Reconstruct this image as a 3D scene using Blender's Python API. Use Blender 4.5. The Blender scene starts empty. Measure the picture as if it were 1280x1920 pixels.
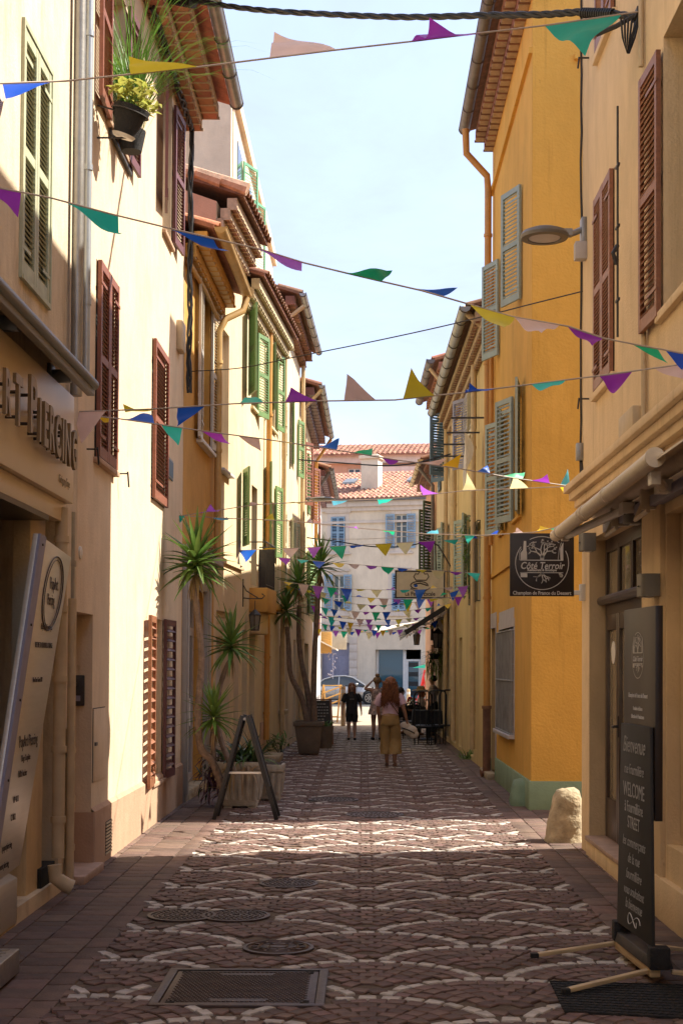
import bpy, bmesh, math, random
from mathutils import Vector, Matrix

R_ = random.Random(7)
SC = bpy.context.scene
COL = SC.collection
rad = math.radians
V = Vector

# ---------------------------------------------------------------- camera
F_PX, CX, HY, EYE = 2667.0, 680.0, 1250.0, 1.85
PITCH, ROLL = rad(1.6), rad(0.3)
CY = HY - F_PX * math.tan(PITCH)
_f = V((0, math.cos(PITCH), math.sin(PITCH)))
_u = V((0, -math.sin(PITCH), math.cos(PITCH)))
_r = V((1, 0, 0))
CR = _r * math.cos(ROLL) + _u * math.sin(ROLL)
CU = _u * math.cos(ROLL) - _r * math.sin(ROLL)
CF = _f
EYE_P = V((0, 0, EYE))
cam_d = bpy.data.cameras.new('camera')
cam = bpy.data.objects.new('camera', cam_d)
COL.objects.link(cam)
m = Matrix.Identity(4)
for i in range(3):
    m[i][0] = CR[i]; m[i][1] = CU[i]; m[i][2] = -CF[i]; m[i][3] = EYE_P[i]
cam.matrix_world = m
cam_d.sensor_fit = 'AUTO'
cam_d.sensor_width = 36.0
cam_d.lens = F_PX / 1920 * 36.0
cam_d.shift_x = (640 - CX) / 1920
cam_d.shift_y = (CY - 960) / 1920
cam_d.clip_start = 0.1
cam_d.clip_end = 6000
SC.camera = cam

# ---------------------------------------------------------------- sky, sun, exposure
TO_SUN = V((1.0, 0.18, 1.2)).normalized()
SUN_EL = math.asin(TO_SUN.z)
SUN_AZ = math.atan2(TO_SUN.x, TO_SUN.y)
world = bpy.data.worlds.new('World')
SC.world = world
world.use_nodes = True
wn, wl = world.node_tree.nodes, world.node_tree.links
wn.clear()
wo = wn.new('ShaderNodeOutputWorld')
bg = wn.new('ShaderNodeBackground'); bg.inputs[1].default_value = 0.15
sky = wn.new('ShaderNodeTexSky'); sky.sky_type = 'NISHITA'
sky.sun_disc = False
sky.sun_elevation = SUN_EL; sky.sun_rotation = SUN_AZ
sky.air_density = 1.0; sky.dust_density = 1.6; sky.ozone_density = 1.2
tc = wn.new('ShaderNodeTexCoord')
mp = wn.new('ShaderNodeMapping'); mp.inputs['Scale'].default_value = (1.3, 1.3, 2.6)
mp.inputs['Rotation'].default_value = (0.2, 0.35, 0.4)
nz = wn.new('ShaderNodeTexNoise'); nz.inputs['Scale'].default_value = 2.6
nz.inputs['Detail'].default_value = 8; nz.inputs['Roughness'].default_value = 0.62
nz.inputs['Distortion'].default_value = 0.4
rp = wn.new('ShaderNodeValToRGB')
rp.color_ramp.elements[0].position = 0.36; rp.color_ramp.elements[0].color = (0.66, 0.66, 0.66, 1)
rp.color_ramp.elements[1].position = 0.72; rp.color_ramp.elements[1].color = (0.97, 0.97, 0.97, 1)
mx = wn.new('ShaderNodeMixRGB'); mx.inputs['Color2'].default_value = (1.15, 1.27, 1.72, 1)
wl.new(tc.outputs['Generated'], mp.inputs['Vector'])
wl.new(mp.outputs[0], nz.inputs['Vector'])
wl.new(nz.outputs['Fac'], rp.inputs['Fac'])
wl.new(rp.outputs['Color'], mx.inputs['Fac'])
wl.new(sky.outputs[0], mx.inputs['Color1'])
wl.new(mx.outputs[0], bg.inputs[0])
wl.new(bg.outputs[0], wo.inputs[0])

sun_d = bpy.data.lights.new('sun', 'SUN')
sun_d.energy = 2.85; sun_d.angle = rad(0.5); sun_d.color = (1.0, 0.93, 0.80)
sun = bpy.data.objects.new('sun', sun_d); COL.objects.link(sun)
sun.rotation_euler = (-TO_SUN).to_track_quat('-Z', 'Y').to_euler()
sun.location = (20, 0, 30)
SC.view_settings.view_transform = 'Standard'
SC.view_settings.look = 'None'
SC.view_settings.exposure = 2.0
SC.view_settings.gamma = 1.0
SC.view_settings.use_curve_mapping = False
SC.render.engine = 'CYCLES'
SC.cycles.max_bounces = 8
SC.cycles.diffuse_bounces = 5
SC.cycles.caustics_reflective = False
SC.cycles.caustics_refractive = False

# ---------------------------------------------------------------- helpers
def ray(x, y):
    return CR * ((x - CX) / F_PX) - CU * ((y - CY) / F_PX) + CF

def at_y(x, y, Y):
    d = ray(x, y); return EYE_P + d * (Y / d.y)

def at_x(x, y, X):
    d = ray(x, y); return EYE_P + d * (X / d.x)

def at_z(x, y, Z=0.0):
    d = ray(x, y); return EYE_P + d * ((Z - EYE) / d.z)

def on_plane(x, y, a, b):
    """pixel ray meets the vertical plane through ground points a, b"""
    d = ray(x, y)
    n = V((b[1] - a[1], -(b[0] - a[0]), 0))
    t = n.dot(V((a[0], a[1], 0)) - EYE_P) / n.dot(d)
    return EYE_P + d * t

class MB:
    def __init__(s):
        s.v = []; s.f = []
    def add(s, vs, fs):
        o = len(s.v)
        s.v += [V(p) for p in vs]
        s.f += [tuple(i + o for i in f) for f in fs]
        return s
    def quad(s, a, b, c, d):
        return s.add([a, b, c, d], [(0, 1, 2, 3)])
    def hexa(s, p):
        return s.add(p, [(0, 3, 2, 1), (4, 5, 6, 7), (0, 1, 5, 4), (1, 2, 6, 5), (2, 3, 7, 6), (3, 0, 4, 7)])
    def box(s, c, d, M=None):
        x, y, z = d[0] / 2, d[1] / 2, d[2] / 2
        p = [V((-x, -y, -z)), V((x, -y, -z)), V((x, y, -z)), V((-x, y, -z)), V((-x, -y, z)), V((x, -y, z)), V((x, y, z)), V((-x, y, z))]
        c = V(c)
        if M is None:
            p = [q + c for q in p]
        else:
            p = [M @ (q + c) for q in p]
        return s.hexa(p)
    def box2(s, a, b, M=None):
        a, b = V(a), V(b)
        return s.box((a + b) / 2, [abs(t) for t in (b - a)], M)
    def beam(s, a, b, w, h, up=(0, 0, 1)):
        a, b = V(a), V(b); d = (b - a).normalized(); up = V(up)
        if abs(d.dot(up)) > .98: up = V((0, 1, 0))
        x = d.cross(up).normalized(); z = x.cross(d)
        x *= w / 2; z *= h / 2
        return s.hexa([a - x - z, a + x - z, b + x - z, b - x - z, a - x + z, a + x + z, b + x + z, b - x + z])
    def tube(s, pts, r, n=8, cap=True):
        pts = [V(p) for p in pts]; k = len(pts)
        rs = r if isinstance(r, (list, tuple)) else [r] * k
        o = len(s.v); prev = None
        for i, p in enumerate(pts):
            d = (pts[min(i + 1, k - 1)] - pts[max(i - 1, 0)])
            if d.length < 1e-9: d = V((0, 0, 1))
            d.normalize()
            if prev is None:
                a = V((0, 0, 1)) if abs(d.z) < .9 else V((1, 0, 0))
                x = d.cross(a).normalized()
            else:
                x = (prev - d * prev.dot(d)).normalized()
            prev = x; y = d.cross(x)
            for j in range(n):
                t = 2 * math.pi * j / n
                s.v.append(p + x * (math.cos(t) * rs[i]) + y * (math.sin(t) * rs[i]))
        for i in range(k - 1):
            for j in range(n):
                j2 = (j + 1) % n
                s.f.append((o + i * n + j, o + i * n + j2, o + (i + 1) * n + j2, o + (i + 1) * n + j))
        if cap:
            s.f.append(tuple(o + j for j in reversed(range(n))))
            s.f.append(tuple(o + (k - 1) * n + j for j in range(n)))
        return s
    def lathe(s, prof, c=(0, 0, 0), n=16, M=None, sq=False):
        c = V(c); o = len(s.v); k = len(prof)
        for r, z in prof:
            for j in range(n):
                t = 2 * math.pi * (j + .5) / n
                q = V((math.cos(t) * r, math.sin(t) * r, z))
                if sq:
                    mm = max(abs(math.cos(t)), abs(math.sin(t))); q.x /= mm ** .8; q.y /= mm ** .8
                q = q + c
                s.v.append(M @ q if M else q)
        for i in range(k - 1):
            for j in range(n):
                j2 = (j + 1) % n
                s.f.append((o + i * n + j, o + i * n + j2, o + (i + 1) * n + j2, o + (i + 1) * n + j))
        s.f.append(tuple(o + j for j in reversed(range(n))))
        s.f.append(tuple(o + (k - 1) * n + j for j in range(n)))
        return s
    def prism(s, poly, M, h):
        """2-D polygon in local xy, extruded h along local z"""
        n = len(poly)
        vs = [M @ V((p[0], p[1], 0)) for p in poly] + [M @ V((p[0], p[1], h)) for p in poly]
        fs = [tuple(reversed(range(n))), tuple(range(n, 2 * n))] + [(i, (i + 1) % n, n + (i + 1) % n, n + i) for i in range(n)]
        return s.add(vs, fs)
    def ball(s, c, r, nu=10, nv=7, sc=(1, 1, 1)):
        c = V(c); vs = []; fs = []
        for i in range(1, nv):
            ph = math.pi * i / nv
            for j in range(nu):
                t = 2 * math.pi * j / nu
                vs.append(c + V((r * math.sin(ph) * math.cos(t) * sc[0], r * math.sin(ph) * math.sin(t) * sc[1], r * math.cos(ph) * sc[2])))
        vs.append(c + V((0, 0, r * sc[2]))); vs.append(c - V((0, 0, r * sc[2])))
        T, B = len(vs) - 2, len(vs) - 1
        for i in range(nv - 2):
            for j in range(nu):
                j2 = (j + 1) % nu
                fs.append((i * nu + j, (i + 1) * nu + j, (i + 1) * nu + j2, i * nu + j2))
        for j in range(nu):
            j2 = (j + 1) % nu
            fs.append((T, j, j2)); fs.append((B, (nv - 2) * nu + j2, (nv - 2) * nu + j))
        return s.add(vs, fs)

def root_loc(o):
    l = V((0, 0, 0))
    while o is not None:
        l += o.location; o = o.parent
    return l

def mesh_of(name, mb, mat, off=V((0, 0, 0)), smooth=True, bev=0, ang=35):
    me = bpy.data.meshes.new(name)
    me.from_pydata([tuple(p - off) for p in mb.v], [], mb.f)
    if bev or True:
        bm = bmesh.new(); bm.from_mesh(me)
        if bev:
            bmesh.ops.remove_doubles(bm, verts=bm.verts, dist=1e-5)
        bmesh.ops.recalc_face_normals(bm, faces=bm.faces)
        if bev:
            es = [e for e in bm.edges if len(e.link_faces) == 2 and e.calc_face_angle(0) > rad(30)]
            bmesh.ops.bevel(bm, geom=es, offset=bev, segments=2, profile=.5, affect='EDGES', clamp_overlap=True)
        bm.to_mesh(me); bm.free()
    if mat: me.materials.append(mat)
    if smooth:
        me.polygons.foreach_set('use_smooth', [True] * len(me.polygons))
        me.set_sharp_from_angle(angle=rad(ang))
    me.update()
    return me

def link(name, me, parent=None):
    o = bpy.data.objects.new(name, me); COL.objects.link(o)
    if parent: o.parent = parent
    return o

def obj(name, mb, mat, parent=None, bev=0, smooth=True, ang=35):
    """mesh given in world coordinates, linked under parent"""
    off = root_loc(parent)
    return link(name, mesh_of(name, mb, mat, off, smooth, bev, ang), parent)

def thing(name, label, cat, loc=(0, 0, 0), group=None):
    o = bpy.data.objects.new(name, None); COL.objects.link(o)
    o.location = loc; o.empty_display_size = .2
    tag(o, label, cat, group)
    return o

def tag(o, label, cat, group=None):
    o['label'] = label; o['category'] = cat
    if group: o['group'] = group
    return o

def solo(name, mb, mat, label, cat, group=None, loc=None, **k):
    """a thing that is one mesh, its origin at its base"""
    if loc is None:
        n = len(mb.v); loc = V((sum(p.x for p in mb.v) / n, sum(p.y for p in mb.v) / n, min(p.z for p in mb.v)))
    o = link(name, mesh_of(name, mb, mat, V(loc), **k)); o.location = loc
    return tag(o, label, cat, group)

def struct(name, mb, mat, kind='structure', parent=None, **k):
    o = obj(name, mb, mat, parent, **k); o['kind'] = kind; return o

def frame(o, x, y, z=None):
    """matrix with columns x, y, x^y and origin o"""
    x = V(x).normalized(); y = V(y).normalized(); z = x.cross(y)
    M = Matrix.Identity(4)
    for i in range(3):
        M[i][0] = x[i]; M[i][1] = y[i]; M[i][2] = z[i]; M[i][3] = o[i]
    return M

def text_mb(s, size, M, ext=.002, shear=0, sx=1.0, bold=0, align='CENTER', sp=1.0):
    cu = bpy.data.curves.new('lettering', 'FONT'); cu.body = s; cu.size = size; cu.shear = shear
    cu.extrude = ext; cu.align_x = align; cu.align_y = 'CENTER'; cu.offset = bold; cu.resolution_u = 3; cu.space_character = sp
    o = bpy.data.objects.new('lettering', cu)
    me = bpy.data.meshes.new_from_object(o)
    mb = MB(); mb.add([M @ V((v.co.x * sx, v.co.y, v.co.z)) for v in me.vertices], [tuple(p.vertices) for p in me.polygons])
    bpy.data.objects.remove(o); bpy.data.curves.remove(cu); bpy.data.meshes.remove(me)
    return mb

# ---------------------------------------------------------------- materials
def _nt(name):
    mt = bpy.data.materials.new(name); mt.use_nodes = True
    nt = mt.node_tree
    return mt, nt.nodes, nt.links, nt.nodes['Principled BSDF']

def mat(name, col, rough=.7, var=.12, scale=6, bump=.0, bscale=60, metal=0, spec=.5, coat=0, island=0, dirt=0, dcol=(.12, .09, .06), dscale=1.2, stretch=1.0, trans=0, bdist=.02):
    mt, n, l, b = _nt(name)
    b.inputs['Roughness'].default_value = rough; b.inputs['Metallic'].default_value = metal
    b.inputs['Specular IOR Level'].default_value = spec
    b.inputs['Coat Weight'].default_value = coat
    tc = n.new('ShaderNodeTexCoord')
    mp = n.new('ShaderNodeMapping'); mp.inputs['Scale'].default_value = (1, 1, 1 / stretch)
    l.new(tc.outputs['Object'], mp.inputs[0])
    nz = n.new('ShaderNodeTexNoise'); nz.inputs['Scale'].default_value = scale; nz.inputs['Detail'].default_value = 6; nz.inputs['Roughness'].default_value = .6
    l.new(mp.outputs[0], nz.inputs['Vector'])
    rp = n.new('ShaderNodeValToRGB'); e = rp.color_ramp.elements
    lo = [c * (1 - var * 1.3) for c in col]; hi = [min(1, c * (1 + var)) for c in col]
    e[0].position = .3; e[0].color = (*lo, 1); e[1].position = .7; e[1].color = (*hi, 1)
    l.new(nz.outputs['Fac'], rp.inputs['Fac'])
    out = rp.outputs['Color']
    if island:
        g = n.new('ShaderNodeNewGeometry'); oi = n.new('ShaderNodeObjectInfo')
        ad = n.new('ShaderNodeMath'); ad.operation = 'ADD'
        l.new(g.outputs['Random Per Island'], ad.inputs[0]); l.new(oi.outputs['Random'], ad.inputs[1])
        fr = n.new('ShaderNodeMath'); fr.operation = 'FRACT'; l.new(ad.outputs[0], fr.inputs[0])
        mr = n.new('ShaderNodeMapRange'); mr.inputs['To Min'].default_value = 1 - island; mr.inputs['To Max'].default_value = 1 + island
        l.new(fr.outputs[0], mr.inputs['Value'])
        hs = n.new('ShaderNodeHueSaturation'); l.new(out, hs.inputs['Color']); l.new(mr.outputs[0], hs.inputs['Value'])
        mr2 = n.new('ShaderNodeMapRange'); mr2.inputs['To Min'].default_value = .5 - island * .04; mr2.inputs['To Max'].default_value = .5 + island * .04
        fr2 = n.new('ShaderNodeMath'); fr2.operation = 'FRACT'
        mu = n.new('ShaderNodeMath'); mu.operation = 'MULTIPLY'; mu.inputs[1].default_value = 7.31
        l.new(fr.outputs[0], mu.inputs[0]); l.new(mu.outputs[0], fr2.inputs[0]); l.new(fr2.outputs[0], mr2.inputs['Value'])
        l.new(mr2.outputs[0], hs.inputs['Hue'])
        out = hs.outputs['Color']
    if dirt:
        mp2 = n.new('ShaderNodeMapping'); mp2.inputs['Scale'].default_value = (dscale, dscale, dscale * .28)
        l.new(tc.outputs['Object'], mp2.inputs[0])
        d = n.new('ShaderNodeTexNoise'); d.inputs['Scale'].default_value = 1.6; d.inputs['Detail'].default_value = 9; d.inputs['Roughness'].default_value = .7
        l.new(mp2.outputs[0], d.inputs['Vector'])
        dr = n.new('ShaderNodeValToRGB'); dr.color_ramp.elements[0].position = .5; dr.color_ramp.elements[0].color = (0, 0, 0, 1)
        dr.color_ramp.elements[1].position = .78; dr.color_ramp.elements[1].color = (dirt, dirt, dirt, 1)
        l.new(d.outputs['Fac'], dr.inputs['Fac'])
        mx = n.new('ShaderNodeMixRGB'); mx.inputs['Color2'].default_value = (*dcol, 1)
        l.new(dr.outputs['Color'], mx.inputs['Fac']); l.new(out, mx.inputs['Color1'])
        out = mx.outputs[0]
    l.new(out, b.inputs['Base Color'])
    if bump:
        bn = n.new('ShaderNodeTexNoise'); bn.inputs['Scale'].default_value = bscale; bn.inputs['Detail'].default_value = 4
        l.new(tc.outputs['Object'], bn.inputs['Vector'])
        bp = n.new('ShaderNodeBump'); bp.inputs['Strength'].default_value = bump; bp.inputs['Distance'].default_value = bdist
        l.new(bn.outputs['Fac'], bp.inputs['Height']); l.new(bp.outputs[0], b.inputs['Normal'])
    return mt

def stucco(name, col, **k):
    mt = stucco0(name, col, **k)
    n, l = mt.node_tree.nodes, mt.node_tree.links; b = n['Principled BSDF']
    src = b.inputs['Base Color'].links[0].from_socket
    tc = n.new('ShaderNodeTexCoord')
    def layer(src, sc, det, lo, hi, amt, colr):
        mp = n.new('ShaderNodeMapping'); mp.inputs['Scale'].default_value = sc; l.new(tc.outputs['Object'], mp.inputs[0])
        z = n.new('ShaderNodeTexNoise'); z.inputs['Scale'].default_value = 1; z.inputs['Detail'].default_value = det; z.inputs['Roughness'].default_value = .68; z.inputs['Distortion'].default_value = .35
        l.new(mp.outputs[0], z.inputs['Vector'])
        r = n.new('ShaderNodeMapRange'); r.inputs['From Min'].default_value = lo; r.inputs['From Max'].default_value = hi; r.inputs['To Max'].default_value = amt; r.clamp = True
        l.new(z.outputs['Fac'], r.inputs['Value'])
        m = n.new('ShaderNodeMixRGB'); m.inputs['Color2'].default_value = (*colr, 1); l.new(r.outputs[0], m.inputs['Fac']); l.new(src, m.inputs['Color1'])
        return m.outputs[0]
    c1 = tuple(c * .72 for c in col); c2 = tuple(min(1, c * 1.14 + .02) for c in col); c3 = tuple(c * q for c, q in zip(col, (.5, .46, .42)))
    src = layer(src, (.55, .55, .45), 7, .46, .68, .6, c1)
    src = layer(src, (1.1, 1.1, .8), 8, .55, .75, .55, c2)
    src = layer(src, (7, 7, .35), 5, .57, .78, .55, c3)
    src = layer(src, (16, 16, 9), 4, .66, .80, .55, c3)
    l.new(src, b.inputs['Base Color'])
    # trowel waves under the fine grain
    bp0 = [q for q in n if q.type == 'BUMP']
    z = n.new('ShaderNodeTexNoise'); z.inputs['Scale'].default_value = 2.6; z.inputs['Detail'].default_value = 3; l.new(tc.outputs['Object'], z.inputs['Vector'])
    bp = n.new('ShaderNodeBump'); bp.inputs['Strength'].default_value = .5; bp.inputs['Distance'].default_value = .03; l.new(z.outputs['Fac'], bp.inputs['Height'])
    if bp0: l.new(bp.outputs[0], bp0[0].inputs['Normal'])
    return mt

def stucco0(name, col, var=.07, bump=.35, dirt=.35, dcol=None, scale=3, bscale=45, dscale=1.0):
    return mat(name, col, .92, var, scale, bump, bscale, spec=.2, dirt=dirt, dcol=dcol or tuple(c * .55 for c in col), dscale=dscale, stretch=2.2, bdist=.012)

def glass(name, col=(.03, .035, .035), rough=.03):
    mt, n, l, b = _nt(name)
    b.inputs['Base Color'].default_value = (*col, 1); b.inputs['Roughness'].default_value = rough
    b.inputs['Specular IOR Level'].default_value = .8
    tc = n.new('ShaderNodeTexCoord'); nz = n.new('ShaderNodeTexNoise'); nz.inputs['Scale'].default_value = 1.3
    l.new(tc.outputs['Object'], nz.inputs['Vector'])
    bp = n.new('ShaderNodeBump'); bp.inputs['Strength'].default_value = .06; bp.inputs['Distance'].default_value = .05
    l.new(nz.outputs['Fac'], bp.inputs['Height']); l.new(bp.outputs[0], b.inputs['Normal'])
    return mt

def cloth(name, col, tr=.35, var=.08):
    """thin plastic film or leaf: some light comes through"""
    mt, n, l, b = _nt(name)
    b.inputs['Base Color'].default_value = (*col, 1); b.inputs['Roughness'].default_value = .45
    t = n.new('ShaderNodeBsdfTranslucent'); t.inputs[0].default_value = (*col, 1)
    mx = n.new('ShaderNodeMixShader'); mx.inputs[0].default_value = tr
    tc = n.new('ShaderNodeTexCoord'); nz = n.new('ShaderNodeTexNoise'); nz.inputs['Scale'].default_value = 9
    l.new(tc.outputs['Object'], nz.inputs['Vector'])
    hs = n.new('ShaderNodeHueSaturation'); hs.inputs['Color'].default_value = (*col, 1)
    mr = n.new('ShaderNodeMapRange'); mr.inputs['To Min'].default_value = 1 - var * 2; mr.inputs['To Max'].default_value = 1 + var * 2
    l.new(nz.outputs['Fac'], mr.inputs['Value']); l.new(mr.outputs[0], hs.inputs['Value'])
    l.new(hs.outputs[0], b.inputs['Base Color']); l.new(hs.outputs[0], t.inputs[0])
    oi = n.new('ShaderNodeObjectInfo'); m2 = n.new('ShaderNodeMapRange'); m2.inputs['To Min'].default_value = 1 - var * 1.6; m2.inputs['To Max'].default_value = 1 + var * 1.6; l.new(oi.outputs['Random'], m2.inputs['Value'])
    m3 = n.new('ShaderNodeMath'); m3.operation = 'MULTIPLY'; l.new(mr.outputs[0], m3.inputs[0]); l.new(m2.outputs[0], m3.inputs[1]); l.new(m3.outputs[0], hs.inputs['Value'])
    m4 = n.new('ShaderNodeMapRange'); m4.inputs['To Min'].default_value = .5 - var * .14; m4.inputs['To Max'].default_value = .5 + var * .14; l.new(oi.outputs['Random'], m4.inputs['Value']); l.new(m4.outputs[0], hs.inputs['Hue'])
    o = n['Material Output']
    l.new(b.outputs[0], mx.inputs[1]); l.new(t.outputs[0], mx.inputs[2]); l.new(mx.outputs[0], o.inputs[0])
    return mt

M_ = dict(
    cream=stucco('cream_render', (.70, .545, .375), dirt=.2),
    cream_plinth=stucco('tan_plinth', (.46, .30, .20), dirt=.2),
    worn=stucco('worn_cream_render', (.68, .56, .40), var=.15, dirt=.75, dcol=(.30, .21, .12), dscale=2.2),
    ochre=stucco('ochre_render', (.58, .32, .09), dirt=.3, bscale=30),
    yellow=stucco('yellow_render', (.72, .405, .085), var=.05, bump=.8, dirt=.12, dcol=(.42, .2, .03), bscale=32),
    yellow_side=stucco('yellow_wall_render', (.72, .41, .09), var=.05, bump=.35, dirt=.25, dcol=(.42, .2, .03), bscale=45),
    cream2=stucco('warm_cream_render', (.70, .54, .34), dirt=.3),
    cream3=stucco('pale_yellow_render', (.72, .58, .36), dirt=.3),
    cream4=stucco('beige_render', (.68, .55, .38), dirt=.35, dscale=1.6),
    butter=stucco('butter_render', (.68, .52, .26), dirt=.4, dscale=1.7),
    r1=stucco('sand_render', (.70, .53, .32), dirt=.22, bump=.5),
    pink=stucco('pink_render', (.58, .34, .22), dirt=.2),
    beige=stucco('apartment_beige', (.74, .60, .44), dirt=.12),
    farwall=stucco('pale_cream_wall', (.74, .62, .47), dirt=.15, bump=.2),
    fartrim=stucco('pale_trim', (.66, .56, .47), dirt=.1, bump=.1),
    white=mat('white_paint', (.68, .66, .62), .5, .06),
    lav=mat('lavender_white_paint', (.50, .47, .47), .6, .08, dirt=.3),
    greypaint=mat('grey_shopfront_paint', (.36, .33, .30), .55, .06),
    green_plinth=stucco('sage_plinth', (.27, .37, .25), var=.12, dirt=.4),
    terra=mat('terracotta', (.40, .16, .085), .85, .25, 8, .3, 50, island=.3, dirt=.4, dcol=(.16, .10, .07), dscale=3),
    terra_d=mat('brown_clay', (.26, .12, .07), .85, .25, 8, .3, 50, island=.3, dirt=.5, dcol=(.09, .06, .04), dscale=3),
    terra_p=mat('pale_terracotta', (.55, .33, .21), .85, .25, 8, .3, 50, dirt=.4, dcol=(.25, .16, .10), dscale=3),  # lighter terracotta for the verge tiles, its own clay colour
    terra_far=mat('red_roof_clay', (.38, .185, .12), .85, .25, 3, .2, 40, island=.35),
    mortar=mat('lime_mortar', (.50, .37, .24), .95, .18, 12, .4, 60, dirt=.4),
    genoise_p=mat('painted_eave', (.50, .40, .24), .85, .12, 10, .3, 60, dirt=.4),
    zinc=mat('zinc', (.34, .34, .33), .42, .16, 5, .05, 30, metal=.75, dirt=.5, dcol=(.22, .17, .11), dscale=2.5),
    zinc_d=mat('dark_zinc', (.17, .15, .14), .5, .2, 5, metal=.5, dirt=.4),
    galva=mat('galvanised_pipe', (.42, .47, .52), .38, .1, 5, metal=.6),
    redwood=mat('red_brown_paint', (.23, .08, .048), .5, .14, 9, .12, 40, dirt=.3, dcol=(.10, .05, .04), dscale=3, stretch=.4),
    brownwood=mat('varnished_brown', (.27, .11, .055), .45, .16, 9, .12, 40, stretch=.3),
    darkred=mat('dark_red_paint', (.13, .045, .045), .5, .12, 9),
    sage=mat('sage_paint', (.32, .39, .34), .55, .08, 6, dirt=.2),
    palegreen=mat('faded_green_paint', (.42, .44, .30), .6, .12, 9, dirt=.55, dcol=(.30, .22, .13), dscale=3),
    green=mat('green_paint', (.15, .25, .095), .5, .1, 6),
    dgreen=mat('dark_green_paint', (.03, .075, .035), .5, .1, 6),
    mint=mat('mint_green_paint', (.13, .33, .19), .5, .1, 6),
    blue=mat('blue_shutter_paint', (.24, .36, .47), .55, .08, 6),
    dblue=mat('slate_blue_paint', (.10, .17, .24), .55, .08, 6),
    lavblue=mat('lavender_shutter_paint', (.26, .25, .33), .6, .08, 6),
    creamwood=mat('cream_paint', (.58, .50, .36), .55, .08, 6, dirt=.2),
    whitewood=mat('off_white_paint', (.60, .56, .48), .55, .06, 6, dirt=.2),
    black=mat('black_paint', (.012, .012, .013), .45, .2),
    rubber=mat('black_rubber', (.015, .014, .014), .8, .3, 20, .5, 90),
    iron=mat('dark_iron', (.035, .03, .028), .6, .3, 20),
    dark=mat('dark_interior', (.012, .011, .010), .9, .2),
    bronze=mat('dark_bronze_frame', (.075, .052, .04), .4, .15, metal=.3),
    glass=glass('window_glass'),
    glass_l=glass('net_curtain_glass', (.20, .19, .17), .12),
    glass_d=glass('door_glass', (.24, .20, .14), .04),
    glass_b=glass('blue_shop_glass', (.04, .10, .13), .06),
    stone=mat('pale_stone', (.42, .34, .22), .9, .3, 7, .8, 18, dirt=.5, dcol=(.2, .14, .08), dscale=3, bdist=.03),
    step=mat('pink_stone_step', (.40, .27, .20), .7, .15, 8, .2),
    grey_lamp=mat('grey_metal', (.15, .14, .125), .45, .08),
    steel=mat('brushed_steel', (.64, .59, .50), .3, .06, 4, metal=.35, stretch=.1),
    alu=mat('aluminium', (.45, .43, .40), .35, .15, 20, metal=.9),
    fascia=mat('champagne_metal_panel', (.72, .57, .38), .36, .04, 2, metal=.1),
    brass=mat('bronze_letters', (.26, .19, .11), .35, .1, metal=.6),
    awn=mat('grey_awning', (.28, .25, .22), .8, .1, 20),
    awnw=mat('cream_awning', (.66, .58, .46), .6, .06, 20),
    conduit=mat('cream_conduit', (.52, .40, .25), .6, .1),
    pipe_y=mat('ochre_pipe', (.52, .33, .12), .55, .12, dirt=.35),
    pipe_c=mat('cream_pipe', (.58, .42, .22), .55, .12, dirt=.4),
    pipe_o=mat('orange_pipe', (.55, .27, .06), .55, .1, dirt=.3),
    wire=mat('pale_cord', (.45, .38, .33), .8, .1),
    wood=mat('pale_wood', (.55, .40, .22), .6, .2, 5, .1, 30, stretch=.1),
    wood_o=mat('orange_wood', (.55, .30, .08), .6, .15, 5, stretch=.2),
    chalkb=mat('chalkboard', (.028, .027, .026), .75, .3, 3, dirt=.25, dcol=(.07, .065, .06), dscale=2),
    signb=mat('sign_black', (.022, .014, .012), .45, .1),
    chalk_s=mat('smudged_chalk', (.40, .39, .37), .9, .25, 30),
    chalk=mat('white_lettering', (.62, .60, .56), .8, .1),
    ink=mat('dark_lettering', (.05, .035, .03), .6, .1),
)
# ---------------------------------------------------------------- facades
class Fac:
    def __init__(s, a, b, left=True):
        s.o = V((a[0], a[1], 0)); e = V((b[0], b[1], 0)) - s.o
        s.L = e.length; s.d = e.normalized()
        s.n = V((s.d.y, -s.d.x, 0)) if left else V((-s.d.y, s.d.x, 0))
        s.left = left; s.a = a; s.b = b
    def p(s, u, v, k=0.0):
        return s.o + s.d * u + s.n * k + V((0, 0, v))
    def hit(s, x, y, k=0.0):
        d = ray(x, y); o = s.o + s.n * k
        t = s.n.dot(o - EYE_P) / s.n.dot(d)
        q = EYE_P + d * t
        return (q - s.o).dot(s.d), q.z
    def rect(s, xl, xr, yt, yb, k=0.0):
        ym = (yt + yb) / 2; xm = (xl + xr) / 2
        u0 = s.hit(xl, ym, k)[0]; u1 = s.hit(xr, ym, k)[0]
        if u0 > u1: u0, u1 = u1, u0
        return [u0, u1, s.hit(xm, yb, k)[1], s.hit(xm, yt, k)[1]]
    def box(s, mb, u0, u1, v0, v1, k0, k1):
        ps = [s.p(u0, v0, k0), s.p(u1, v0, k0), s.p(u1, v0, k1), s.p(u0, v0, k1), s.p(u0, v1, k0), s.p(u1, v1, k0), s.p(u1, v1, k1), s.p(u0, v1, k1)]
        return mb.hexa(ps)

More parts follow.
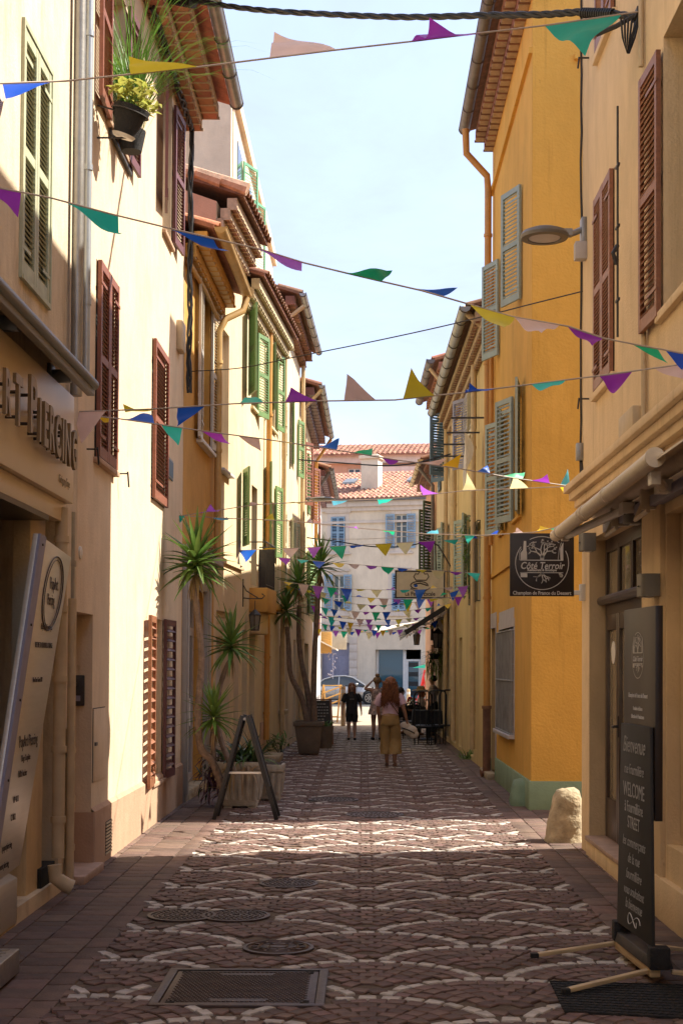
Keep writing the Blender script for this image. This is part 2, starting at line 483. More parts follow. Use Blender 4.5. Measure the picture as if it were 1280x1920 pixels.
def wall_mb(f, H, ops, depth=6.0, u0=0.0, u1=None, gable=None, v0=0.0):
    """facade sheet with reveals, end walls and back"""
    u1 = f.L if u1 is None else u1
    mb = MB()
    us = sorted(set([u0, u1] + [min(max(o[i], u0), u1) for o in ops for i in (0, 1)]))
    vs = sorted(set([v0, H] + [min(max(o[i], v0), H) for o in ops for i in (2, 3)]))
    for i in range(len(us) - 1):
        for j in range(len(vs) - 1):
            um = (us[i] + us[i + 1]) / 2; vm = (vs[j] + vs[j + 1]) / 2
            if us[i + 1] - us[i] < 1e-6 or vs[j + 1] - vs[j] < 1e-6: continue
            if any(o[0] < um < o[1] and o[2] < vm < o[3] for o in ops): continue
            mb.quad(f.p(us[i], vs[j]), f.p(us[i + 1], vs[j]), f.p(us[i + 1], vs[j + 1]), f.p(us[i], vs[j + 1]))
    for o in ops:
        a, b, c, d = o[:4]; k = -(o[4] if len(o) > 4 else .2)
        mb.quad(f.p(a, c), f.p(a, d), f.p(a, d, k), f.p(a, c, k))
        mb.quad(f.p(b, c), f.p(b, c, k), f.p(b, d, k), f.p(b, d))
        mb.quad(f.p(a, d), f.p(b, d), f.p(b, d, k), f.p(a, d, k))
        mb.quad(f.p(a, c), f.p(a, c, k), f.p(b, c, k), f.p(b, c))
    g = gable or 0.0
    for u in (u0, u1):
        mb.add([f.p(u, v0), f.p(u, v0, -depth), f.p(u, H, -depth), f.p(u, H + g, -depth / 2), f.p(u, H)], [(0, 1, 2, 3, 4)])
    mb.quad(f.p(u0, v0, -depth), f.p(u1, v0, -depth), f.p(u1, H, -depth), f.p(u0, H, -depth))
    mb.quad(f.p(u0, H, -.01), f.p(u1, H, -.01), f.p(u1, H, -depth + .01), f.p(u0, H, -depth + .01))
    return mb

_cache = {}
def leaf_meshes(w, h, mt, n, panels, th=.036):
    key = (round(w, 2), round(h, 2), mt.name, n, panels)
    if key in _cache: return _cache[key]
    st = min(.062, w * .16); top = .075; bot = .1; mid = .07
    mb = MB()
    mb.box2((0, 0, 0), (st, th, h)); mb.box2((w - st, 0, 0), (w, th, h))
    ph = (h - top - bot - mid * (panels - 1)) / panels
    mb.box2((st, .002, 0), (w - st, th - .002, bot)); mb.box2((st, .002, h - top), (w - st, th - .002, h))
    zs = []
    z = bot
    for i in range(panels):
        k = max(2, n // panels)
        for j in range(k): zs.append((z + (j + .5) * ph / k, ph / k))
        z += ph
        if i < panels - 1:
            mb.box2((st, .002, z), (w - st, th - .002, z + mid)); z += mid
    # strap hinges
    for zz in (h * .1, h * .88):
        mb.box2((-.02, th, zz), (w * .55, th + .006, zz + .03))
    pitch = zs[0][1]
    sl = MB()
    a = rad(42); c, s_ = math.cos(a), math.sin(a)
    ww = w - 2 * st - .002
    dpt = min(pitch * {'faded_green_paint': .30, 'red_brown_paint': .42, 'sage_paint': 1.05, 'varnished_brown': .95}.get(mt.name, .78), .055)
    for sgn in (0,):
        hw, t2 = dpt / 2, .0055
        ps = []
        for (yy, zz) in ((-hw, -t2), (hw, -t2), (hw, t2), (-hw, t2)):
            ps.append((yy * c + zz * s_, -yy * s_ + zz * c))
        vv = [V((-ww / 2, q[0], q[1])) for q in ps] + [V((ww / 2, q[0], q[1])) for q in ps]
        sl.add(vv, [(0, 1, 2, 3), (7, 6, 5, 4), (0, 4, 5, 1), (1, 5, 6, 2), (2, 6, 7, 3), (3, 7, 4, 0)])
    fm = mesh_of('shutter', mb, mt, bev=0, smooth=False)
    sm = mesh_of('slat', sl, mt, smooth=False)
    _cache[key] = (fm, sm, [q[0] for q in zs], w / 2, th / 2, mb, sl)
    return _cache[key]

def leaf(parent, hinge, xdir, out, w, h, mt, n=24, panels=2, parts=True):
    """one louvred leaf: hinge = bottom hinge point, xdir runs along its width, out = its outer face"""
    fm, sm, zs, xm, ym, mb, sl = leaf_meshes(w, h, mt, n, panels)
    M = frame(V((0, 0, 0)), xdir, out)
    z = V((0, 0, 1))
    M = Matrix.Identity(4)
    x = V(xdir).normalized(); o_ = V(out).normalized()
    for i in range(3):
        M[i][0] = x[i]; M[i][1] = o_[i]; M[i][2] = z[i]
    hinge = V(hinge) - root_loc(parent)
    for i in range(3): M[i][3] = hinge[i]
    if parts:
        o = link('shutter', fm, parent); o.matrix_local = M
        for zz in zs:
            s = link('slat', sm, o); s.location = (xm, ym, zz)
    else:
        key = ('j', id(fm))
        if key not in _cache:
            t = MB(); t.v = list(mb.v); t.f = list(mb.f)
            for zz in zs: t.add([p + V((xm, ym, zz)) for p in sl.v], sl.f)
            _cache[key] = mesh_of('shutter', t, mt, smooth=False)
        o = link('shutter', _cache[key], parent); o.matrix_local = M
    return o

def closed_pair(f, parent, r, mt, n=26, panels=2, k=-.03, parts=True, leaves=2, back=True):
    u0, u1, v0, v1 = r
    w = (u1 - u0) / leaves
    if leaves == 2:
        leaf(parent, f.p(u0 + .004, v0 + .01, k), f.d, f.n, w - .008, v1 - v0 - .02, mt, n, panels, parts)
        leaf(parent, f.p(u1 - .004, v0 + .01, k), -f.d, f.n, w - .008, v1 - v0 - .02, mt, n, panels, parts)
    else:
        leaf(parent, f.p(u0 + .004, v0 + .01, k), f.d, f.n, w - .008, v1 - v0 - .02, mt, n, panels, parts)
    if back:
        mb = MB(); f.box(mb, u0 + .001, u1 - .001, v0 + .001, v1 - .001, -.17, -.14)
        obj('window_backing', mb, M_['dark'], parent, smooth=False)

def open_leaf(f, parent, u, v0, v1, w, ang, toward, mt, n=24, panels=2, parts=True, k=.02):
    """leaf hinged at u, folded back on the wall toward (+1 = away along the facade, -1 = back), ang degrees off the wall"""
    a = rad(ang)
    x = f.d * (toward * math.cos(a)) + f.n * math.sin(a)
    o = f.n * math.cos(a) - f.d * (toward * math.sin(a))
    return leaf(parent, f.p(u, v0, k), x, o, w, v1 - v0, mt, n, panels, parts)

def window(f, parent, r, k=-.14, cols=2, rows=3, mt='whitewood', gl='glass', parts=True, fr=.05, name='window'):
    u0, u1, v0, v1 = r
    mb = MB()
    f.box(mb, u0, u0 + fr, v0, v1, k - .05, k); f.box(mb, u1 - fr, u1, v0, v1, k - .05, k)
    f.box(mb, u0 + fr, u1 - fr, v0, v0 + fr, k - .05, k - .002); f.box(mb, u0 + fr, u1 - fr, v1 - fr, v1, k - .05, k - .002)
    cw = (u1 - u0 - 2 * fr) / cols; rh = (v1 - v0 - 2 * fr) / rows
    for i in range(1, cols):
        uu = u0 + fr + cw * i; f.box(mb, uu - fr * .6, uu + fr * .6, v0 + fr, v1 - fr, k - .045, k - .004)
    for j in range(1, rows):
        vv = v0 + fr + rh * j; f.box(mb, u0 + fr, u1 - fr, vv - fr * .3, vv + fr * .3, k - .04, k - .008)
    o = obj(name, mb, M_[mt], parent, smooth=False)
    gm = MB()
    for i in range(cols):
        for j in range(rows):
            a = u0 + fr + cw * i; b = v0 + fr + rh * j
            t = MB() if parts else gm
            f.box(t, a + .002, a + cw - .002, b + .002, b + rh - .002, k - .034, k - .026)
            if parts: obj('pane', t, M_[gl], o, smooth=False)
    if not parts: obj('pane', gm, M_[gl], o, smooth=False)
    return o

def sill(f, parent, r, mt='stone', over=.06, t=.06, k=.08, mat_=None):
    u0, u1, v0, v1 = r
    mb = MB(); f.box(mb, u0 - over, u1 + over, v0 - t, v0 - .002, -.1, k)
    obj('window_sill', mb, M_[mt], parent, bev=.006)

def grow(r, a, b=None):
    b = a if b is None else b
    return [r[0] - a, r[1] + a, r[2] - b, r[3] + b]

def eave(f, parent, H, over, mt_tile='terra', mt_under='mortar', rows=2, u0=0, u1=None, gut='zinc', drop=.0, tiles=True, pitch=.3, depth=6.0, roofmat=None, cell=.2, gr=.07, under_tile=None, brackets=True):
    """roof slab, corbelled eave of clay tiles set in mortar, edge tiles and half-round gutter"""
    u1 = f.L if u1 is None else u1
    ut = M_[under_tile or mt_tile]
    # corbel courses
    n = max(1, int((u1 - u0) / cell)); cw = (u1 - u0) / n
    step = over * .72 / rows
    mo = MB(); key = ('gt', round(cw, 3), round(step, 3))
    if key not in _cache:
        t = MB(); t.box((0, 0, 0), (cw - .05, step - .035, .03)); _cache[key] = {}
        _cache[key] = t
    tb = mesh_of('tile', _cache[key], ut, smooth=False)
    ang = math.atan2(f.d.y, f.d.x)
    zt = [H - .16 * (rows - 1 - r) - .10 for r in range(rows)]
    for r in range(rows):
        k1 = step * (r + 1)
        z0 = zt[r]
        f.box(mo, u0, u1, z0, z0 + .155, -.02 if r == 0 else step * r - .05, k1)
        for i in range(n + 1):
            uu = u0 + cw * i
            f.box(mo, max(u0, uu - .022), min(u1, uu + .022), z0 - .035, z0 + .001, step * r - .02, k1 + .015)
        for i in range(n):
            if tiles:
                o = link('tile', tb, parent)
                p = f.p(u0 + cw * (i + .5), z0 - .016, step * (r + .5)) - root_loc(parent)
                o.location = p; o.rotation_euler = (0, 0, ang)
    if tiles is False:
        tm = MB()
        for r in range(rows):
            for i in range(n):
                f.box(tm, u0 + cw * i + .028, u0 + cw * (i + 1) - .028, zt[r] - .028, zt[r] - .002, step * r + .005, step * (r + 1) - .004)
        obj('eave_tiles', tm, ut, parent, smooth=False)['kind'] = 'stuff'
    obj('eave_mortar', mo, M_[mt_under], parent, smooth=False)
    # roof slab
    zr = H + .08
    rb = MB(); half = depth / 2
    a0, a1 = u0 - .03, u1 + .03
    zi = zr + pitch * (half + over)
    rb.hexa([f.p(a0, zr, over - .02), f.p(a1, zr, over - .02), f.p(a1, zi, -half), f.p(a0, zi, -half), f.p(a0, zr + .06, over - .02), f.p(a1, zr + .06, over - .02), f.p(a1, zi + .06, -half), f.p(a0, zi + .06, -half)])
    rb.hexa([f.p(a0, zi, -half), f.p(a1, zi, -half), f.p(a1, zr, -depth - over), f.p(a0, zr, -depth - over), f.p(a0, zi + .06, -half), f.p(a1, zi + .06, -half), f.p(a1, zr + .06, -depth - over), f.p(a0, zr + .06, -depth - over)])
    ro = obj('roof', rb, M_[mt_tile], parent, smooth=False)
    # barrel tiles along the edge
    cw2 = .21; n2 = max(2, int((u1 - u0) / cw2)); cw2 = (u1 - u0) / n2
    key = ('bt', round(cw2, 2), mt_tile)
    if key not in _cache:
        t = MB(); L = .55; N = 6
        for (k0, r0) in ((0, .5), (L, .44)):
            pass
        vs = []
        for (yy, rr) in ((0.0, cw2 * .5), (-L, cw2 * .42)):
            for q in range(N + 1):
                an = math.pi * q / N
                vs.append(V((math.cos(an) * rr, yy, math.sin(an) * rr * .75)))
        for (yy, rr) in ((0.0, cw2 * .5 - .015), (-L, cw2 * .42 - .015)):
            for q in range(N + 1):
                an = math.pi * q / N
                vs.append(V((math.cos(an) * rr, yy, math.sin(an) * rr * .75)))
        m_ = N + 1; fs = []
        for q in range(N):
            fs.append((q, q + 1, m_ + q + 1, m_ + q))
            fs.append((2 * m_ + q, 3 * m_ + q, 3 * m_ + q + 1, 2 * m_ + q + 1))
            fs.append((q, 2 * m_ + q, 2 * m_ + q + 1, q + 1))
        fs.append((0, m_, 3 * m_, 2 * m_)); fs.append((N, 2 * m_ + N, 3 * m_ + N, m_ + N))
        t.add(vs, fs)
        _cache[key] = mesh_of('roof_tile', t, M_[mt_tile])
    bt = _cache[key]
    tilt = math.atan(pitch)
    x = f.d; y = (f.n * math.cos(tilt) - V((0, 0, math.sin(tilt)))); zc = x.cross(y)
    if zc.z < 0: x = -x; zc = x.cross(y)
    for i in range(n2):
        p = f.p(u0 + cw2 * (i + .5), zr + .05, over + .035) - root_loc(parent)
        Mx = Matrix.Identity(4)
        for q in range(3): Mx[q][0] = x[q]; Mx[q][1] = y[q]; Mx[q][2] = zc[q]; Mx[q][3] = p[q]
        o = link('roof_tile', bt, ro); o.matrix_local = Mx
    if gut:
        gb = MB(); N = 8
        for (r_, flip) in ((gr, 0), (gr - .006, 1)):
            pts = []
            for uu in (u0 - .05, u1 + .05):
                for q in range(N + 1):
                    an = math.pi + math.pi * q / N
                    pts.append(f.p(uu, zr + .02 - drop + math.sin(an) * r_, over + gr * .8 + math.cos(an) * r_))
            gb.add(pts, [(q, q + 1, N + 2 + q, N + 1 + q) for q in range(N)])
        for uu in (u0 - .05, u1 + .05):
            pts = [f.p(uu, zr + .02 - drop + math.sin(math.pi + math.pi * q / N) * gr, over + gr * .8 + math.cos(math.pi + math.pi * q / N) * gr) for q in range(N + 1)]
            gb.add(pts, [tuple(range(N + 1))])
        gb.tube([f.p(u0 - .05, zr + .025 - drop, over + gr * 1.8), f.p(u1 + .05, zr + .025 - drop, over + gr * 1.8)], .01, 6)
        g = obj('gutter', gb, M_[gut], parent)
        if brackets:
            nb = max(2, int((u1 - u0) / .9))
            for i in range(nb + 1):
                uu = u0 + (u1 - u0) * i / nb
                pts = [f.p(uu, zr + .02 - drop + math.sin(math.pi + math.pi * q / N) * (gr + .006), over + gr * .8 + math.cos(math.pi + math.pi * q / N) * (gr + .006)) for q in range(N + 1)]
                bb = MB(); bb.tube(pts, .009, 5); obj('gutter_bracket', bb, M_['zinc_d'], g)

def pipe(f, parent, pts, r, mt, collars=(), name='downpipe', n=12):
    mb = MB(); ps = [f.p(*q) for q in pts]; mb.tube(ps, r, n)
    o = obj(name, mb, M_[mt], parent)
    for (u, v, k) in collars:
        cb = MB(); cb.tube([f.p(u, v, k), f.p(u, v + .05, k)], r * 1.22, n)
        obj('pipe_collar', cb, M_[mt], o)
    return o

def px_pipe(f, parent, x, y0, y1, r, mt, k=.1, collars=0, name='downpipe', xb=None):
    u, va = f.hit(x, y0, k); ub, vb = f.hit(xb or x, y1, k)
    u = (u + ub) / 2
    va, vb = max(va, vb), max(min(va, vb), .0)
    cs = [(u, vb + (va - vb) * (i + .5) / collars, k) for i in range(collars)] if collars else ()
    return pipe(f, parent, [(u, va, k), (u, vb, k)], r, mt, cs, name)

def leaf_at(f, par, xh, xf, yt, yb, mt, n=22, panels=2, w=.55, toward=1):
    ym = (yt + yb) / 2
    u, vb = f.hit(xh, yb); vt = f.hit(xh, yt)[1]
    best = None
    for a in range(2, 88, 2):
        q = f.p(u + toward * w * math.cos(rad(a)), 0, w * math.sin(rad(a)) + .02) - EYE_P
        px = CX + F_PX * q.dot(CR) / q.dot(CF)
        e = abs(px - xf)
        if best is None or e < best[0]: best = (e, a)
    open_leaf(f, par, u, vb, vt, w, best[1], toward, mt, n, panels)
# ---------------------------------------------------------------- ground
M_['bed'] = mat('sandy_joint_bed', (.13, .095, .066), .95, .3, 20, .5, 80)
M_['sett'] = mat('porphyry_setts', (.145, .086, .068), .72, .28, 9, .5, 70, island=.42, dirt=.4, dcol=(.17, .12, .085), dscale=2.5, bdist=.01)
M_['wsett'] = mat('white_limestone_setts', (.50, .455, .41), .7, .28, 9, .3, 70, island=.16, dirt=.35, dcol=(.25, .19, .14), dscale=4)
M_['slab'] = mat('brown_stone_slabs', (.135, .083, .062), .75, .25, 6, .4, 60, island=.3, dirt=.3, dcol=(.14, .10, .07), dscale=2)
M_['plaza'] = mat('pale_plaza_paving', (.36, .29, .21), .9, .14, 1.2, .2, 30)
M_['farground'] = mat('far_ground', (.26, .22, .17), .95, .15, .3)
M_['asphalt'] = mat('asphalt', (.055, .055, .058), .9, .2, 8, .4, 90)

mb = MB(); mb.quad((-1500, -300, -.016), (1500, -300, -.016), (1500, 3000, -.016), (-1500, 3000, -.016))
struct('ground', mb, M_['farground'])
mb = MB(); mb.quad((-2.7, -14, -.012), (2.6, -14, -.012), (2.6, 44, -.012), (-2.7, 44, -.012))
street = struct('street', mb, M_['bed'])
mb = MB(); mb.quad((-30, 40.3, -.006), (30, 40.3, -.006), (30, 66, -.006), (-30, 66, -.006))
struct('plaza', mb, M_['plaza'])
mb = MB(); mb.quad((-30, 66, -.002), (30, 66, -.002), (30, 80, -.002), (-30, 80, -.002))
struct('road', mb, M_['asphalt'])

# fish-scale fans of setts: arcs of white limestone, fields of dark porphyry
RF, WF, SF = .757, 1.5, .49
X0, Z0 = .04, 8.075
def centre(row, i):
    zc = Z0 + SF * row - RF + SF     # cusps of a row lie on the peaks of the row before
    return X0 + WF * (i + (.5 if row % 2 == 0 else 0)), zc
XL_, XR_ = -1.66, 1.76
COVERS = []   # (x0,x1,y0,y1) or circles (x,y,r) left free for iron covers
RECTS = [(-1.16, -.2, 7.80, 8.75)]
CIRCS = [(-.93, 10.62, .26), (-1.33, 10.62, .26), (-.545, 9.43, .24), (-.62, 12.2, .255), (.16, 17.9, .37), (-.4, 19.9, .36)]
def free(x, y, m=.03):
    for a, b, c, d in RECTS:
        if a - m < x < b + m and c - m < y < d + m: return False
    for a, b, r in CIRCS:
        if (x - a) ** 2 + (y - b) ** 2 < (r + m) ** 2: return False
    return True
def owned(x, y, row, i, mg=.003):
    """is the point free of the fans laid in front of this one"""
    for dr in (1, 2, 3):
        r2 = row - dr
        for j in (i - 2, i - 1, i, i + 1, i + 2):
            cx, cz = centre(r2, j)
            if (x - cx) ** 2 + (y - cz) ** 2 < (RF + mg) ** 2: return False
    return True
rs = random.Random(3)
dark_q, white_q = [], []
def sett(cx, cy, ang, w, h):
    c, s = math.cos(ang), math.sin(ang)
    P = []
    for (a, b) in ((-w / 2, -h / 2), (w / 2, -h / 2), (w / 2, h / 2), (-w / 2, h / 2)):
        a += rs.uniform(-.006, .006); b += rs.uniform(-.006, .006)
        P.append((cx + a * c - b * s, cy + a * s + b * c))
    return P
for row in range(-6, 72):
    for i in range(-3, 4):
        cx, cz = centre(row, i)
        if cx < XL_ - 1 or cx > XR_ + 1: continue
        k = 0; r = RF - .045
        while r > .05:
            th = .078 if k == 0 else .098
            wl_ = .125 if k == 0 else .105
            n = max(3, int(2 * math.pi * r / wl_))
            for q in range(n):
                a = -math.pi / 2 + 2 * math.pi * (q + .5 + (k % 2) * .5) / n
                x = cx + math.cos(a) * r; y = cz + math.sin(a) * r
                if not (XL_ < x < XR_) or y < 3 or y > 43: continue
                if k and y > 31: continue
                if not owned(x, y, row, i, .03 if k else .026) or not free(x, y): continue
                if k == 0:
                    white_q.append((y, sett(x, y, a + math.pi / 2, wl_ - rs.uniform(.014, .026), th - rs.uniform(.004, .014))))
                else:
                    dark_q.append((y, sett(x, y, a + math.pi / 2, wl_ - rs.uniform(.005, .012), th - rs.uniform(.005, .011))))
            r -= .0915 if k == 0 else .1; k += 1
def sett_mb(mb, P, top, dep=.03, inset=.006):
    mx_ = sum(p[0] for p in P) / 4; my_ = sum(p[1] for p in P) / 4
    t = [rs.uniform(-.003, .003) for _ in range(4)]
    vs = [V((p[0], p[1], top - dep)) for p in P]
    vs += [V((p[0], p[1], top - .006 + t[q])) for q, p in enumerate(P)]
    vs += [V((p[0] + (mx_ - p[0]) * inset / .05, p[1] + (my_ - p[1]) * inset / .05, top + t[q])) for q, p in enumerate(P)]
    fs = [(8, 9, 10, 11)]
    for q in range(4):
        q2 = (q + 1) % 4
        fs += [(q, q2, 4 + q2, 4 + q), (4 + q, 4 + q2, 8 + q2, 8 + q)]
    mb.add(vs, fs)
def lay(qs, name, stuffname, mt, nparts=300, ymin=7.25):
    vis = sorted([q for q in qs if q[0] > ymin], key=lambda q: q[0])
    rest = vis[nparts:] + [q for q in qs if q[0] <= ymin]
    for y, P in vis[:nparts]:
        mb = MB(); sett_mb(mb, P, rs.uniform(-.002, .003))
        c = V((sum(p[0] for p in P) / 4, sum(p[1] for p in P) / 4, 0))
        o = link(name, mesh_of(name, mb, mt, c), street); o.location = c
    mb = MB()
    for y, P in rest: sett_mb(mb, P, rs.uniform(-.002, .003))
    struct(stuffname, mb, mt, 'stuff', street)
lay(dark_q, 'cobble', 'cobbles', M_['sett'])
lay(white_q, 'white_cobble', 'white_cobbles', M_['wsett'])
# slabs along both walls, and a smooth gutter course between
slabs = []
for side in (-1, 1):
    y = 3.0
    edges = [(-1.66, -1.82), (-1.82, -2.12), (-2.12, -2.36), (-2.36, -2.62)] if side < 0 else [(1.76, 1.96), (1.96, 2.2), (2.2, 2.44)]
    for e0, e1 in edges:
        y = 3.0 + rs.uniform(0, .2)
        while y < 42:
            L = rs.uniform(.16, .26) if abs(e1 - e0) > .2 else rs.uniform(.3, .5)
            a, b = min(e0, e1) + .005, max(e0, e1) - .005
            if free((a + b) / 2, y + L / 2, .05):
                slabs.append((y, [(a, y + .005), (b, y + .005 + rs.uniform(-.01, .01)), (b, y + L - .005), (a, y + L - .005 + rs.uniform(-.01, .01))]))
            y += L
lay(slabs, 'slab', 'slabs', M_['slab'])
# ground in the side street on the right
mb = MB(); mb.quad((2.44, 14.3, -.008), (14, 14.3, -.008), (14, 18.7, -.008), (2.44, 18.7, -.008))
struct('side_street', mb, M_['slab'])

# ---------------------------------------------------------------- left row
def base_thing(name, label, f, group='houses lining the narrow street'):
    return thing(name, label, 'house', f.p(f.L / 2, 0, -2), group)

# house over the piercing shop
f0 = Fac((-2.45, -12), (-2.45, 12.16))
L0 = base_thing('corner_house', 'weathered cream house with faded green shutters above the metal shop fascia', f0)
r = f0.rect(40, 92, 88, 545)
gq = f0.rect(-60, 75, 940, 1690)
ops = [r + [.17], [gq[0], f0.L - .62, .12, 3.2, .9]]
obj('wall', wall_mb(f0, 10.6, ops, 6), M_['worn'], L0, smooth=False)
closed_pair(f0, L0, r, M_['palegreen'], 38, 2, -.02)
mb = MB()
rr = grow(r, .035)
f0.box(mb, rr[0], r[0], rr[2], rr[3], -.05, .025); f0.box(mb, r[1], rr[1], rr[2], rr[3], -.05, .025)
f0.box(mb, r[0], r[1], r[3], rr[3], -.05, .024); f0.box(mb, r[0], r[1], rr[2], r[2], -.05, .03)
obj('window_frame', mb, M_['palegreen'], L0, smooth=False)
eave(f0, L0, 10.6, .6, u0=10, gut='zinc_d', brackets=False, tiles=False)

# cream house with red-brown shutters
f1 = Fac((-2.45, 12.15), (-2.45, 19.25))
L1 = base_thing('cream_house', 'sunlit cream house with red brown louvred shutters and a potted plant at its window', f1)
rA = f1.rect(179, 214, 508, 872); rB = f1.rect(284, 310, 650, 945)
rT1 = f1.rect(201, 236, -40, 262); rT2 = f1.rect(306, 322, 135, 450)
rG = f1.rect(284, 303, 1160, 1462)
u_door = f1.hit(172, 1400)[0]
vdoor = f1.hit(172, 1152)[1]
H1 = 9.45
ops = [rA + [.2], rB + [.2], rT1 + [.22], rT2 + [.22], rG + [.22], [.02, u_door, .03, vdoor, .55]]
obj('wall', wall_mb(f1, H1, ops, 6), M_['cream'], L1, smooth=False)
# plinth
mb = MB()
vp = .52
f1.box(mb, u_door + .002, f1.L, -.02, vp, -.02, .035)
mb.add([f1.p(u_door + .002, vp, .035), f1.p(f1.L, vp, .035), f1.p(f1.L, vp + .035, .0), f1.p(u_door + .002, vp + .035, .0)], [(0, 1, 2, 3)])
obj('plinth', mb, M_['cream_plinth'], L1, smooth=False)
mb = MB(); f1.box(mb, u_door - .0, u_door + .001, -.0, vp, -.5, .034)
f1.box(mb, u_door - .022, u_door - .002, -.0, vp, -.54, .03)
obj('plinth_return', mb, M_['cream_plinth'], L1, smooth=False)
mb = MB(); f1.box(mb, .03, u_door - .03, .03, vdoor, -.55, -.5)
obj('door', mb, M_['cream_plinth'], L1, smooth=False)
mb = MB(); f1.box(mb, -.1, u_door + .02, -.01, .07, -.5, .12)
obj('door_step', mb, M_['step'], L1, bev=.012)
closed_pair(f1, L1, rA, M_['redwood'], 40, 2, .015)
closed_pair(f1, L1, rB, M_['redwood'], 34, 2, .015, leaves=1)
sill(f1, L1, rA, 'cream_plinth', .05, .05, .06)
# shutter stays left and right of window A
for (x, y) in ((163, 842), (222, 888)):
    u, v = f1.hit(x, y)
    mb = MB(); mb.tube([f1.p(u, v, -.02), f1.p(u, v, .1)], .008, 6); mb.beam(f1.p(u, v + .02, .095), f1.p(u + .05, v - .13, .1), .015, .012)
    obj('shutter_stay', mb, M_['iron'], L1)
# top floor windows: leaves folded back, propped a little off the wall
for r_, w in ((rT1, .62), (rT2, .6)):
    window(f1, L1, r_, -.12, 2, 3)
    wd = (r_[1] - r_[0])
    if r_ is rT1:
        open_leaf(f1, L1, r_[0] + .01, r_[2] - .02, r_[3], .62, 2, -1, M_['redwood'], 36, 2)
        open_leaf(f1, L1, r_[1] - .01, r_[2] - .02, r_[3], .56, 3, 1, M_['darkred'], 36, 2)
    else:
        leaf_at(f1, L1, 306, 300, 135, 400, M_['darkred'], 34, 2, .6, -1)
        leaf_at(f1, L1, 321, 332, 190, 455, M_['darkred'], 34, 2, .6, 1)
    sill(f1, L1, r_, 'cream_plinth', .04, .05, .05)
window(f1, L1, rG, -.14, 2, 3)
open_leaf(f1, L1, rG[0], rG[2] - .02, rG[3] + .01, .62, 3, -1, M_['brownwood'], 15, 1)
open_leaf(f1, L1, rG[1], rG[2] - .02, rG[3] + .01, .66, 3, 1, M_['darkred'], 15, 1)
sill(f1, L1, rG, 'cream_plinth', .1, .05, .06)
eave(f1, L1, H1, .62, 'terra', 'mortar', 2, gut='zinc', cell=.24, gr=.085)
# hatch, vent, plates
rh = f1.rect(174, 196, 1328, 1462)
mb = MB(); f1.box(mb, *rh, -.01, .012); ht = obj('meter_hatch', mb, M_['cream'], L1, bev=.003)
mb = MB(); uu, vv = f1.hit(176, 1395); f1.box(mb, uu - .03, uu + .05, vv - .015, vv + .015, .013, .03); obj('latch', mb, M_['zinc_d'], ht)
mb = MB()
for (a, b) in ((rh[0] - .012, rh[0]), ): f1.box(mb, a, b, rh[2], rh[3], .0, .004)
f1.box(mb, rh[0] - .012, rh[1], rh[3], rh[3] + .008, .0, .004)
obj('hatch_gap', mb, M_['dark'], ht, smooth=False)
rv = f1.rect(199, 210, 1538, 1600, .04)
mb = MB(); f1.box(mb, *rv, .03, .037)
vt = obj('vent_grille', mb, M_['dark'], L1, smooth=False)
for i in range(10):
    b = MB(); v_ = rv[2] + (rv[3] - rv[2]) * (i + .5) / 10
    f1.box(b, rv[0], rv[1], v_ - .008, v_ + .008, .036, .046); obj('slat', b, M_['conduit'], vt, smooth=False)
u, v = f1.hit(150, 1036)
mb = MB(); mb.lathe([(.055, 0), (.055, .012), (.03, .02), (.005, .022)], n=18, M=frame(f1.p(u, v, 0), f1.d, (0, 0, 1)))
obj('round_plate', mb, M_['white'], L1)
rp_ = f1.rect(313, 323, 860, 898)
mb = MB(); f1.box(mb, *rp_, .0, .015); pl = obj('street_name_plate', mb, M_['dblue'], L1, bev=.003)
mb = MB(); f1.box(mb, *grow(rp_, -.015), .016, .018); obj('plate_border', mb, M_['lav'], pl, smooth=False)
mb = MB(); f1.box(mb, *grow(rp_, -.025), .019, .021); obj('plate_field', mb, M_['dblue'], pl, smooth=False)
# bell panel on the door jamb
pj = V((-2.62, 12.15 + u_door - .0, 1.62))
mb = MB(); mb.box((-2.60, 12.15 + u_door - .015, 1.62), (.17, .03, .28)); it = obj('bell_panel', mb, M_['iron'], L1, bev=.012)
mb = MB(); mb.box((-2.60, 12.15 + u_door - .034, 1.55), (.10, .01, .05)); obj('name_strip', mb, M_['lavblue'], it)
mb = MB(); mb.ball((-2.60, 12.15 + u_door - .03, 1.68), .022); obj('bell_button', mb, M_['black'], it)
# rain pipes between the two houses
px_pipe(f0, L0, 149, -60, 745, .05, 'zinc', .07, 0, xb=146)
px_pipe(f1, L1, 168, -60, 700, .034, 'galva', .05, 3, xb=163)
px_pipe(f1, L1, 131, 960, 1368, .045, 'zinc', -.02, 2, xb=129)
px_pipe(f1, L1, 126, 1366, 1640, .062, 'cream_pipe' if 'cream_pipe' in M_ else 'pipe_c', .0, 3, xb=124)
o = px_pipe(f0, L0, 122, 955, 1612, .05, 'conduit', .07, 5, xb=103)
q = f0.hit(103, 1610, .07)
mb = MB(); mb.tube([f0.p(q[0], .30, .07), f0.p(q[0], .2, .08), f0.p(q[0] + .02, .14, .16), f0.p(q[0] + .03, .12, .2)], [.055, .058, .06, .062], 12); obj('pipe_shoe', mb, M_['conduit'], o)
pipe(f0, L0, [(f0.L - .40, .02, .05), (f0.L - .40, 2.4, .05)], .035, 'conduit')

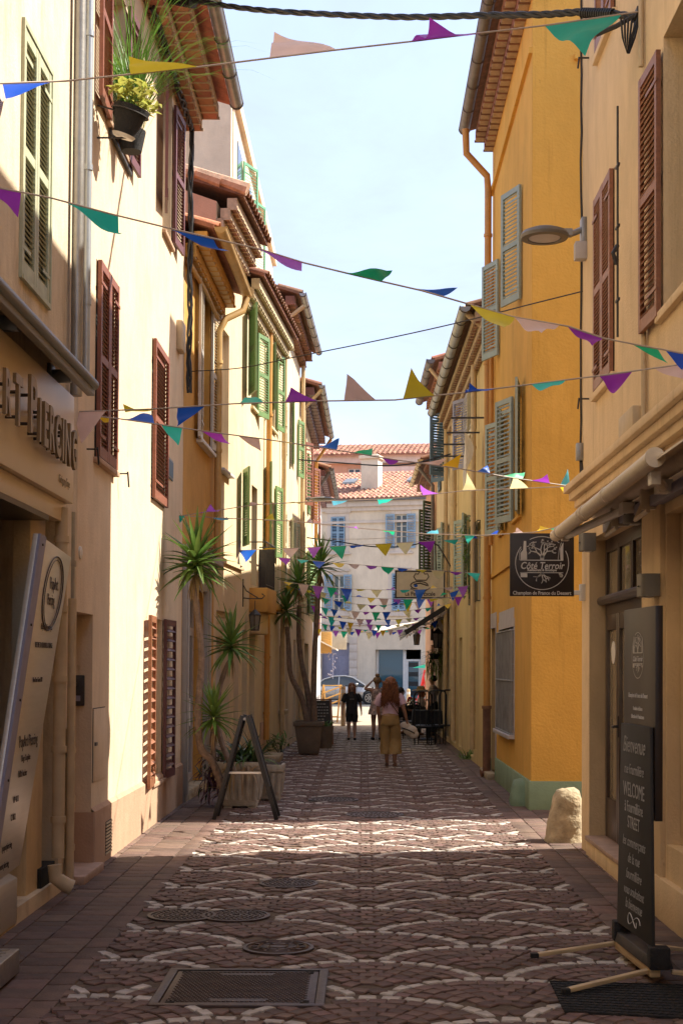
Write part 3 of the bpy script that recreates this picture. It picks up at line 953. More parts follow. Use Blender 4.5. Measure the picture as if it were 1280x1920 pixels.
# ochre house
f2 = Fac((-2.45, 19.24), (-2.375, 22.65))
L2 = base_thing('ochre_house', 'low ochre house with off white shutters and a grey shopfront behind the yucca', f2)
rW = f2.rect(372, 393, 525, 838)
sh = f2.rect(343, 385, 1000, 1490)
ops = [rW + [.2], [.22, 2.2, .12, 3.15, .35]]
obj('wall', wall_mb(f2, 7.75, ops, 5.5), M_['ochre'], L2, smooth=False)
window(f2, L2, rW, -.12, 2, 3)
sill(f2, L2, rW, 'white', .15, .06, .1)
leaf_at(f2, L2, 374, 366, 505, 830, M_['whitewood'], 44, 2, .6, -1)
leaf_at(f2, L2, 392, 407, 560, 842, M_['whitewood'], 44, 2, .62, 1)
eave(f2, L2, 7.72, .42, 'terra', 'ochre', 2, gut='pipe_y', gr=.085, depth=5.5, under_tile='pipe_y', cell=.26, brackets=False)
pipe(f2, L2, [(3.3, 7.72, .5), (3.25, 7.5, .45), (3.05, 7.32, .2), (3.0, 7.1, .1), (3.0, 4.0, .1), (3.0, 3.55, .1)], .055, 'pipe_y', [(3.0, 6.6, .1), (3.0, 5.2, .1), (3.0, 4.1, .1)])
mb = MB(); mb.tube([f2.p(0, 7.35, .06), f2.p(1.6, 7.36, .08), f2.p(3.1, 7.32, .07)], .035, 8); obj('cable_duct', mb, M_['pipe_y'], L2)
# shopfront: pilasters, cornice, glazed door
mb = MB()
f2.box(mb, .03, .23, .0, 3.25, -.02, .07); f2.box(mb, 2.2, 2.62, .0, 3.25, -.02, .07)
f2.box(mb, .23, 2.2, 2.95, 3.25, -.02, .06)
f2.box(mb, -.0, 2.7, 3.25, 3.36, -.02, .16); f2.box(mb, -.0, 2.7, 3.362, 3.45, -.02, .24); f2.box(mb, -.0, 2.7, 3.452, 3.5, -.02, .2)
f2.box(mb, .05, .21, .1, 3.0, .071, .085); f2.box(mb, 2.3, 2.52, .1, 3.0, .071, .085)
obj('shopfront', mb, M_['greypaint'], L2, bev=.006)
dr = MB(); f2.box(dr, .25, .36, .14, 2.94, -.2, -.14); f2.box(dr, 1.1, 1.22, .14, 2.94, -.2, -.14); f2.box(dr, 2.06, 2.18, .14, 2.94, -.2, -.14)
f2.box(dr, .36, 2.06, .14, .26, -.2, -.141); f2.box(dr, .36, 2.06, 2.30, 2.42, -.2, -.141); f2.box(dr, .36, 2.06, 2.84, 2.94, -.2, -.141)
dd = obj('glazed_door', dr, M_['lav'], L2, smooth=False)
for (a, b, c, d) in ((.362, 1.098, .262, 2.298), (1.222, 2.058, .262, 2.298), (.362, 1.098, 2.422, 2.838), (1.222, 2.058, 2.422, 2.838)):
    t = MB(); f2.box(t, a, b, c, d, -.18, -.17); obj('pane', t, M_['glass'], dd, smooth=False)
t = MB(); t.tube([f2.p(1.05, 1.0, -.13), f2.p(1.05, 1.0, -.04), f2.p(1.05, 1.38, -.04), f2.p(1.05, 1.38, -.13)], .022, 8); obj('handle', t, M_['white'], dd)
t = MB(); f2.box(t, .2, 2.25, -.01, .13, -.35, .06); obj('door_step', t, M_['stone'], L2, bev=.01)
# bird spikes above the shop cornice
sp = MB(); rr_ = random.Random(5)
for i in range(70):
    u = .1 + 2.5 * i / 70; sp.tube([f2.p(u, 3.5, .1), f2.p(u + rr_.uniform(-.05, .05), 3.64, .1 + rr_.uniform(-.04, .12))], .0025, 3, cap=False)
struct('bird_spikes', sp, M_['iron'], 'stuff', L2)
# alarm box
u, v = f2.hit(343, 632, .08)
mb = MB(); f2.box(mb, u - .16, u + .16, v - .2, v + .2, .0, .1); obj('alarm_box', mb, M_['conduit'], L2, bev=.03)

# cream house with the grey recess
f3 = Fac((-2.375, 22.64), (-2.17, 25.35))
L3 = base_thing('narrow_cream_house', 'narrow cream house with a blind grey window recess and a roller shutter', f3)
rw3 = f3.rect(412, 429, 618, 885)
rs3 = [.25, 1.6, .15, 2.75]
H3 = 9.3
ops = [rw3 + [.16], rs3 + [.18], [2.0, 2.5, .1, 2.3, .2]]
obj('wall', wall_mb(f3, H3, ops, 5.5, gable=1.0), M_['cream2'], L3, smooth=False)
mb = MB(); f3.box(mb, *rw3, -.17, -.155); obj('blind_panel', mb, M_['greypaint'], L3, smooth=False)
sill(f3, L3, rw3, 'lav', .1, .05, .1)
mb = MB(); f3.box(mb, rs3[0], rs3[1], 2.3, 2.75, -.19, -.05)
ro = obj('roller_shutter', mb, M_['cream2'], L3, smooth=False)
for i in range(4):
    t = MB(); v_ = 2.32 + i * .11; f3.box(t, rs3[0] + .002, rs3[1] - .002, v_, v_ + .1, -.05, -.035); obj('slat', t, M_['conduit'], ro, bev=.008)
t = MB(); f3.box(t, rs3[0], rs3[1], .15, 2.3, -.19, -.16); obj('shop_panel', t, M_['lav'], L3, smooth=False)
t = MB(); f3.box(t, 2.0, 2.5, .1, 2.3, -.21, -.19); obj('door', t, M_['greypaint'], L3, smooth=False)
t = MB(); f3.box(t, .0, f3.L, 3.55, 3.62, -.01, .05); obj('cable_ledge', t, M_['cream2'], L3, smooth=False)
eave(f3, L3, H3, .45, 'terra_d', 'mortar', 3, gut=None, depth=5.5, cell=.22, pitch=.32)
# ridge tiles down the gable edge
rt = MB()
for i in range(9):
    k0 = .5 - i * .42; zz = lambda k: H3 + .2 + .32 * (.45 - k)
    rt.tube([f3.p(-.02, zz(k0), k0), f3.p(-.02, zz(k0 - .42) + .03, k0 - .44)], [.11, .09], 8)
obj('verge_tiles', rt, M_['terra_p'], L3)['kind'] = 'stuff'
t = MB(); t.add([f3.p(-.025, 7.6, -.05), f3.p(-.025, 7.6, -5), f3.p(-.025, H3 + 1.0, -2.7), f3.p(-.025, H3, .0)], [(0, 1, 2, 3)])
obj('gable_render', t, M_['pink'], L3, smooth=False)

# green-shuttered cream house with balcony
f4 = Fac((-2.17, 25.34), (-1.80, 30.35))
L4 = base_thing('balcony_house', 'pale cream house with bright green shutters and a small ochre balcony', f4)
H4 = 8.75
def fw(f, x0, x1, y0, y1): return f.rect(x0, x1, y0, y1)
w4a = [1.0, 1.85, f4.hit(478, 770)[1], f4.hit(478, 600)[1]]
w4b = [3.35, 4.25, w4a[2] + .05, w4a[3]]
w4c = [1.15, 1.85, f4.hit(468, 1095)[1], f4.hit(468, 905)[1]]
w4d = [3.4, 4.2, w4c[2] + .5, w4c[3]]
ops = [w4a + [.2], w4b + [.2], w4c + [.2], w4d + [.2], [.15, .75, .1, 2.5, .25], [1.0, 1.7, .1, 2.45, .25], [3.2, 3.9, .1, 2.5, .3]]
obj('wall', wall_mb(f4, H4, ops, 5.5), M_['cream3'], L4, smooth=False)
for w_ in (w4a, w4b, w4d): window(f4, L4, w_, -.14, 2, 3, parts=False); sill(f4, L4, w_, 'cream3', .06, .05, .06)
window(f4, L4, w4c, -.14, 1, 1)
leaf_at(f4, L4, 463, 474, 578, 742, M_['green'], 26, 2, .56, -1)
leaf_at(f4, L4, 479, 498, 622, 778, M_['green'], 26, 2, .56, 1)
leaf_at(f4, L4, 504, 509, 650, 775, M_['green'], 26, 2, .5, -1)
leaf_at(f4, L4, 516, 527, 660, 805, M_['green'], 26, 2, .5, 1)
leaf_at(f4, L4, 452, 462, 880, 1025, M_['green'], 26, 2, .5, -1)
leaf_at(f4, L4, 499, 503, 870, 1050, M_['green'], 26, 2, .5, -1)
leaf_at(f4, L4, 513, 525, 910, 1045, M_['green'], 26, 2, .5, 1)
for (a, b) in ((.15, .75), (1.0, 1.7), (3.2, 3.9)):
    t = MB(); f4.box(t, a, b, .1, 2.5, -.26, -.22); dd = obj('door', t, M_['greypaint'], L4, smooth=False)
    for (c, d) in ((.25, .95), (1.1, 1.6), (1.75, 2.3)):
        t = MB(); f4.box(t, a + .1, b - .1, c, d, -.219, -.205); obj('panel', t, M_['greypaint'], dd, bev=.005)
eave(f4, L4, H4, .40, 'terra_d', 'genoise_p', 3, gut=None, depth=5.5, under_tile='genoise_p', cell=.24)
# balcony: deep parapet box, iron railing
t = MB(); f4.box(t, .95, 2.2, 2.85, 3.3, -.02, .34); bc = obj('balcony', t, M_['ochre'], L4, bev=.015)
t = MB(); f4.box(t, 1.05, 2.05, 2.45, 2.85, -.02, .2); obj('balcony_bracket', t, M_['cream3'], bc, bev=.03)
t = MB()
for u in [1.0 + .19 * i for i in range(7)]: t.tube([f4.p(u, 3.3, .3), f4.p(u, 4.15, .3)], .008, 5)
t.tube([f4.p(.98, 4.15, .0), f4.p(.98, 4.15, .3), f4.p(2.16, 4.15, .3), f4.p(2.16, 4.15, .0)], .014, 6)
t.tube([f4.p(.98, 3.36, .3), f4.p(2.16, 3.36, .3)], .01, 6)
obj('balcony_railing', t, M_['iron'], bc)
t = MB(); f4.box(t, 2.12, 2.15, 3.32, 4.1, .0, .3); obj('balcony_screen', t, M_['iron'], bc, smooth=False)
pipe(f4, L4, [(2.75, 8.5, .1), (2.75, .4, .08)], .055, 'pipe_o', [(2.75, 6.8, .1), (2.75, 4.6, .1), (2.75, 2.0, .09), (2.75, .9, .08)])
t = MB(); f4.box(t, 2.4, 3.15, .0, .75, -.01, .03); obj('plinth', t, M_['cream_plinth'], L4, bev=.01)
t = MB(); f4.box(t, 2.35, 4.95, 3.0, 3.14, -.01, .12); obj('string_course', t, M_['ochre'], L4, bev=.02)

# beige house further on
f5 = Fac((-1.80, 30.34), (-1.63, 36.05))
L5 = base_thing('beige_house', 'tall beige rendered house with deep brown eaves and pale green shutters', f5)
H5 = 9.75
w5a = [.55, 1.35, f5.hit(538, 872)[1], f5.hit(538, 765)[1]]
w5b = [3.0, 3.9, f5.hit(560, 900)[1], f5.hit(560, 785)[1]]
w5c = [.6, 1.4, f5.hit(536, 1090)[1], f5.hit(536, 962)[1]]
w5d = [3.0, 3.9, w5c[2], w5c[3]]
ops = [w_ + [.2] for w_ in (w5a, w5b, w5c, w5d)] + [[1.9, 2.6, .1, 2.5, .3], [4.2, 4.9, .1, 2.5, .3], [.3, 1.1, .9, 2.3, .2]]
obj('wall', wall_mb(f5, H5, ops, 1.25), M_['cream4'], L5, smooth=False)
for w_ in (w5a, w5c): closed_pair(f5, L5, w_, M_['palegreen'], 20, 2, .02, parts=False)
for w_ in (w5b, w5d): window(f5, L5, w_, -.14, 2, 3, parts=False)
leaf_at(f5, L5, 556, 565, 785, 893, M_['green'], 22, 2, .5, 1)
open_leaf(f5, L5, w5b[0], w5b[2], w5b[3], .45, 8, -1, M_['green'], 22, 2, parts=False)
open_leaf(f5, L5, w5d[0], w5d[2], w5d[3], .45, 8, -1, M_['palegreen'], 22, 2, parts=False)
open_leaf(f5, L5, w5d[1], w5d[2], w5d[3], .45, 10, 1, M_['palegreen'], 22, 2, parts=False)
for (a, b) in ((1.9, 2.6), (4.2, 4.9)):
    t = MB(); f5.box(t, a, b, .1, 2.5, -.31, -.26); obj('door', t, M_['greypaint'], L5, smooth=False)
t = MB(); f5.box(t, .3, 1.1, .9, 2.3, -.21, -.19); obj('shop_window', t, M_['glass'], L5, smooth=False)
t = MB(); f5.box(t, .2, 1.3, .8, .9, -.02, .12); obj('window_sill', t, M_['stone'], L5, bev=.02)
eave(f5, L5, H5, .42, 'terra_d', 'terra_d', 2, gut='zinc', depth=1.25, cell=.24, tiles=False)
pipe(f5, L5, [(.1, 9.6, .5), (.1, 9.3, .1), (.1, .3, .08)], .05, 'pipe_c', [(.1, 7, .1), (.1, 4, .1), (.1, 1.5, .1)])
pipe(f5, L5, [(5.5, 9.5, .1), (5.5, .3, .08)], .05, 'pipe_c', [(5.5, 5, .1), (5.5, 2.5, .1)])

# brown-eaved house and the last house of the row
f6 = Fac((-1.63, 36.04), (-1.56, 44.05))
L6 = base_thing('brown_eaved_house', 'pale house with dark red timber eaves and brown shutters near the square', f6)
H6 = 8.9
ws = [[1.2, 2.1, 6.2, 7.9], [4.0, 4.9, 6.2, 7.9], [6.3, 7.1, 6.2, 7.9], [1.2, 2.1, 3.3, 5.1], [4.0, 4.9, 3.3, 5.1], [6.3, 7.1, 3.3, 5.1]]
obj('wall', wall_mb(f6, H6, [w_ + [.18] for w_ in ws] + [[1, 1.9, .1, 2.4, .3], [3.2, 5.6, .3, 2.5, .3]], 1.3), M_['cream3'], L6, smooth=False)
for i, w_ in enumerate(ws):
    if i in (1, 3): closed_pair(f6, L6, w_, M_['green'] if i else M_['redwood'], 16, 2, .02, parts=False)
    else:
        window(f6, L6, w_, -.12, 2, 3, parts=False)
        mt_ = M_['redwood'] if i < 3 else M_['green']
        open_leaf(f6, L6, w_[0], w_[2], w_[3], .45, 10, -1, mt_, 16, 2, parts=False)
        open_leaf(f6, L6, w_[1], w_[2], w_[3], .45, 25, 1, mt_, 16, 2, parts=False)
t = MB(); f6.box(t, 1, 1.9, .1, 2.4, -.31, -.28); f6.box(t, 3.2, 5.6, .3, 2.5, -.31, -.28); obj('shop_window', t, M_['glass'], L6, smooth=False)
eave(f6, L6, H6, .5, 'terra_d', 'darkred', 2, gut='zinc', depth=1.3, cell=.5, tiles=False, under_tile='darkred')
pipe(f6, L6, [(.05, 8.9, .55), (.05, 8.4, .1), (.05, .2, .08)], .05, 'pipe_c', [(.05, 5, .1), (.05, 2.5, .1)])
pipe(f6, L6, [(7.9, 8.9, .55), (7.9, 8.2, .1), (7.9, .2, .08)], .05, 'pipe_o', [(7.9, 5, .1), (7.9, 2.5, .1)])
f7 = Fac((-1.56, 44.04), (-1.52, 51.5))
L7 = base_thing('end_house', 'last pale house on the shop side where the street opens to the square', f7)
ws = [[1.5, 2.3, 5.4, 7.0], [4.6, 5.4, 5.4, 7.0], [1.5, 2.3, 2.9, 4.4], [4.6, 5.4, 2.9, 4.4]]
obj('wall', wall_mb(f7, 7.9, [w_ + [.18] for w_ in ws], 5), M_['white'], L7, smooth=False)
for w_ in ws: closed_pair(f7, L7, w_, M_['redwood'], 14, 2, .02, parts=False)
eave(f7, L7, 7.9, .5, 'terra_d', 'darkred', 2, gut='zinc_d', depth=5, cell=.5, tiles=False, under_tile='darkred')
pipe(f7, L7, [(.1, 7.9, .5), (.1, 7.3, .1), (.1, .2, .08)], .05, 'zinc_d')

# apartment block rising behind
fa = Fac((-3.12, 33.4), (-3.05, 47.0))
LA = thing('apartment_block', 'tall beige apartment block rising behind the tiled roofs with mint green shutters', 'apartment block', (-6, 40, 0), None)
HA = 15.2
wa = [[1.2, 2.2, 11.6, 13.6], [4.3, 5.3, 11.6, 13.6]]
obj('wall', wall_mb(fa, HA, [], 9), M_['beige'], LA, smooth=False)
for (xh, xf, yt, yb) in ((453, 474, 297, 470), (473, 490, 370, 520)):
    u_, v1_ = fa.hit(xh, yt); v0_ = fa.hit(xh, yb)[1]
    leaf_at(fa, LA, xh, xf, yt, yb, M_['mint'], 26, 2, .75, 1)
    t = MB(); fa.box(t, u_ - 1.2, u_, v0_, v1_, .002, .02); wd_ = obj('window', t, M_['glass'], LA, smooth=False)
t = MB(); fa.box(t, -.15, 13.7, HA - .02, HA + .28, -9.1, .12); obj('parapet', t, M_['beige'], LA, smooth=False)
t = MB(); t.box((-5.2, 33.36, HA + .9), (1.2, 1.6, 2.2)); obj('stair_tower', t, M_['beige'], LA, smooth=False)
t = MB(); t.box((-3.6, 33.3, 7.6), (.9, .5, 15.0)); obj('wall_pier', t, M_['beige'], LA, smooth=False)

# ---------------------------------------------------------------- right row
g1 = Fac((2.25, -12), (2.25, 14.63), False)
G1 = base_thing('sand_coloured_house', 'sand coloured house with brown shutters above the restaurant door and white awning', g1)
U = lambda y: y + 12
rC = g1.rect(1119, 1151, 345, 718); rD = [0, 0, 0, 0]
uD = g1.hit(1243, 350)[0]
rD = [uD - 1.1, uD, g1.hit(1243, 585)[1], g1.hit(1243, 70)[1]]
rE = g1.rect(1122, 1153, -220, 62)
dv0, dv1 = .18, 3.12
du0, du1 = U(11.3), U(14.15)
ops = [rC + [.2], rD + [.32], rE + [.2], [du0, du1, dv0, dv1, .18], [U(8.0), U(10.55), .55, 3.0, .1]]
obj('wall', wall_mb(g1, 9.9, ops, 6), M_['r1'], G1, smooth=False)
closed_pair(g1, G1, rC, M_['darkred'] if False else M_['brownwood'], 44, 2, .01)
closed_pair(g1, G1, rE, M_['brownwood'], 40, 2, .01, parts=False)
window(g1, G1, rD, -.26, 2, 3)
leaf_at(g1, G1, 1243, 1207, 92, 592, M_['brownwood'], 34, 2, .60, 1)
for r_ in (rC, rE, rD): sill(g1, G1, r_, 'r1', .1, .07, .05)
# iron bar and catch by the big leaf
u, v = g1.hit(1203, 350)
mb = MB(); mb.tube([g1.p(u, rD[2], .2), g1.p(u, rD[3] - .2, .2)], .01, 6)
for zz in (.3, .9, 1.4): mb.beam(g1.p(u - .06, rD[2] + zz, .2), g1.p(u + .06, rD[2] + zz, .2), .02, .02)
mb.tube([g1.p(u, rD[2] + .75, .2), g1.p(u - .02, rD[2] + .68, .24), g1.p(u, rD[2] + .6, .21), g1.p(u + .03, rD[2] + .64, .2)], .018, 6)
obj('shutter_bolt', mb, M_['iron'], G1)
for (x, y) in ((1100, 118), (1100, 752)):
    u, v = g1.hit(x, y)
    mb = MB(); mb.tube([g1.p(u - .12, v, -.02), g1.p(u - .12, v, .1)], .009, 6); mb.beam(g1.p(u - .12, v + .01, .1), g1.p(u - .1, v - .1, .11), .014, .012)
    obj('shutter_stay', mb, M_['iron'], G1)
# storey cornice
mb = MB()
za = 3.60
for (v0, v1, k) in ((za - .02, za + .06, .12), (za + .062, za + .13, .17), (za - .10, za - .022, .07)):
    g1.box(mb, 0, g1.L + k, v0, v1, -.02, k)
obj('cornice', mb, M_['r1'], G1, bev=.008)
t = MB(); t.hexa([g1.p(0, za + .13, .16), g1.p(g1.L + .1, za + .13, .16), g1.p(g1.L + .1, za + .13, -.02), g1.p(0, za + .13, -.02), g1.p(0, za + .14, .16), g1.p(g1.L + .1, za + .14, .16), g1.p(g1.L + .1, za + .24, -.02), g1.p(0, za + .24, -.02)])
obj('cornice_weathering', t, M_['r1'], G1, smooth=False)
eave(g1, G1, 9.9, .55, 'terra', 'mortar', 2, u0=14, gut='zinc_d', tiles=False, brackets=False)
# pillar by the door, step, plinth
mb = MB(); g1.box(mb, U(10.6), U(11.3), .0, 3.48, -.02, .04); obj('pillar', mb, M_['r1'], G1, bev=.012)
mb = MB(); g1.box(mb, du0, du1 + .02, -.02, dv0 - .03, -.2, .03); g1.box(mb, U(6), du0, -.02, .3, -.02, .05); obj('plinth', mb, M_['r1'], G1, bev=.012)
mb = MB(); g1.box(mb, du0 - .0, du1 - .0, dv0 - .03, dv0 + .012, -.2, .045); obj('door_step', mb, M_['step'], G1, bev=.006)
# restaurant door: fixed side lights and a folding pair, transom of three panes
k0 = -.16
mb = MB()
g1.box(mb, du1 - .07, du1, dv0 + .012, dv1, k0 - .06, k0); g1.box(mb, du0, du0 + .07, dv0 + .012, dv1, k0 - .06, k0)
g1.box(mb, du0 + .07, du1 - .07, dv1 - .09, dv1, k0 - .06, k0 - .002)
zt = 2.42
g1.box(mb, du0 + .07, du1 - .07, zt - .05, zt + .06, k0 - .06, k0 - .002)
dfm = obj('door_frame', mb, M_['bronze'], G1, smooth=False)
t = MB(); t.tube([g1.p(du0 + .1, zt + .09, k0 + .05), g1.p(du1 - .05, zt + .09, k0 + .05)], .045, 10); obj('transom_rail', t, M_['bronze'], dfm)
cw = (du1 - du0 - .14) / 4
for i in range(4):
    a = du0 + .07 + cw * i; b = a + cw
    t = MB()
    g1.box(t, a + .004, a + .075, dv0 + .02, zt - .052, k0 - .05, k0 + .012); g1.box(t, b - .075, b - .004, dv0 + .02, zt - .052, k0 - .05, k0 + .012)
    g1.box(t, a + .075, b - .075, dv0 + .02, dv0 + .4, k0 - .05, k0 + .008); g1.box(t, a + .075, b - .075, zt - .2, zt - .052, k0 - .05, k0 + .008)
    dl = obj('door', t, M_['bronze'], G1, bev=.004)
    t = MB(); g1.box(t, a + .077, b - .077, dv0 + .402, zt - .202, k0 - .03, k0 - .02); obj('pane', t, M_['glass_d'], dl, smooth=False)
    t = MB(); g1.box(t, a + .006, a + .05, zt + .06, dv1 - .09, k0 - .05, k0 + .006); g1.box(t, b - .05, b - .006, zt + .06, dv1 - .09, k0 - .05, k0 + .006); g1.box(t, a + .049, b - .049, zt + .06, zt + .1, k0 - .05, k0 + .005); g1.box(t, a + .049, b - .049, dv1 - .13, dv1 - .09, k0 - .05, k0 + .005); tr = obj('transom', t, M_['bronze'], dfm, smooth=False)
    t = MB(); g1.box(t, a + .052, b - .052, zt + .062, dv1 - .092, k0 - .03, k0 - .02); obj('transom_pane', t, M_['glass_d'], dfm, smooth=False)
    if i == 2:
        t = MB(); t.tube([g1.p(b - .04, 1.3, k0 + .01), g1.p(b - .04, 1.3, k0 + .07), g1.p(b - .16, 1.3, k0 + .075)], .013, 8); g1.box(t, b - .055, b - .025, 1.2, 1.4, k0 + .012, k0 + .02); obj('handle', t, M_['black'], dl)
    if i == 3:
        t = MB(); t.lathe([(.11, 0), (.11, .003), (.001, .004)], n=24, M=frame(g1.p((a + b) / 2 + .05, 2.0, k0 - .018), g1.d, (0, 0, 1)) @ Matrix.Diagonal((1, 1.0, -1, 1))); obj('round_sticker', t, M_['white'], dl)
t = MB(); g1.box(t, U(8.0) + .002, U(10.55) - .002, .552, 2.998, -.14, -.10); obj('recess_wall', t, M_['r1'], G1, smooth=False)
# recess beyond the pillar, its brown door and a curved handle
t = MB(); g1.box(t, U(8.0) + .01, U(9.75), .56, 2.6, -.098, -.07); bd = obj('shop_door', t, M_['brownwood'], G1, smooth=False)
t = MB(); t.tube([g1.p(U(9.65), 1.25, -.08), g1.p(U(9.65), 1.27, .0), g1.p(U(9.75), 1.27, .02), g1.p(U(9.78), 1.2, .02)], .012, 8); obj('handle', t, M_['zinc'], bd)
# conduits and junction boxes
u, v0_ = g1.hit(1213, 600); _, v1_ = g1.hit(1213, 790)
pipe(g1, G1, [(u, v0_ + .1, .03), (u, v1_, .03), (u + .05, v1_ - .04, .03), (u + .12, v1_ - .05, .03)], .022, 'conduit', name='conduit')
r_ = g1.rect(1178, 1205, 772, 822); t = MB(); g1.box(t, r_[0], r_[1], r_[2], r_[3], -.01, .09); jb = obj('junction_box', t, M_['conduit'], G1, bev=.012)
u, _ = g1.hit(1208, 80)
pipe(g1, G1, [(u, g1.hit(1208, -30)[1], .03), (u, g1.hit(1208, 125)[1], .03)], .022, 'conduit', name='conduit')
# loose cable along the house corner and ledge
rr_ = random.Random(11)
pts = [g1.p(g1.L - .03 + rr_.uniform(-.008, .008), 9.5 - i * .3, .012 + rr_.uniform(0, .01)) for i in range(20)]
mb = MB(); mb.tube(pts, .012, 5)
pts = [g1.p(g1.L - .1 - i * .25, za + .25 + rr_.uniform(-.006, .012), .01) for i in range(26)]
mb.tube([g1.p(g1.L - .03, za + .4, .015)] + pts, .012, 5)
obj('loose_cable', mb, M_['iron'], G1)
t = MB(); g1.box(t, g1.L - .09, g1.L - .02, za + .38, za + .56, .0, .07); obj('junction_box', t, M_['zinc'], G1, bev=.008)

# yellow house
g2 = Fac((2.2, 18.6), (2.2, 24.35), False)
G2 = base_thing('yellow_house', 'deep yellow house with sage green shutters and a green plinth', g2)
HY2 = 11.05
ga = g2.rect(936, 963, 1178, 1372)
gb_ = g2.rect(919, 929, 1178, 1445)
vA0, vA1 = g2.hit(958, 568)[1], g2.hit(958, 345)[1]
w2 = [[.5, .75, vA0, vA1], [3.6, 3.9, vA0, vA1]]
vB0, vB1 = g2.hit(955, 985)[1], g2.hit(955, 760)[1]
w2b = [[1.2, 2.1, vB0, vB1], [3.5, 4.2, vB0, vB1]]
ops = [ga + [.2], [gb_[0], gb_[1] + .3, .1, gb_[3], .25]] + [w_ + [.2] for w_ in w2b]
W2 = wall_mb(g2, HY2, ops, 6)
obj('wall', W2, M_['yellow_side'], G2, smooth=False)
# end wall towards the camera, coarser render
mb = MB(); e2 = Fac((2.2, 18.59), (8.2, 18.59), True)
re_ = [.62, 1.2, 9.95, 11.5]
mb = wall_mb(e2, HY2, [[.62, 1.2, 9.95, 10.9, .15]], .02, v0=.37)
obj('end_wall', mb, M_['yellow'], G2, smooth=False)
t = MB(); e2.box(t, .62, 1.2, 9.95, 10.9, -.04, -.015); obj('window', t, M_['glass'], G2, smooth=False)
t = MB(); e2.box(t, .55, 1.3, 9.88, 9.95, -.02, .06); obj('window_sill', t, M_['yellow'], G2, smooth=False)
t = MB(); e2.box(t, -.03, 6.0, -.02, .37, -.02, .03); obj('plinth', t, M_['green_plinth'], G2, bev=.008)
t = MB(); g2.box(t, -.01, gb_[0] - .12, -.02, .37, -.02, .03); g2.box(t, gb_[1] + .42, g2.L, -.02, .3, -.02, .03); obj('plinth', t, M_['green_plinth'], G2, bev=.008)
# render bands
um = g2.hit(985, 100)
t = MB(); g2.box(t, .0, g2.L, 9.98, 10.06, -.01, .05); obj('string_course', t, M_['yellow'], G2, smooth=False)
v_ = g2.hit(925, 1078)[1]
t = MB(); g2.box(t, .6, g2.L, v_ - .05, v_ + .02, -.01, .04); obj('string_course', t, M_['yellow'], G2, smooth=False)
eave(g2, G2, HY2, .42, 'terra_d', 'terra_d', 2, gut='zinc_d', cell=.24, tiles=False, under_tile='mortar', gr=.09)
# upper shutters
leaf_at(g2, G2, 979, 940, 347, 560, M_['sage'], 24)
leaf_at(g2, G2, 937, 903, 487, 665, M_['sage'], 24)
for w_ in w2b: window(g2, G2, w_, -.14, 2, 3, parts=False); sill(g2, G2, w_, 'yellow', .05, .05, .05)
open_leaf(g2, G2, w2b[0][0], vB0, vB1, .52, 10, -1, M_['sage'], 24, 2)
open_leaf(g2, G2, w2b[0][1], vB0, vB1, .55, 20, 1, M_['sage'], 24, 2)
open_leaf(g2, G2, w2b[1][0], vB0, vB1, .45, 12, -1, M_['sage'], 24, 2)
open_leaf(g2, G2, w2b[1][1], vB0, vB1, .45, 22, 1, M_['sage'], 24, 2)
# ground floor: grated window and door with white surrounds
window(g2, G2, ga, -.15, 2, 3, 'greypaint')
t = MB()
for (a, b, c, d) in ((ga[0] - .1, ga[0], ga[2] - .02, ga[3] + .12), (ga[1], ga[1] + .1, ga[2] - .02, ga[3] + .12), (ga[0], ga[1], ga[3], ga[3] + .28)):
    g2.box(t, a, b, c, d, -.05, .012)
obj('window_surround', t, M_['lav'], G2, smooth=False)
sill(g2, G2, ga, 'lav', .1, .06, .1)
cg = MB()
n_ = 13
for i in range(n_ + 1):
    u = ga[0] + (ga[1] - ga[0]) * i / n_; cg.tube([g2.p(u, ga[2], .05), g2.p(u, ga[3] - .05, .05)], .012, 5)
for v_ in (ga[2] + .01, (ga[2] + ga[3]) / 2, ga[3] - .05):
    g2.box(cg, ga[0] - .02, ga[1] + .02, v_ - .012, v_ + .012, .0 if v_ != 0 else .1, .18) if False else cg.tube([g2.p(ga[0] - .02, v_, -.02), g2.p(ga[0] - .02, v_, .055), g2.p(ga[1] + .02, v_, .055), g2.p(ga[1] + .02, v_, -.02)], .014, 5)
obj('window_grille', cg, M_['zinc'], G2)
t = MB(); g2.box(t, ga[0] + .0, ga[1], ga[2] + .02, ga[3] - .06, .02, .032); obj('mesh_screen', t, M_['zinc'], G2, smooth=False)
t = MB()
g2.box(t, gb_[0] - .12, gb_[0], .0, gb_[3] + .25, -.05, .012); g2.box(t, gb_[1] + .3, gb_[1] + .42, .0, gb_[3] + .25, -.05, .012); g2.box(t, gb_[0], gb_[1] + .3, gb_[3], gb_[3] + .25, -.05, .012)
obj('door_surround', t, M_['lav'], G2, smooth=False)
t = MB(); g2.box(t, gb_[0], gb_[1] + .3, .1, gb_[3], -.26, -.22); obj('door', t, M_['lav'], G2, smooth=False)
t = MB(); g2.box(t, gb_[0] - .1, gb_[1] + .4, -.01, .1, -.25, .15); obj('door_step', t, M_['stone'], G2, bev=.012)
# orange rain pipe
pipe(g2, G2, [(5.35, 11.0, .5), (5.4, 10.6, .48), (5.5, 10.25, .12), (5.5, 10.0, .1), (5.5, 2.0, .1), (5.5, 1.2, .1)], .06, 'pipe_o', [(5.5, 9.2, .1), (5.5, 7, .1), (5.5, 5, .1), (5.5, 3, .1)])
pipe(g2, G2, [(5.5, 1.2, .1), (5.5, .08, .1), (5.48, .06, .2)], .068, 'terra_d', [(5.5, 1.15, .1)])
pipe(g2, G2, [(5.25, 8.6, .06), (5.25, 3.9, .06)], .035, 'pipe_o')

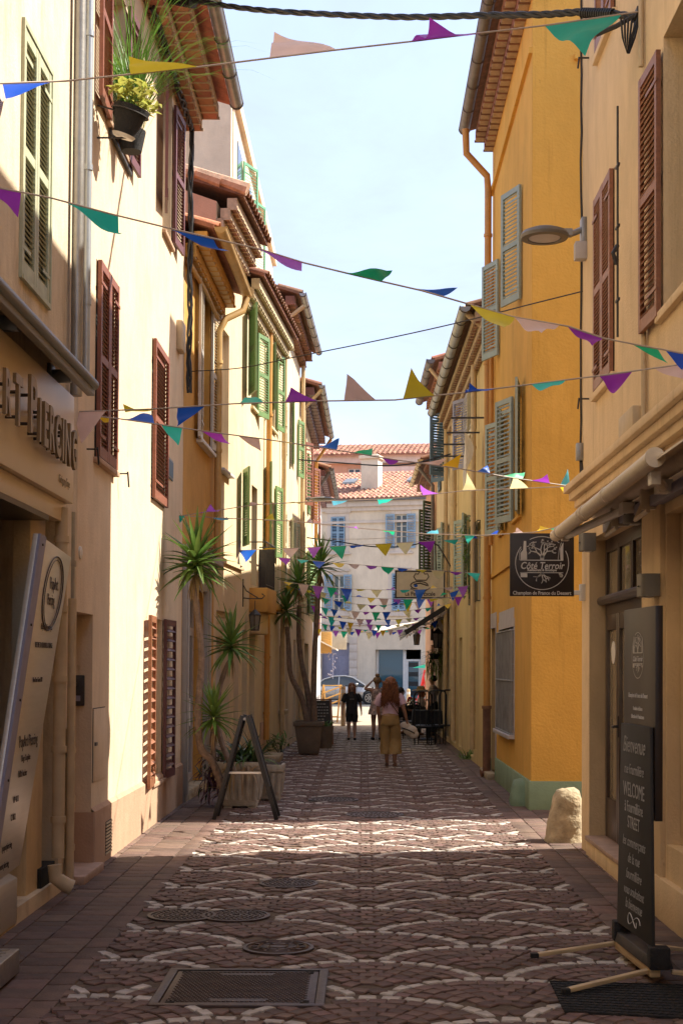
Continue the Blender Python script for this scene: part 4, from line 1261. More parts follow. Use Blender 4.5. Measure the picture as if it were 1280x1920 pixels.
# butter house with the broad eave and laundry
g3 = Fac((2.2, 24.34), (2.12, 34.55), False)
G3 = base_thing('butter_yellow_house', 'butter yellow house with a wide tiled eave and cream shutters beyond the yellow house', g3)
H3r = 7.95
c3 = g3.rect(869, 893, 700, 826)
c3b = [4.6, 5.4, g3.hit(858, 905)[1], g3.hit(858, 785)[1]]
c3c = g3.rect(884, 900, 985, 1130)
c3d = [5.0, 5.9, 3.4, 5.0]
ops = [c3 + [.2], c3b + [.2], c3c + [.2], c3d + [.2], [.35, 1.5, .1, 2.6, .35], [3.6, 4.4, .1, 2.5, .2], [6.5, 7.4, .1, 2.5, .3], [8.2, 9.6, .1, 2.6, .3]]
obj('wall', wall_mb(g3, H3r, ops, 6), M_['butter'], G3, smooth=False)
closed_pair(g3, G3, c3, M_['creamwood'], 22, 1, .03)
closed_pair(g3, G3, c3b, M_['lavblue'], 20, 2, .03, parts=False)
open_leaf(g3, G3, c3b[1], c3b[2], c3b[3], .5, 26, 1, M_['lavblue'], 22, 2)
window(g3, G3, c3c, -.14, 2, 3, parts=False)
window(g3, G3, c3d, -.14, 2, 3, parts=False)
open_leaf(g3, G3, c3d[0], c3d[2], c3d[3], .45, 14, -1, M_['sage'], 20, 2, parts=False)
open_leaf(g3, G3, c3d[1], c3d[2], c3d[3], .45, 20, 1, M_['sage'], 20, 2, parts=False)
t = MB()
for i in range(8):
    u = c3c[0] + (c3c[1] - c3c[0]) * i / 7; t.tube([g3.p(u, c3c[2], .06), g3.p(u, c3c[3], .06)], .008, 4)
for v_ in (c3c[2], c3c[3]): t.tube([g3.p(c3c[0], v_, .0), g3.p(c3c[0], v_, .06), g3.p(c3c[1], v_, .06), g3.p(c3c[1], v_, 0)], .01, 4)
obj('window_bars', t, M_['iron'], G3)
t = MB(); g3.box(t, .35, 1.5, .1, 2.6, -.36, -.32); g3.box(t, .35, .45, .1, 2.6, -.32, -.2); g3.box(t, 1.4, 1.5, .1, 2.6, -.32, -.2); dd = obj('glazed_door', t, M_['lav'], G3, smooth=False)
t = MB(); g3.box(t, .5, 1.35, .25, 2.5, -.31, -.3); obj('pane', t, M_['glass'], dd, smooth=False)
t = MB(); g3.box(t, 3.6, 4.4, .1, 2.5, -.21, -.17); g3.box(t, 6.5, 7.4, .1, 2.5, -.31, -.27); obj('door', t, M_['creamwood'], G3, smooth=False)
t = MB(); g3.box(t, 8.2, 9.6, .1, 2.6, -.31, -.27); obj('cafe_front', t, M_['dark'], G3, smooth=False)
eave(g3, G3, H3r, .4, 'terra_d', 'mortar', 3, gut='zinc', cell=.22, under_tile='terra_d', gr=.09)
pipe(g3, G3, [(2.6, 7.6, .1), (2.6, .3, .1)], .05, 'pipe_c', [(2.6, 6, .1), (2.6, 4, .1), (2.6, 2.2, .1), (2.6, 1, .1)])
pipe(g3, G3, [(7.75, 7.4, .1), (7.75, .2, .1)], .06, 'pipe_c', [(7.75, 5.5, .1), (7.75, 3.2, .1), (7.75, 1.6, .1)])
pipe(g3, G3, [(.25, 8.1, .5), (.25, 7.9, .3), (.25, 7.75, .06)], .06, 'conduit')
# laundry rods
for (u, v_) in ((1.2, 6.35), (2.4, 6.28), (3.3, 6.2), (4.2, 6.1)):
    t = MB(); t.beam(g3.p(u, v_, -.02), g3.p(u + .05, v_, .62), .03, .03); obj('laundry_rod', t, M_['iron'], G3)

g4 = Fac((2.12, 34.54), (2.06, 40.0), False)
G4 = base_thing('blue_shuttered_house', 'pale ochre house with slate blue shutters above the cafe awning', g4)
H4r = 9.25
w4 = [[.8, 1.6, 6.6, 8.2], [3.4, 4.2, 6.6, 8.2], [.6, 1.4, 3.7, 5.4], [3.3, 4.1, 3.7, 5.4]]
obj('wall', wall_mb(g4, H4r, [w_ + [.2] for w_ in w4] + [[.5, 2, .1, 2.5, .3], [2.8, 4.6, .1, 2.5, .3]], 6), M_['cream3'], G4, smooth=False)
closed_pair(g4, G4, w4[1], M_['dblue'], 18, 2, .02, parts=False)
for w_ in (w4[0], w4[2], w4[3]): window(g4, G4, w_, -.14, 2, 3, parts=False)
open_leaf(g4, G4, w4[0][0], w4[0][2], w4[0][3], .55, 55, -1, M_['dblue'], 20, 2)
open_leaf(g4, G4, w4[0][1], w4[0][2], w4[0][3], .5, 40, 1, M_['dblue'], 20, 2, parts=False)
open_leaf(g4, G4, w4[2][0], w4[2][2], w4[2][3], .42, 25, -1, M_['sage'], 20, 2, parts=False)
open_leaf(g4, G4, w4[2][1], w4[2][2], w4[2][3], .42, 25, 1, M_['sage'], 20, 2, parts=False)
open_leaf(g4, G4, w4[3][0], w4[3][2], w4[3][3], .42, 25, -1, M_['sage'], 20, 2, parts=False)
t = MB(); g4.box(t, .5, 2, .1, 2.5, -.31, -.27); g4.box(t, 2.8, 4.6, .1, 2.5, -.31, -.27); obj('cafe_front', t, M_['dark'], G4, smooth=False)
eave(g4, G4, H4r, .42, 'terra', 'terra_d', 2, gut='zinc_d', cell=.3, tiles=False, gr=.1)
pipe(g4, G4, [(.3, 9.2, .5), (.3, 8.7, .1), (.3, .3, .1)], .05, 'pipe_c')
g5 = Fac((2.06, 39.99), (2.0, 45.5), False)
G5 = base_thing('green_shuttered_house', 'low house with dark green shutters at the end of the cafe side', g5)
w5 = [[.9, 1.7, 4.6, 6.6], [3.2, 4.0, 4.6, 6.6]]
obj('wall', wall_mb(g5, 7.6, [w_ + [.2] for w_ in w5] + [[1, 2.4, .1, 2.5, .3]], 6), M_['pink'], G5, smooth=False)
for w_ in w5:
    window(g5, G5, w_, -.14, 2, 3, parts=False)
    open_leaf(g5, G5, w_[0], w_[2], w_[3], .55, 35, -1, M_['dgreen'], 20, 2, parts=False)
    open_leaf(g5, G5, w_[1], w_[2], w_[3], .5, 20, 1, M_['lavblue'], 20, 2, parts=False)
t = MB(); g5.box(t, 1, 2.4, .1, 2.5, -.31, -.27); obj('shop_window', t, M_['dark'], G5, smooth=False)
eave(g5, G5, 7.6, .4, 'terra_d', 'terra_d', 2, gut='pipe_c', cell=.3, tiles=False)
pipe(g5, G5, [(.2, 7.5, .5), (.2, 7.0, .1), (.2, 2.6, .1)], .05, 'zinc_d')

# ---------------------------------------------------------------- the square: building that closes the view
ff = Fac((-11, 78.5), (13, 71.3))
FB = thing('facing_building', 'cream building with sky blue shutters and tiled roof closing the street', 'building', ff.p(12, 0, -4))
HF = 10.6
wl_ = [ff.rect(740, 763, 964, 1028), ff.rect(621, 647, 969, 1030), ff.rect(624, 645, 1078, 1145), ff.rect(735, 760, 1075, 1145)]
shop = ff.rect(703, 789, 1218, 1312)
shop[2] = .1
doorr = ff.rect(600, 655, 1205, 1312); doorr[2] = .05
ops = [w_ + [.22] for w_ in wl_] + [shop + [.5], doorr + [.4]]
wm = wall_mb(ff, HF, ops, 8)
obj('wall', wm, M_['farwall'], FB, smooth=False)
for i, w_ in enumerate(wl_):
    t = MB(); g = grow(w_, .22, .2)
    for (a, b, c, d) in ((g[0], w_[0], g[2], g[3]), (w_[1], g[1], g[2], g[3]), (w_[0], w_[1], w_[3], g[3]), (w_[0], w_[1], g[2], w_[2])): ff.box(t, a, b, c, d, -.01, .03)
    ff.box(t, g[0] - .1, g[1] + .1, g[3], g[3] + .1, -.01, .1); ff.box(t, g[0] - .1, g[1] + .1, g[2] - .08, g[2], -.01, .12)
    obj('window_surround', t, M_['fartrim'], FB, smooth=False)
    if i in (1, 3): closed_pair(ff, FB, w_, M_['blue'], 18, 2, .06, parts=False)
    else:
        window(ff, FB, w_, -.1, 2, 3, gl='glass', fr=.07)
        wdt = (w_[1] - w_[0]) * .72
        open_leaf(ff, FB, w_[0], w_[2], w_[3], wdt, 6, -1, M_['blue'], 18, 2, parts=False, k=.06)
        open_leaf(ff, FB, w_[1], w_[2], w_[3], wdt, 6, 1, M_['blue'], 18, 2, parts=False, k=.06)
t = MB()
u_, v_ = ff.hit(700, 925); 
ff.box(t, 0, ff.L, HF - .28, HF, -.02, .25); ff.box(t, 0, ff.L, HF - 1.15, HF - 1.03, -.02, .1); ff.box(t, 0, ff.L, HF - .5, HF - .281, -.02, .12)
v1 = ff.hit(700, 1172)[1]
ff.box(t, 0, ff.L, v1, v1 + .16, -.02, .16); ff.box(t, 0, ff.L, v1 - .3, v1 - .001, -.02, .06)
obj('cornice', t, M_['fartrim'], FB, smooth=False)
t = MB(); ff.box(t, 0, ff.L, HF, HF + .1, -.1, .42); obj('gutter', t, M_['zinc_d'], FB, smooth=False)
# quoined pier beside the arched door
t = MB()
ua = ff.hit(662, 1260)[0]
for j in range(8):
    ff.box(t, ua - .22, ua + .22, .1 + j * .42, .1 + j * .42 + .40, -.02, .05)
obj('quoins', t, M_['fartrim'], FB, bev=.01)
t = MB(); ff.box(t, *doorr, -.42, -.36); dd = obj('double_door', t, M_['lavblue'], FB, smooth=False)
n_ = 2
for i in range(2):
    a = doorr[0] + (doorr[1] - doorr[0]) * i / 2 + .08; b = doorr[0] + (doorr[1] - doorr[0]) * (i + 1) / 2 - .08
    for (c, d) in ((.2, .9), (1.05, 2.4)):
        t = MB(); ff.box(t, a, b, c, d, -.361, -.33); obj('panel', t, M_['lavblue'], dd, bev=.02)
# shopfront
t = MB(); ff.box(t, shop[0], shop[1], 2.75, shop[3], -.5, -.02); obj('shop_fascia', t, M_['iron'], FB, smooth=False)
ud = ff.hit(755, 1270)[0]
t = MB()
for (a, b) in ((shop[0], shop[0] + .1), (ud - .08, ud + .08), (shop[1] - .1, shop[1])): ff.box(t, a, b, .1, 2.75, -.4, -.3)
ff.box(t, ud + .08, shop[1] - .1, 2.15, 2.25, -.4, -.3)
ff.box(t, ud + .08, ud + .2, .1, 2.15, -.39, -.31); ff.box(t, shop[1] - .22, shop[1] - .1, .1, 2.15, -.39, -.31)
sf = obj('shopfront', t, M_['white'], FB, smooth=False)
t = MB(); ff.box(t, shop[0] + .1, ud - .08, .12, 2.74, -.37, -.35); obj('pane', t, M_['glass_b'], sf, smooth=False)
t = MB(); ff.box(t, ud + .2, shop[1] - .22, .12, 2.14, -.37, -.35); obj('pane', t, M_['glass_b'], sf, smooth=False)
for j in range(4):
    t = MB(); ff.box(t, ud + .22, shop[1] - .24, .35 + j * .5, .58 + j * .5, -.349, -.345); obj('door_band', t, M_['black'], sf, smooth=False)
t = MB(); ff.box(t, shop[0] + .12, ud - .1, .12, .5, -.349, -.345); obj('door_band', t, M_['white'], sf, smooth=False)
# roof: rows of tiles as geometry
pit = .42
def tiled_roof(f, par, u0, u1, z0, k0, run, pitch, mt, cw=.26, rl=.38, name='roof'):
    n = int((u1 - u0) / cw); m_ = int(run / rl)
    t = MB(); rz = random.Random(2)
    t.hexa([f.p(u0, z0 - .1, k0), f.p(u1, z0 - .1, k0), f.p(u1, z0 + run * pitch - .1, k0 - run), f.p(u0, z0 + run * pitch - .1, k0 - run), f.p(u0, z0, k0), f.p(u1, z0, k0), f.p(u1, z0 + run * pitch, k0 - run), f.p(u0, z0 + run * pitch, k0 - run)])
    ro = obj(name, t, mt, par, smooth=False)
    t = MB()
    for j in range(m_):
        for i in range(n):
            ua = u0 + cw * i; k_ = k0 - rl * j + .03; zz = z0 + rl * j * pitch + .012
            h = [rz.uniform(-.012, .012) for _ in range(2)]
            a = [f.p(ua + .01, zz, k_), f.p(ua + cw * .35, zz + .085 + h[0], k_), f.p(ua + cw * .65, zz + .085 + h[0], k_), f.p(ua + cw - .01, zz, k_)]
            dk = V((0, 0, rl * pitch)) - f.n * rl
            b = [q + dk - V((0, 0, .035)) for q in a]
            t.add(a + b, [(0, 1, 5, 4), (1, 2, 6, 5), (2, 3, 7, 6), (3, 2, 1, 0)])
    s = struct(name + '_tiles', t, mt, 'stuff', ro)
    return ro
tiled_roof(ff, FB, 0, ff.L, HF + .12, .4, 6.4, .36, M_['terra_far'])
# back slope, chimney, roof lights
t = MB(); t.hexa([ff.p(0, HF, -14), ff.p(ff.L, HF, -14), ff.p(ff.L, HF + 2.35, -6), ff.p(0, HF + 2.35, -6), ff.p(0, HF + .1, -14), ff.p(ff.L, HF + .1, -14), ff.p(ff.L, HF + 2.42, -6), ff.p(0, HF + 2.42, -6)])
obj('back_roof', t, M_['terra_far'], FB, smooth=False)
uc = ff.hit(697, 900, -2.0)[0]
t = MB(); ff.box(t, uc - .48, uc + .48, HF, HF + 2.5, -2.4, -1.5); ff.box(t, uc - .58, uc + .58, HF + 2.5, HF + 2.68, -2.5, -1.4); ff.box(t, uc - .4, uc + .4, HF + 2.681, HF + 2.78, -2.3, -1.6)
obj('chimney', t, M_['farwall'], FB, bev=.02)
for (x, y) in ((775, 885), (655, 890)):
    u = ff.hit(x, y, -3)[0]
    t = MB()
    kk = -2.8; z_ = HF + .14 + (.4 - kk) * .36
    t.hexa([ff.p(u - .35, z_ + .06, kk), ff.p(u + .35, z_ + .06, kk), ff.p(u + .35, z_ + .36, kk - .8), ff.p(u - .35, z_ + .36, kk - .8), ff.p(u - .35, z_ + .16, kk), ff.p(u + .35, z_ + .16, kk), ff.p(u + .35, z_ + .46, kk - .8), ff.p(u - .35, z_ + .46, kk - .8)])
    obj('roof_light', t, M_['zinc'], FB, smooth=False)
# pink building behind
fp = Fac((-14, 97), (16, 93))
PB = thing('pink_building', 'salmon pink building with tiled roof behind the chimney', 'building', fp.p(15, 0, -4))
HP = fp.hit(690, 855)[1]
obj('wall', wall_mb(fp, HP, [fp.rect(652, 676, 878, 905) + [.2], fp.rect(738, 760, 876, 905) + [.2]], 9), M_['pink'], PB, smooth=False)
for rr2 in (fp.rect(652, 676, 878, 905), fp.rect(738, 760, 876, 905)): window(fp, PB, rr2, -.1, 2, 2, parts=False, fr=.08)
t = MB(); fp.box(t, 0, fp.L, HP - .5, HP, -.02, .3); fp.box(t, fp.hit(700, 868)[0], fp.L, HP - 1.3, HP - .9, -.02, 1.2); obj('cornice', t, M_['fartrim'], PB, smooth=False)
tiled_roof(fp, PB, 0, fp.L, HP + .05, .6, 4.5, .3, M_['terra_far'], .34, .42)
# ---------------------------------------------------------------- piercing shop front (left)
ex, ez = V((0, 1, 0)), V((0, 0, 1))
XF = -2.32
p_tr = at_x(140, 745, XF); p_br = at_x(138, 945, XF)
Yf, zt_, zb_ = p_tr.y, p_tr.z, p_br.z
FS = thing('shop_fascia', 'champagne metal shop fascia with raised bronze letters under the grey awning', 'shop sign', (XF, 9, zb_))
mb = MB(); mb.box2((XF - .12, -2, zb_), (XF, Yf, zt_)); obj('fascia_panel', mb, M_['fascia'], FS, bev=.006)
mb = MB(); mb.box2((XF - .12, -2, zb_ - .16), (XF - .05, Yf - .04, zb_ - .002)); obj('lower_trim', mb, M_['fascia'], FS, bev=.004)
def let(ch, y, z, h, sx, par):
    M = frame(V((XF + .075, y, z)), ex, ez)
    t = text_mb(ch, h * 1.38, M, .012, 0, sx, .012)
    o = obj('letter', t, M_['brass'], par, smooth=False)
    k = MB(); 
    for dz in (-.28, .22): k.tube([(XF - .002, y - .02, z + dz * h), (XF + .065, y - .02, z + dz * h)], .012, 6)
    obj('stand_off', k, M_['iron'], o)
yy = at_x(-6, 735, XF + .07).y
for ch, x, y0, y1, sx in (('A', -42, 640, 745, .42), ('R', 12, 698, 782, .46), ('T', 33, 710, 804, .5), ('P', 60, 712, 820, .55), ('I', 73, 752, 832, .7), ('E', 84, 760, 842, .5), ('R', 95, 768, 850, .5), ('C', 107, 784, 860, .5), ('I', 116, 790, 868, .7), ('N', 125, 796, 876, .5), ('G', 138, 812, 884, .45)):
    a = at_x(x, y0, XF + .07); b = at_x(x, y1, XF + .07)
    let(ch, a.y, (a.z + b.z) / 2, a.z - b.z, sx * 1.25 * (1.6 if ch != 'I' else 1.2) / 1.25 * .82, FS)
a = at_x(121, 903, XF); b = at_x(121, 918, XF)
obj('small_lettering', text_mb('Grégory Erpe', .09, frame(V((XF + .003, a.y, a.z)), ex, ez), .001, 0, .8), M_['brass'], FS, smooth=False)
# soffit and lining of the recess below
mb = MB(); mb.box2((-3.3, 5, zb_ - .2), (XF - .05, Yf - .65, zb_ - .16)); obj('soffit', mb, M_['bronze'], FS, smooth=False)
mb = MB(); mb.box2((-3.32, 4, .12), (-3.28, Yf - .1, 3.1)); obj('shop_window', mb, M_['glass'], L0, smooth=False)
# slanting steel panel with the prices
SG = thing('price_panel', 'slanting brushed metal shop panel with an oval emblem beside the cream rain pipes', 'shop sign', (-2.42, 10.2, .3))
X_ = -2.29
tl = at_x(72, 1000, X_); tr = at_x(134, 1045, X_); br = at_x(38, 1622, X_); bl = at_x(-28, 1672, X_)
mb = MB(); th = V((.035, 0, 0)); mb.hexa([bl - th, br - th, br, bl, tl - th, tr - th, tr, tl]); obj('panel', mb, M_['steel'], SG, bev=.004)
dl = V((.02, -.05, 0)); e0 = (tr - tl) * .16; e1 = (br - bl) * .16
mb = MB(); mb.hexa([bl - V((-.002, 0, 0)), bl + e1 + V((.002, 0, 0)), bl + e1 + V((.02, 0, 0)), bl + V((.02, 0, 0)), tl + V((.002, 0, 0)), tl + e0 + V((.002, 0, 0)), tl + e0 + V((.02, 0, 0)), tl + V((.02, 0, 0))]); ed = obj('edge_strip', mb, M_['lavblue'], SG, smooth=False)
mb = MB()
for t_ in (.03, .28, .5, .72): 
    c = tl.lerp(bl, t_) + e0 * .5 + V((.02, 0, 0)); mb.tube([c, c + V((.008, 0, 0))], .009, 8)
obj('screws', mb, M_['iron'], ed)
def on_panel(a, b):   # a across, b down
    return (tl.lerp(bl, b)).lerp(tr.lerp(br, b), a) + V((.004, 0, 0))
mb = MB()
for k in range(2):
    pts = [on_panel(.62 + (.27 - .05 * k) * math.cos(t), .155 + (.125 - .012 * k) * math.sin(t)) for t in [2 * math.pi * i / 40 for i in range(41)]]
    mb.tube(pts, .005 - .002 * k, 4)
obj('oval_emblem', mb, M_['ink'], SG)
for (s, b, sz, sx, a) in (('PopArt', .125, .13, .7, .62), ('Piercing', .18, .12, .6, .6), ('Expert Diplomatique', .27, .06, .7, .6), ('THE TIME TO BEAUTIFUL & TUNAGE', .33, .055, .62, .6), ('Nom Deux Givors RDV', .44, .05, .6, .58), ('PopArt Piercing', .625, .115, .72, .6), ('Eloge Graphite', .675, .06, .7, .6), ('BdBt Ancher', .72, .065, .7, .58), ('N° 4111', .79, .06, .7, .5), ('C 1012', .84, .06, .7, .5), ('popartpiercing', .915, .06, .7, .45), ('www piercing', .965, .06, .7, .45)):
    q = on_panel(a, b); obj('small_lettering', text_mb(s, sz, frame(q, ex, (0, -.02, 1)), .001, 0, sx), M_['ink'], SG, smooth=False)
mb = MB(); mb.hexa([V((-2.56, 9.0, .02)), V((-2.56, 10.15, .02)), V((-2.44, 10.15, .02)), V((-2.44, 9.0, .02)), V((-2.56, 9.0, .40)), V((-2.56, 10.15, .40)), V((-2.44, 10.15, .34)), V((-2.44, 9.0, .36))]); solo('display_case', mb, M_['steel'], 'metal plinth box below the slanting price panel', 'plinth box', bev=.008)
mb = MB(); mb.box2((-2.75, 10.2, -.01), (-2.46, Yf - .12, .09)); solo('threshold', mb, M_['stone'], 'pale stone threshold at the shop recess', 'doorstep', bev=.012)
mb = MB(); mb.box2((-2.62, 11.05, .1), (-2.475, 11.6, .27)); obj('kick_board', mb, M_['dark'], L0, bev=.004)
mb = MB(); mb.box2((-2.64, 10.7, .1), (-2.505, Yf - .15, 3.05)); obj('pilaster', mb, M_['cream2'], L0, bev=.01)
# aluminium ramp corner at the picture edge
mb = MB(); q = at_z(38, 1778, .16); mb.box2((q.x - .8, q.y - .9, .02), (q.x, q.y, .16)); rp_ = solo('ramp', mb, M_['alu'], 'aluminium chequer plate ramp corner at the left kerb', 'ramp', bev=.008)
mb = MB(); rr_ = random.Random(9)
for i in range(9):
    for j in range(8): mb.beam((q.x - .05 - i * .08, q.y - .05 - j * .1, .1615), (q.x - .09 - i * .08, q.y - .09 - j * .1, .1615), .012, .006)
o = obj('tread_pattern', mb, M_['alu'], rp_)
o['kind'] = 'stuff'
# awning cassette
AW = thing('shop_awning', 'grey retracted awning with a long front bar above the piercing shop fascia', 'awning', (-2.3, 8, 4.1))
fa_ = at_x(176, 722, -2.14); za_ = fa_.z; ya = fa_.y
mb = MB(); mb.tube([(-2.14, -2, za_), (-2.14, ya, za_)], .045, 12); mb.box2((-2.19, -2, za_ - .09), (-2.13, ya - .01, za_ - .02)); obj('front_bar', mb, M_['grey_lamp'], AW, bev=.006)
mb = MB(); mb.hexa([V((-2.46, -2, za_ + .30)), V((-2.46, ya + .25, za_ + .30)), V((-2.15, ya - .0, za_ + .02)), V((-2.15, -2, za_ + .02)), V((-2.46, -2, za_ + .32)), V((-2.46, ya + .25, za_ + .32)), V((-2.15, ya - .0, za_ + .04)), V((-2.15, -2, za_ + .04))]); obj('canvas', mb, M_['awn'], AW, smooth=False)
for y in (9.3, 11.0):
    mb = MB(); mb.box2((-2.46, y, za_ - .02), (-2.28, y + .05, za_ + .08)); mb.box2((-2.46, y - .06, za_ - .1), (-2.42, y + .11, za_ + .12)); obj('bracket', mb, M_['zinc'], AW, bev=.005)

# ---------------------------------------------------------------- restaurant side (right)
# guard stones
def stone_mb(c, w, d, h, seed, lean=.06):
    rz = random.Random(seed); t = MB(); n = 20
    rows = [(1.0, 0), (.99, .12), (.97, .22), (.94, .35), (.91, .47), (.86, .6), (.83, .71), (.78, .82), (.66, .95), (.4, 1.0)]
    vs = []
    for s_, z in rows:
        for j in range(n):
            a = 2 * math.pi * j / n; ca, sa = math.cos(a), math.sin(a)
            mm = max(abs(ca), abs(sa)) ** .75
            j_ = 1 + rz.uniform(-.07, .05)
            vs.append(V(c) + V((ca / mm * w / 2 * s_ * j_ + lean * z, sa / mm * d / 2 * s_ * j_, z * h + rz.uniform(-.012, .012))))
    fs = [tuple(reversed(range(n)))]
    for i in range(len(rows) - 1):
        for j in range(n): fs.append((i * n + j, i * n + (j + 1) % n, (i + 1) * n + (j + 1) % n, (i + 1) * n + j))
    fs.append(tuple((len(rows) - 1) * n + j for j in range(n)))
    return t.add(vs, fs)
p0 = at_z(1054, 1580)
solo('guard_stone', stone_mb((p0.x + .02, p0.y + .15, -.02), .37, .42, .58, 4), M_['stone'], 'weathered pale guard stone at the foot of the sand coloured house', 'guard stone', ang=60)
p0 = at_z(985, 1512)
M_['sage_stone'] = stucco('sage_painted_stone', (.23, .33, .24), var=.15, dirt=.5)
solo('guard_stone', stone_mb((p0.x - .02, p0.y + .18, -.02), .36, .4, .37, 8, .0), M_['sage_stone'], 'low guard stone painted sage green at the yellow house corner', 'guard stone', ang=60)

# emblem of the restaurant, drawn in a unit square
def emblem(M, s):
    t = MB()
    W = lambda x, y: M @ V((x * s, y * s, 0))
    def stroke(pts, w):
        ws = w if isinstance(w, list) else [w] * len(pts)
        L, R = [], []
        for i, (x, y) in enumerate(pts):
            a = pts[max(i - 1, 0)]; b = pts[min(i + 1, len(pts) - 1)]
            dx, dy = b[0] - a[0], b[1] - a[1]; l = math.hypot(dx, dy) or 1
            L.append((x - dy / l * ws[i] / 2, y + dx / l * ws[i] / 2)); R.append((x + dy / l * ws[i] / 2, y - dx / l * ws[i] / 2))
        vs = [W(*q) for q in L] + [W(*q) for q in R]; n = len(pts)
        t.add(vs, [(i, i + 1, n + i + 1, n + i) for i in range(n - 1)])
    arc = lambda a, b, r=.83: [(r * math.cos(rad(a + (b - a) * i / 30)), r * math.sin(rad(a + (b - a) * i / 30)) + .05) for i in range(31)]
    stroke(arc(50, 118), .022); stroke(arc(142, 388), .022)
    stroke([(-.68, .14), (.66, .14)], .028); stroke([(-.68, -.25), (.66, -.25)], .022)
    # bottle
    stroke([(-.57, .14), (-.57, .36), (-.54, .46), (-.535, .74)], [.2, .2, .1, .075])
    stroke([(-.7, .14), (-.7, .4), (-.64, .5)], .015)
    # knife
    stroke([(.62, .14), (.61, .5), (.66, .7)], [.09, .1, .01]); stroke([(.5, .14), (.53, .45), (.6, .7)], .015)
    # cleaver and handle below
    stroke([(-.67, -.32), (-.46, -.32)], .15); stroke([(.55, -.26), (.6, -.36)], .08); t.add([W(.6 + .06 * math.cos(i), -.34 + .06 * math.sin(i)) for i in range(6)], [tuple(range(6))])
    rz = random.Random(12)
    def branch(x, y, a, l, w, d, up):
        pts = [(x, y)]; aa = a
        for i in range(4):
            aa += rz.uniform(-.22, .22); x += math.cos(aa) * l / 4; y += math.sin(aa) * l / 4; pts.append((x, y))
        stroke(pts, [w * (1 - .12 * i) for i in range(5)])
        if d > 0:
            for da in (rz.uniform(.35, .75), rz.uniform(-.75, -.35)): branch(x, y, aa + da, l * rz.uniform(.62, .8), w * .62, d - 1, up)
        elif up:
            for i in range(3):
                cx_, cy_ = x + rz.uniform(-.05, .05), y + rz.uniform(-.04, .05)
                stroke([(cx_ - .03, cy_), (cx_, cy_ + .012), (cx_ + .03, cy_ + .02)], [.004, .035, .004])
    stroke([(0, .14), (0, .25)], .12)
    for a in (50, 80, 105, 132): branch(0, .22, rad(a), .24, .06, 2, True)
    stroke([(0, -.25), (0, -.3)], .12)
    for a in (-30, -60, -88, -115, -148): branch(0, -.27, rad(a), .19, .045, 1, False)
    return t
# hanging sign
ph = at_y(1015, 1059, 14.45)
w_ = 120 * 14.45 / F_PX
HS = thing('hanging_sign', 'square dark restaurant sign with a white tree emblem on the house corner', 'shop sign', ph)
mb = MB(); mb.box(ph, (w_, .03, w_ * .985)); obj('board', mb, M_['signb'], HS, bev=.003)
Ms = frame(ph + V((0, -.0165, 0)), (1, 0, 0), ez)
obj('emblem', emblem(Ms, w_ / 2), M_['chalk'], HS, smooth=False)
for (s, y, sz, sh, sx) in (('Côté Terroir', -.02, .10, .22, .82), ('Restaurant & Boutique', -.085, .034, 0, .95), ('Champion de France du Dessert', -.445, .052, 0, .86)):
    obj('lettering', text_mb(s, sz * w_ / .65, frame(ph + V((0, -.0165, y * w_)), (1, 0, 0), ez), .001, sh, sx, .0012), M_['chalk'], HS, smooth=False)
mb = MB(); mb.box2((ph.x + w_ / 2, ph.y - .02, ph.z - w_ * .47), (2.25, ph.y + .02, ph.z - w_ * .40)); mb.box2((2.2, ph.y - .05, ph.z - w_ * .56), (2.252, ph.y + .05, ph.z - w_ * .3)); obj('bracket', mb, M_['white'], HS, bev=.004)

# wall lamps
def wall_lamp(x, y, lab, k=.0):
    u, v = g1.hit(x, y, .1 + k)
    r0 = g1.p(u, v - .09, k)
    t = thing('wall_lamp', lab, 'wall lamp', r0, 'grey wall lamps round the restaurant door')
    mb = MB(); n = 12
    pl = [(-.11, .0)] + [(-.11 * math.cos(math.pi * i / n), .10 + .05 * math.sin(math.pi * i / n)) for i in range(n + 1)] + [(.11, .0)]
    M = frame(g1.p(u, v - .085, k), g1.d, g1.n); zsgn = 1 if M[2][2] > 0 else -1
    if zsgn < 0:
        for q in range(3): M[q][2] *= -1
    mb.prism(pl, M, .17); obj('lamp_body', mb, M_['grey_lamp'], t, ang=50)
    mb = MB(); g1.box(mb, u - .05, u + .05, v - .092, v - .086, k + .03, k + .1); obj('lens', mb, M_['white'], t, smooth=False)
    mb = MB(); g1.box(mb, u - .07, u - .03, v - .012, v - .004, k + .148, k + .156); obj('slot', mb, M_['dark'], t, smooth=False)
wall_lamp(1180, 963, 'grey wall lamp above the transom, close under the awning arm')
wall_lamp(1094, 1017, 'grey wall lamp at the house corner next to the hanging sign')
wall_lamp(1206, 1098, 'grey wall lamp on the pillar above the tall black menu board', .04)
# intercom
u, v = g1.hit(1262, 1297, .05)
IC = thing('intercom', 'grey door intercom with a row of speaker slots beside the menu board', 'intercom', g1.p(u, v - .1, 0))
mb = MB(); g1.box(mb, u - .07, u + .07, v - .1, v + .1, -.101, -.04); obj('case', mb, M_['steel'], IC, bev=.012)
for i in range(6):
    mb = MB(); g1.box(mb, u - .05, u + .05, v + .03 + i * .01, v + .034 + i * .01, -.04, -.038); obj('speaker_slot', mb, M_['dark'], IC, smooth=False)
mb = MB(); g1.box(mb, u - .02, u + .05, v - .06, v - .035, -.04, -.037); obj('name_plate', mb, M_['dblue'], IC, smooth=False)
mb = MB(); mb.ball(g1.p(u - .045, v - .05, -.036), .01, 8, 6); obj('bell_button', mb, M_['white'], IC)
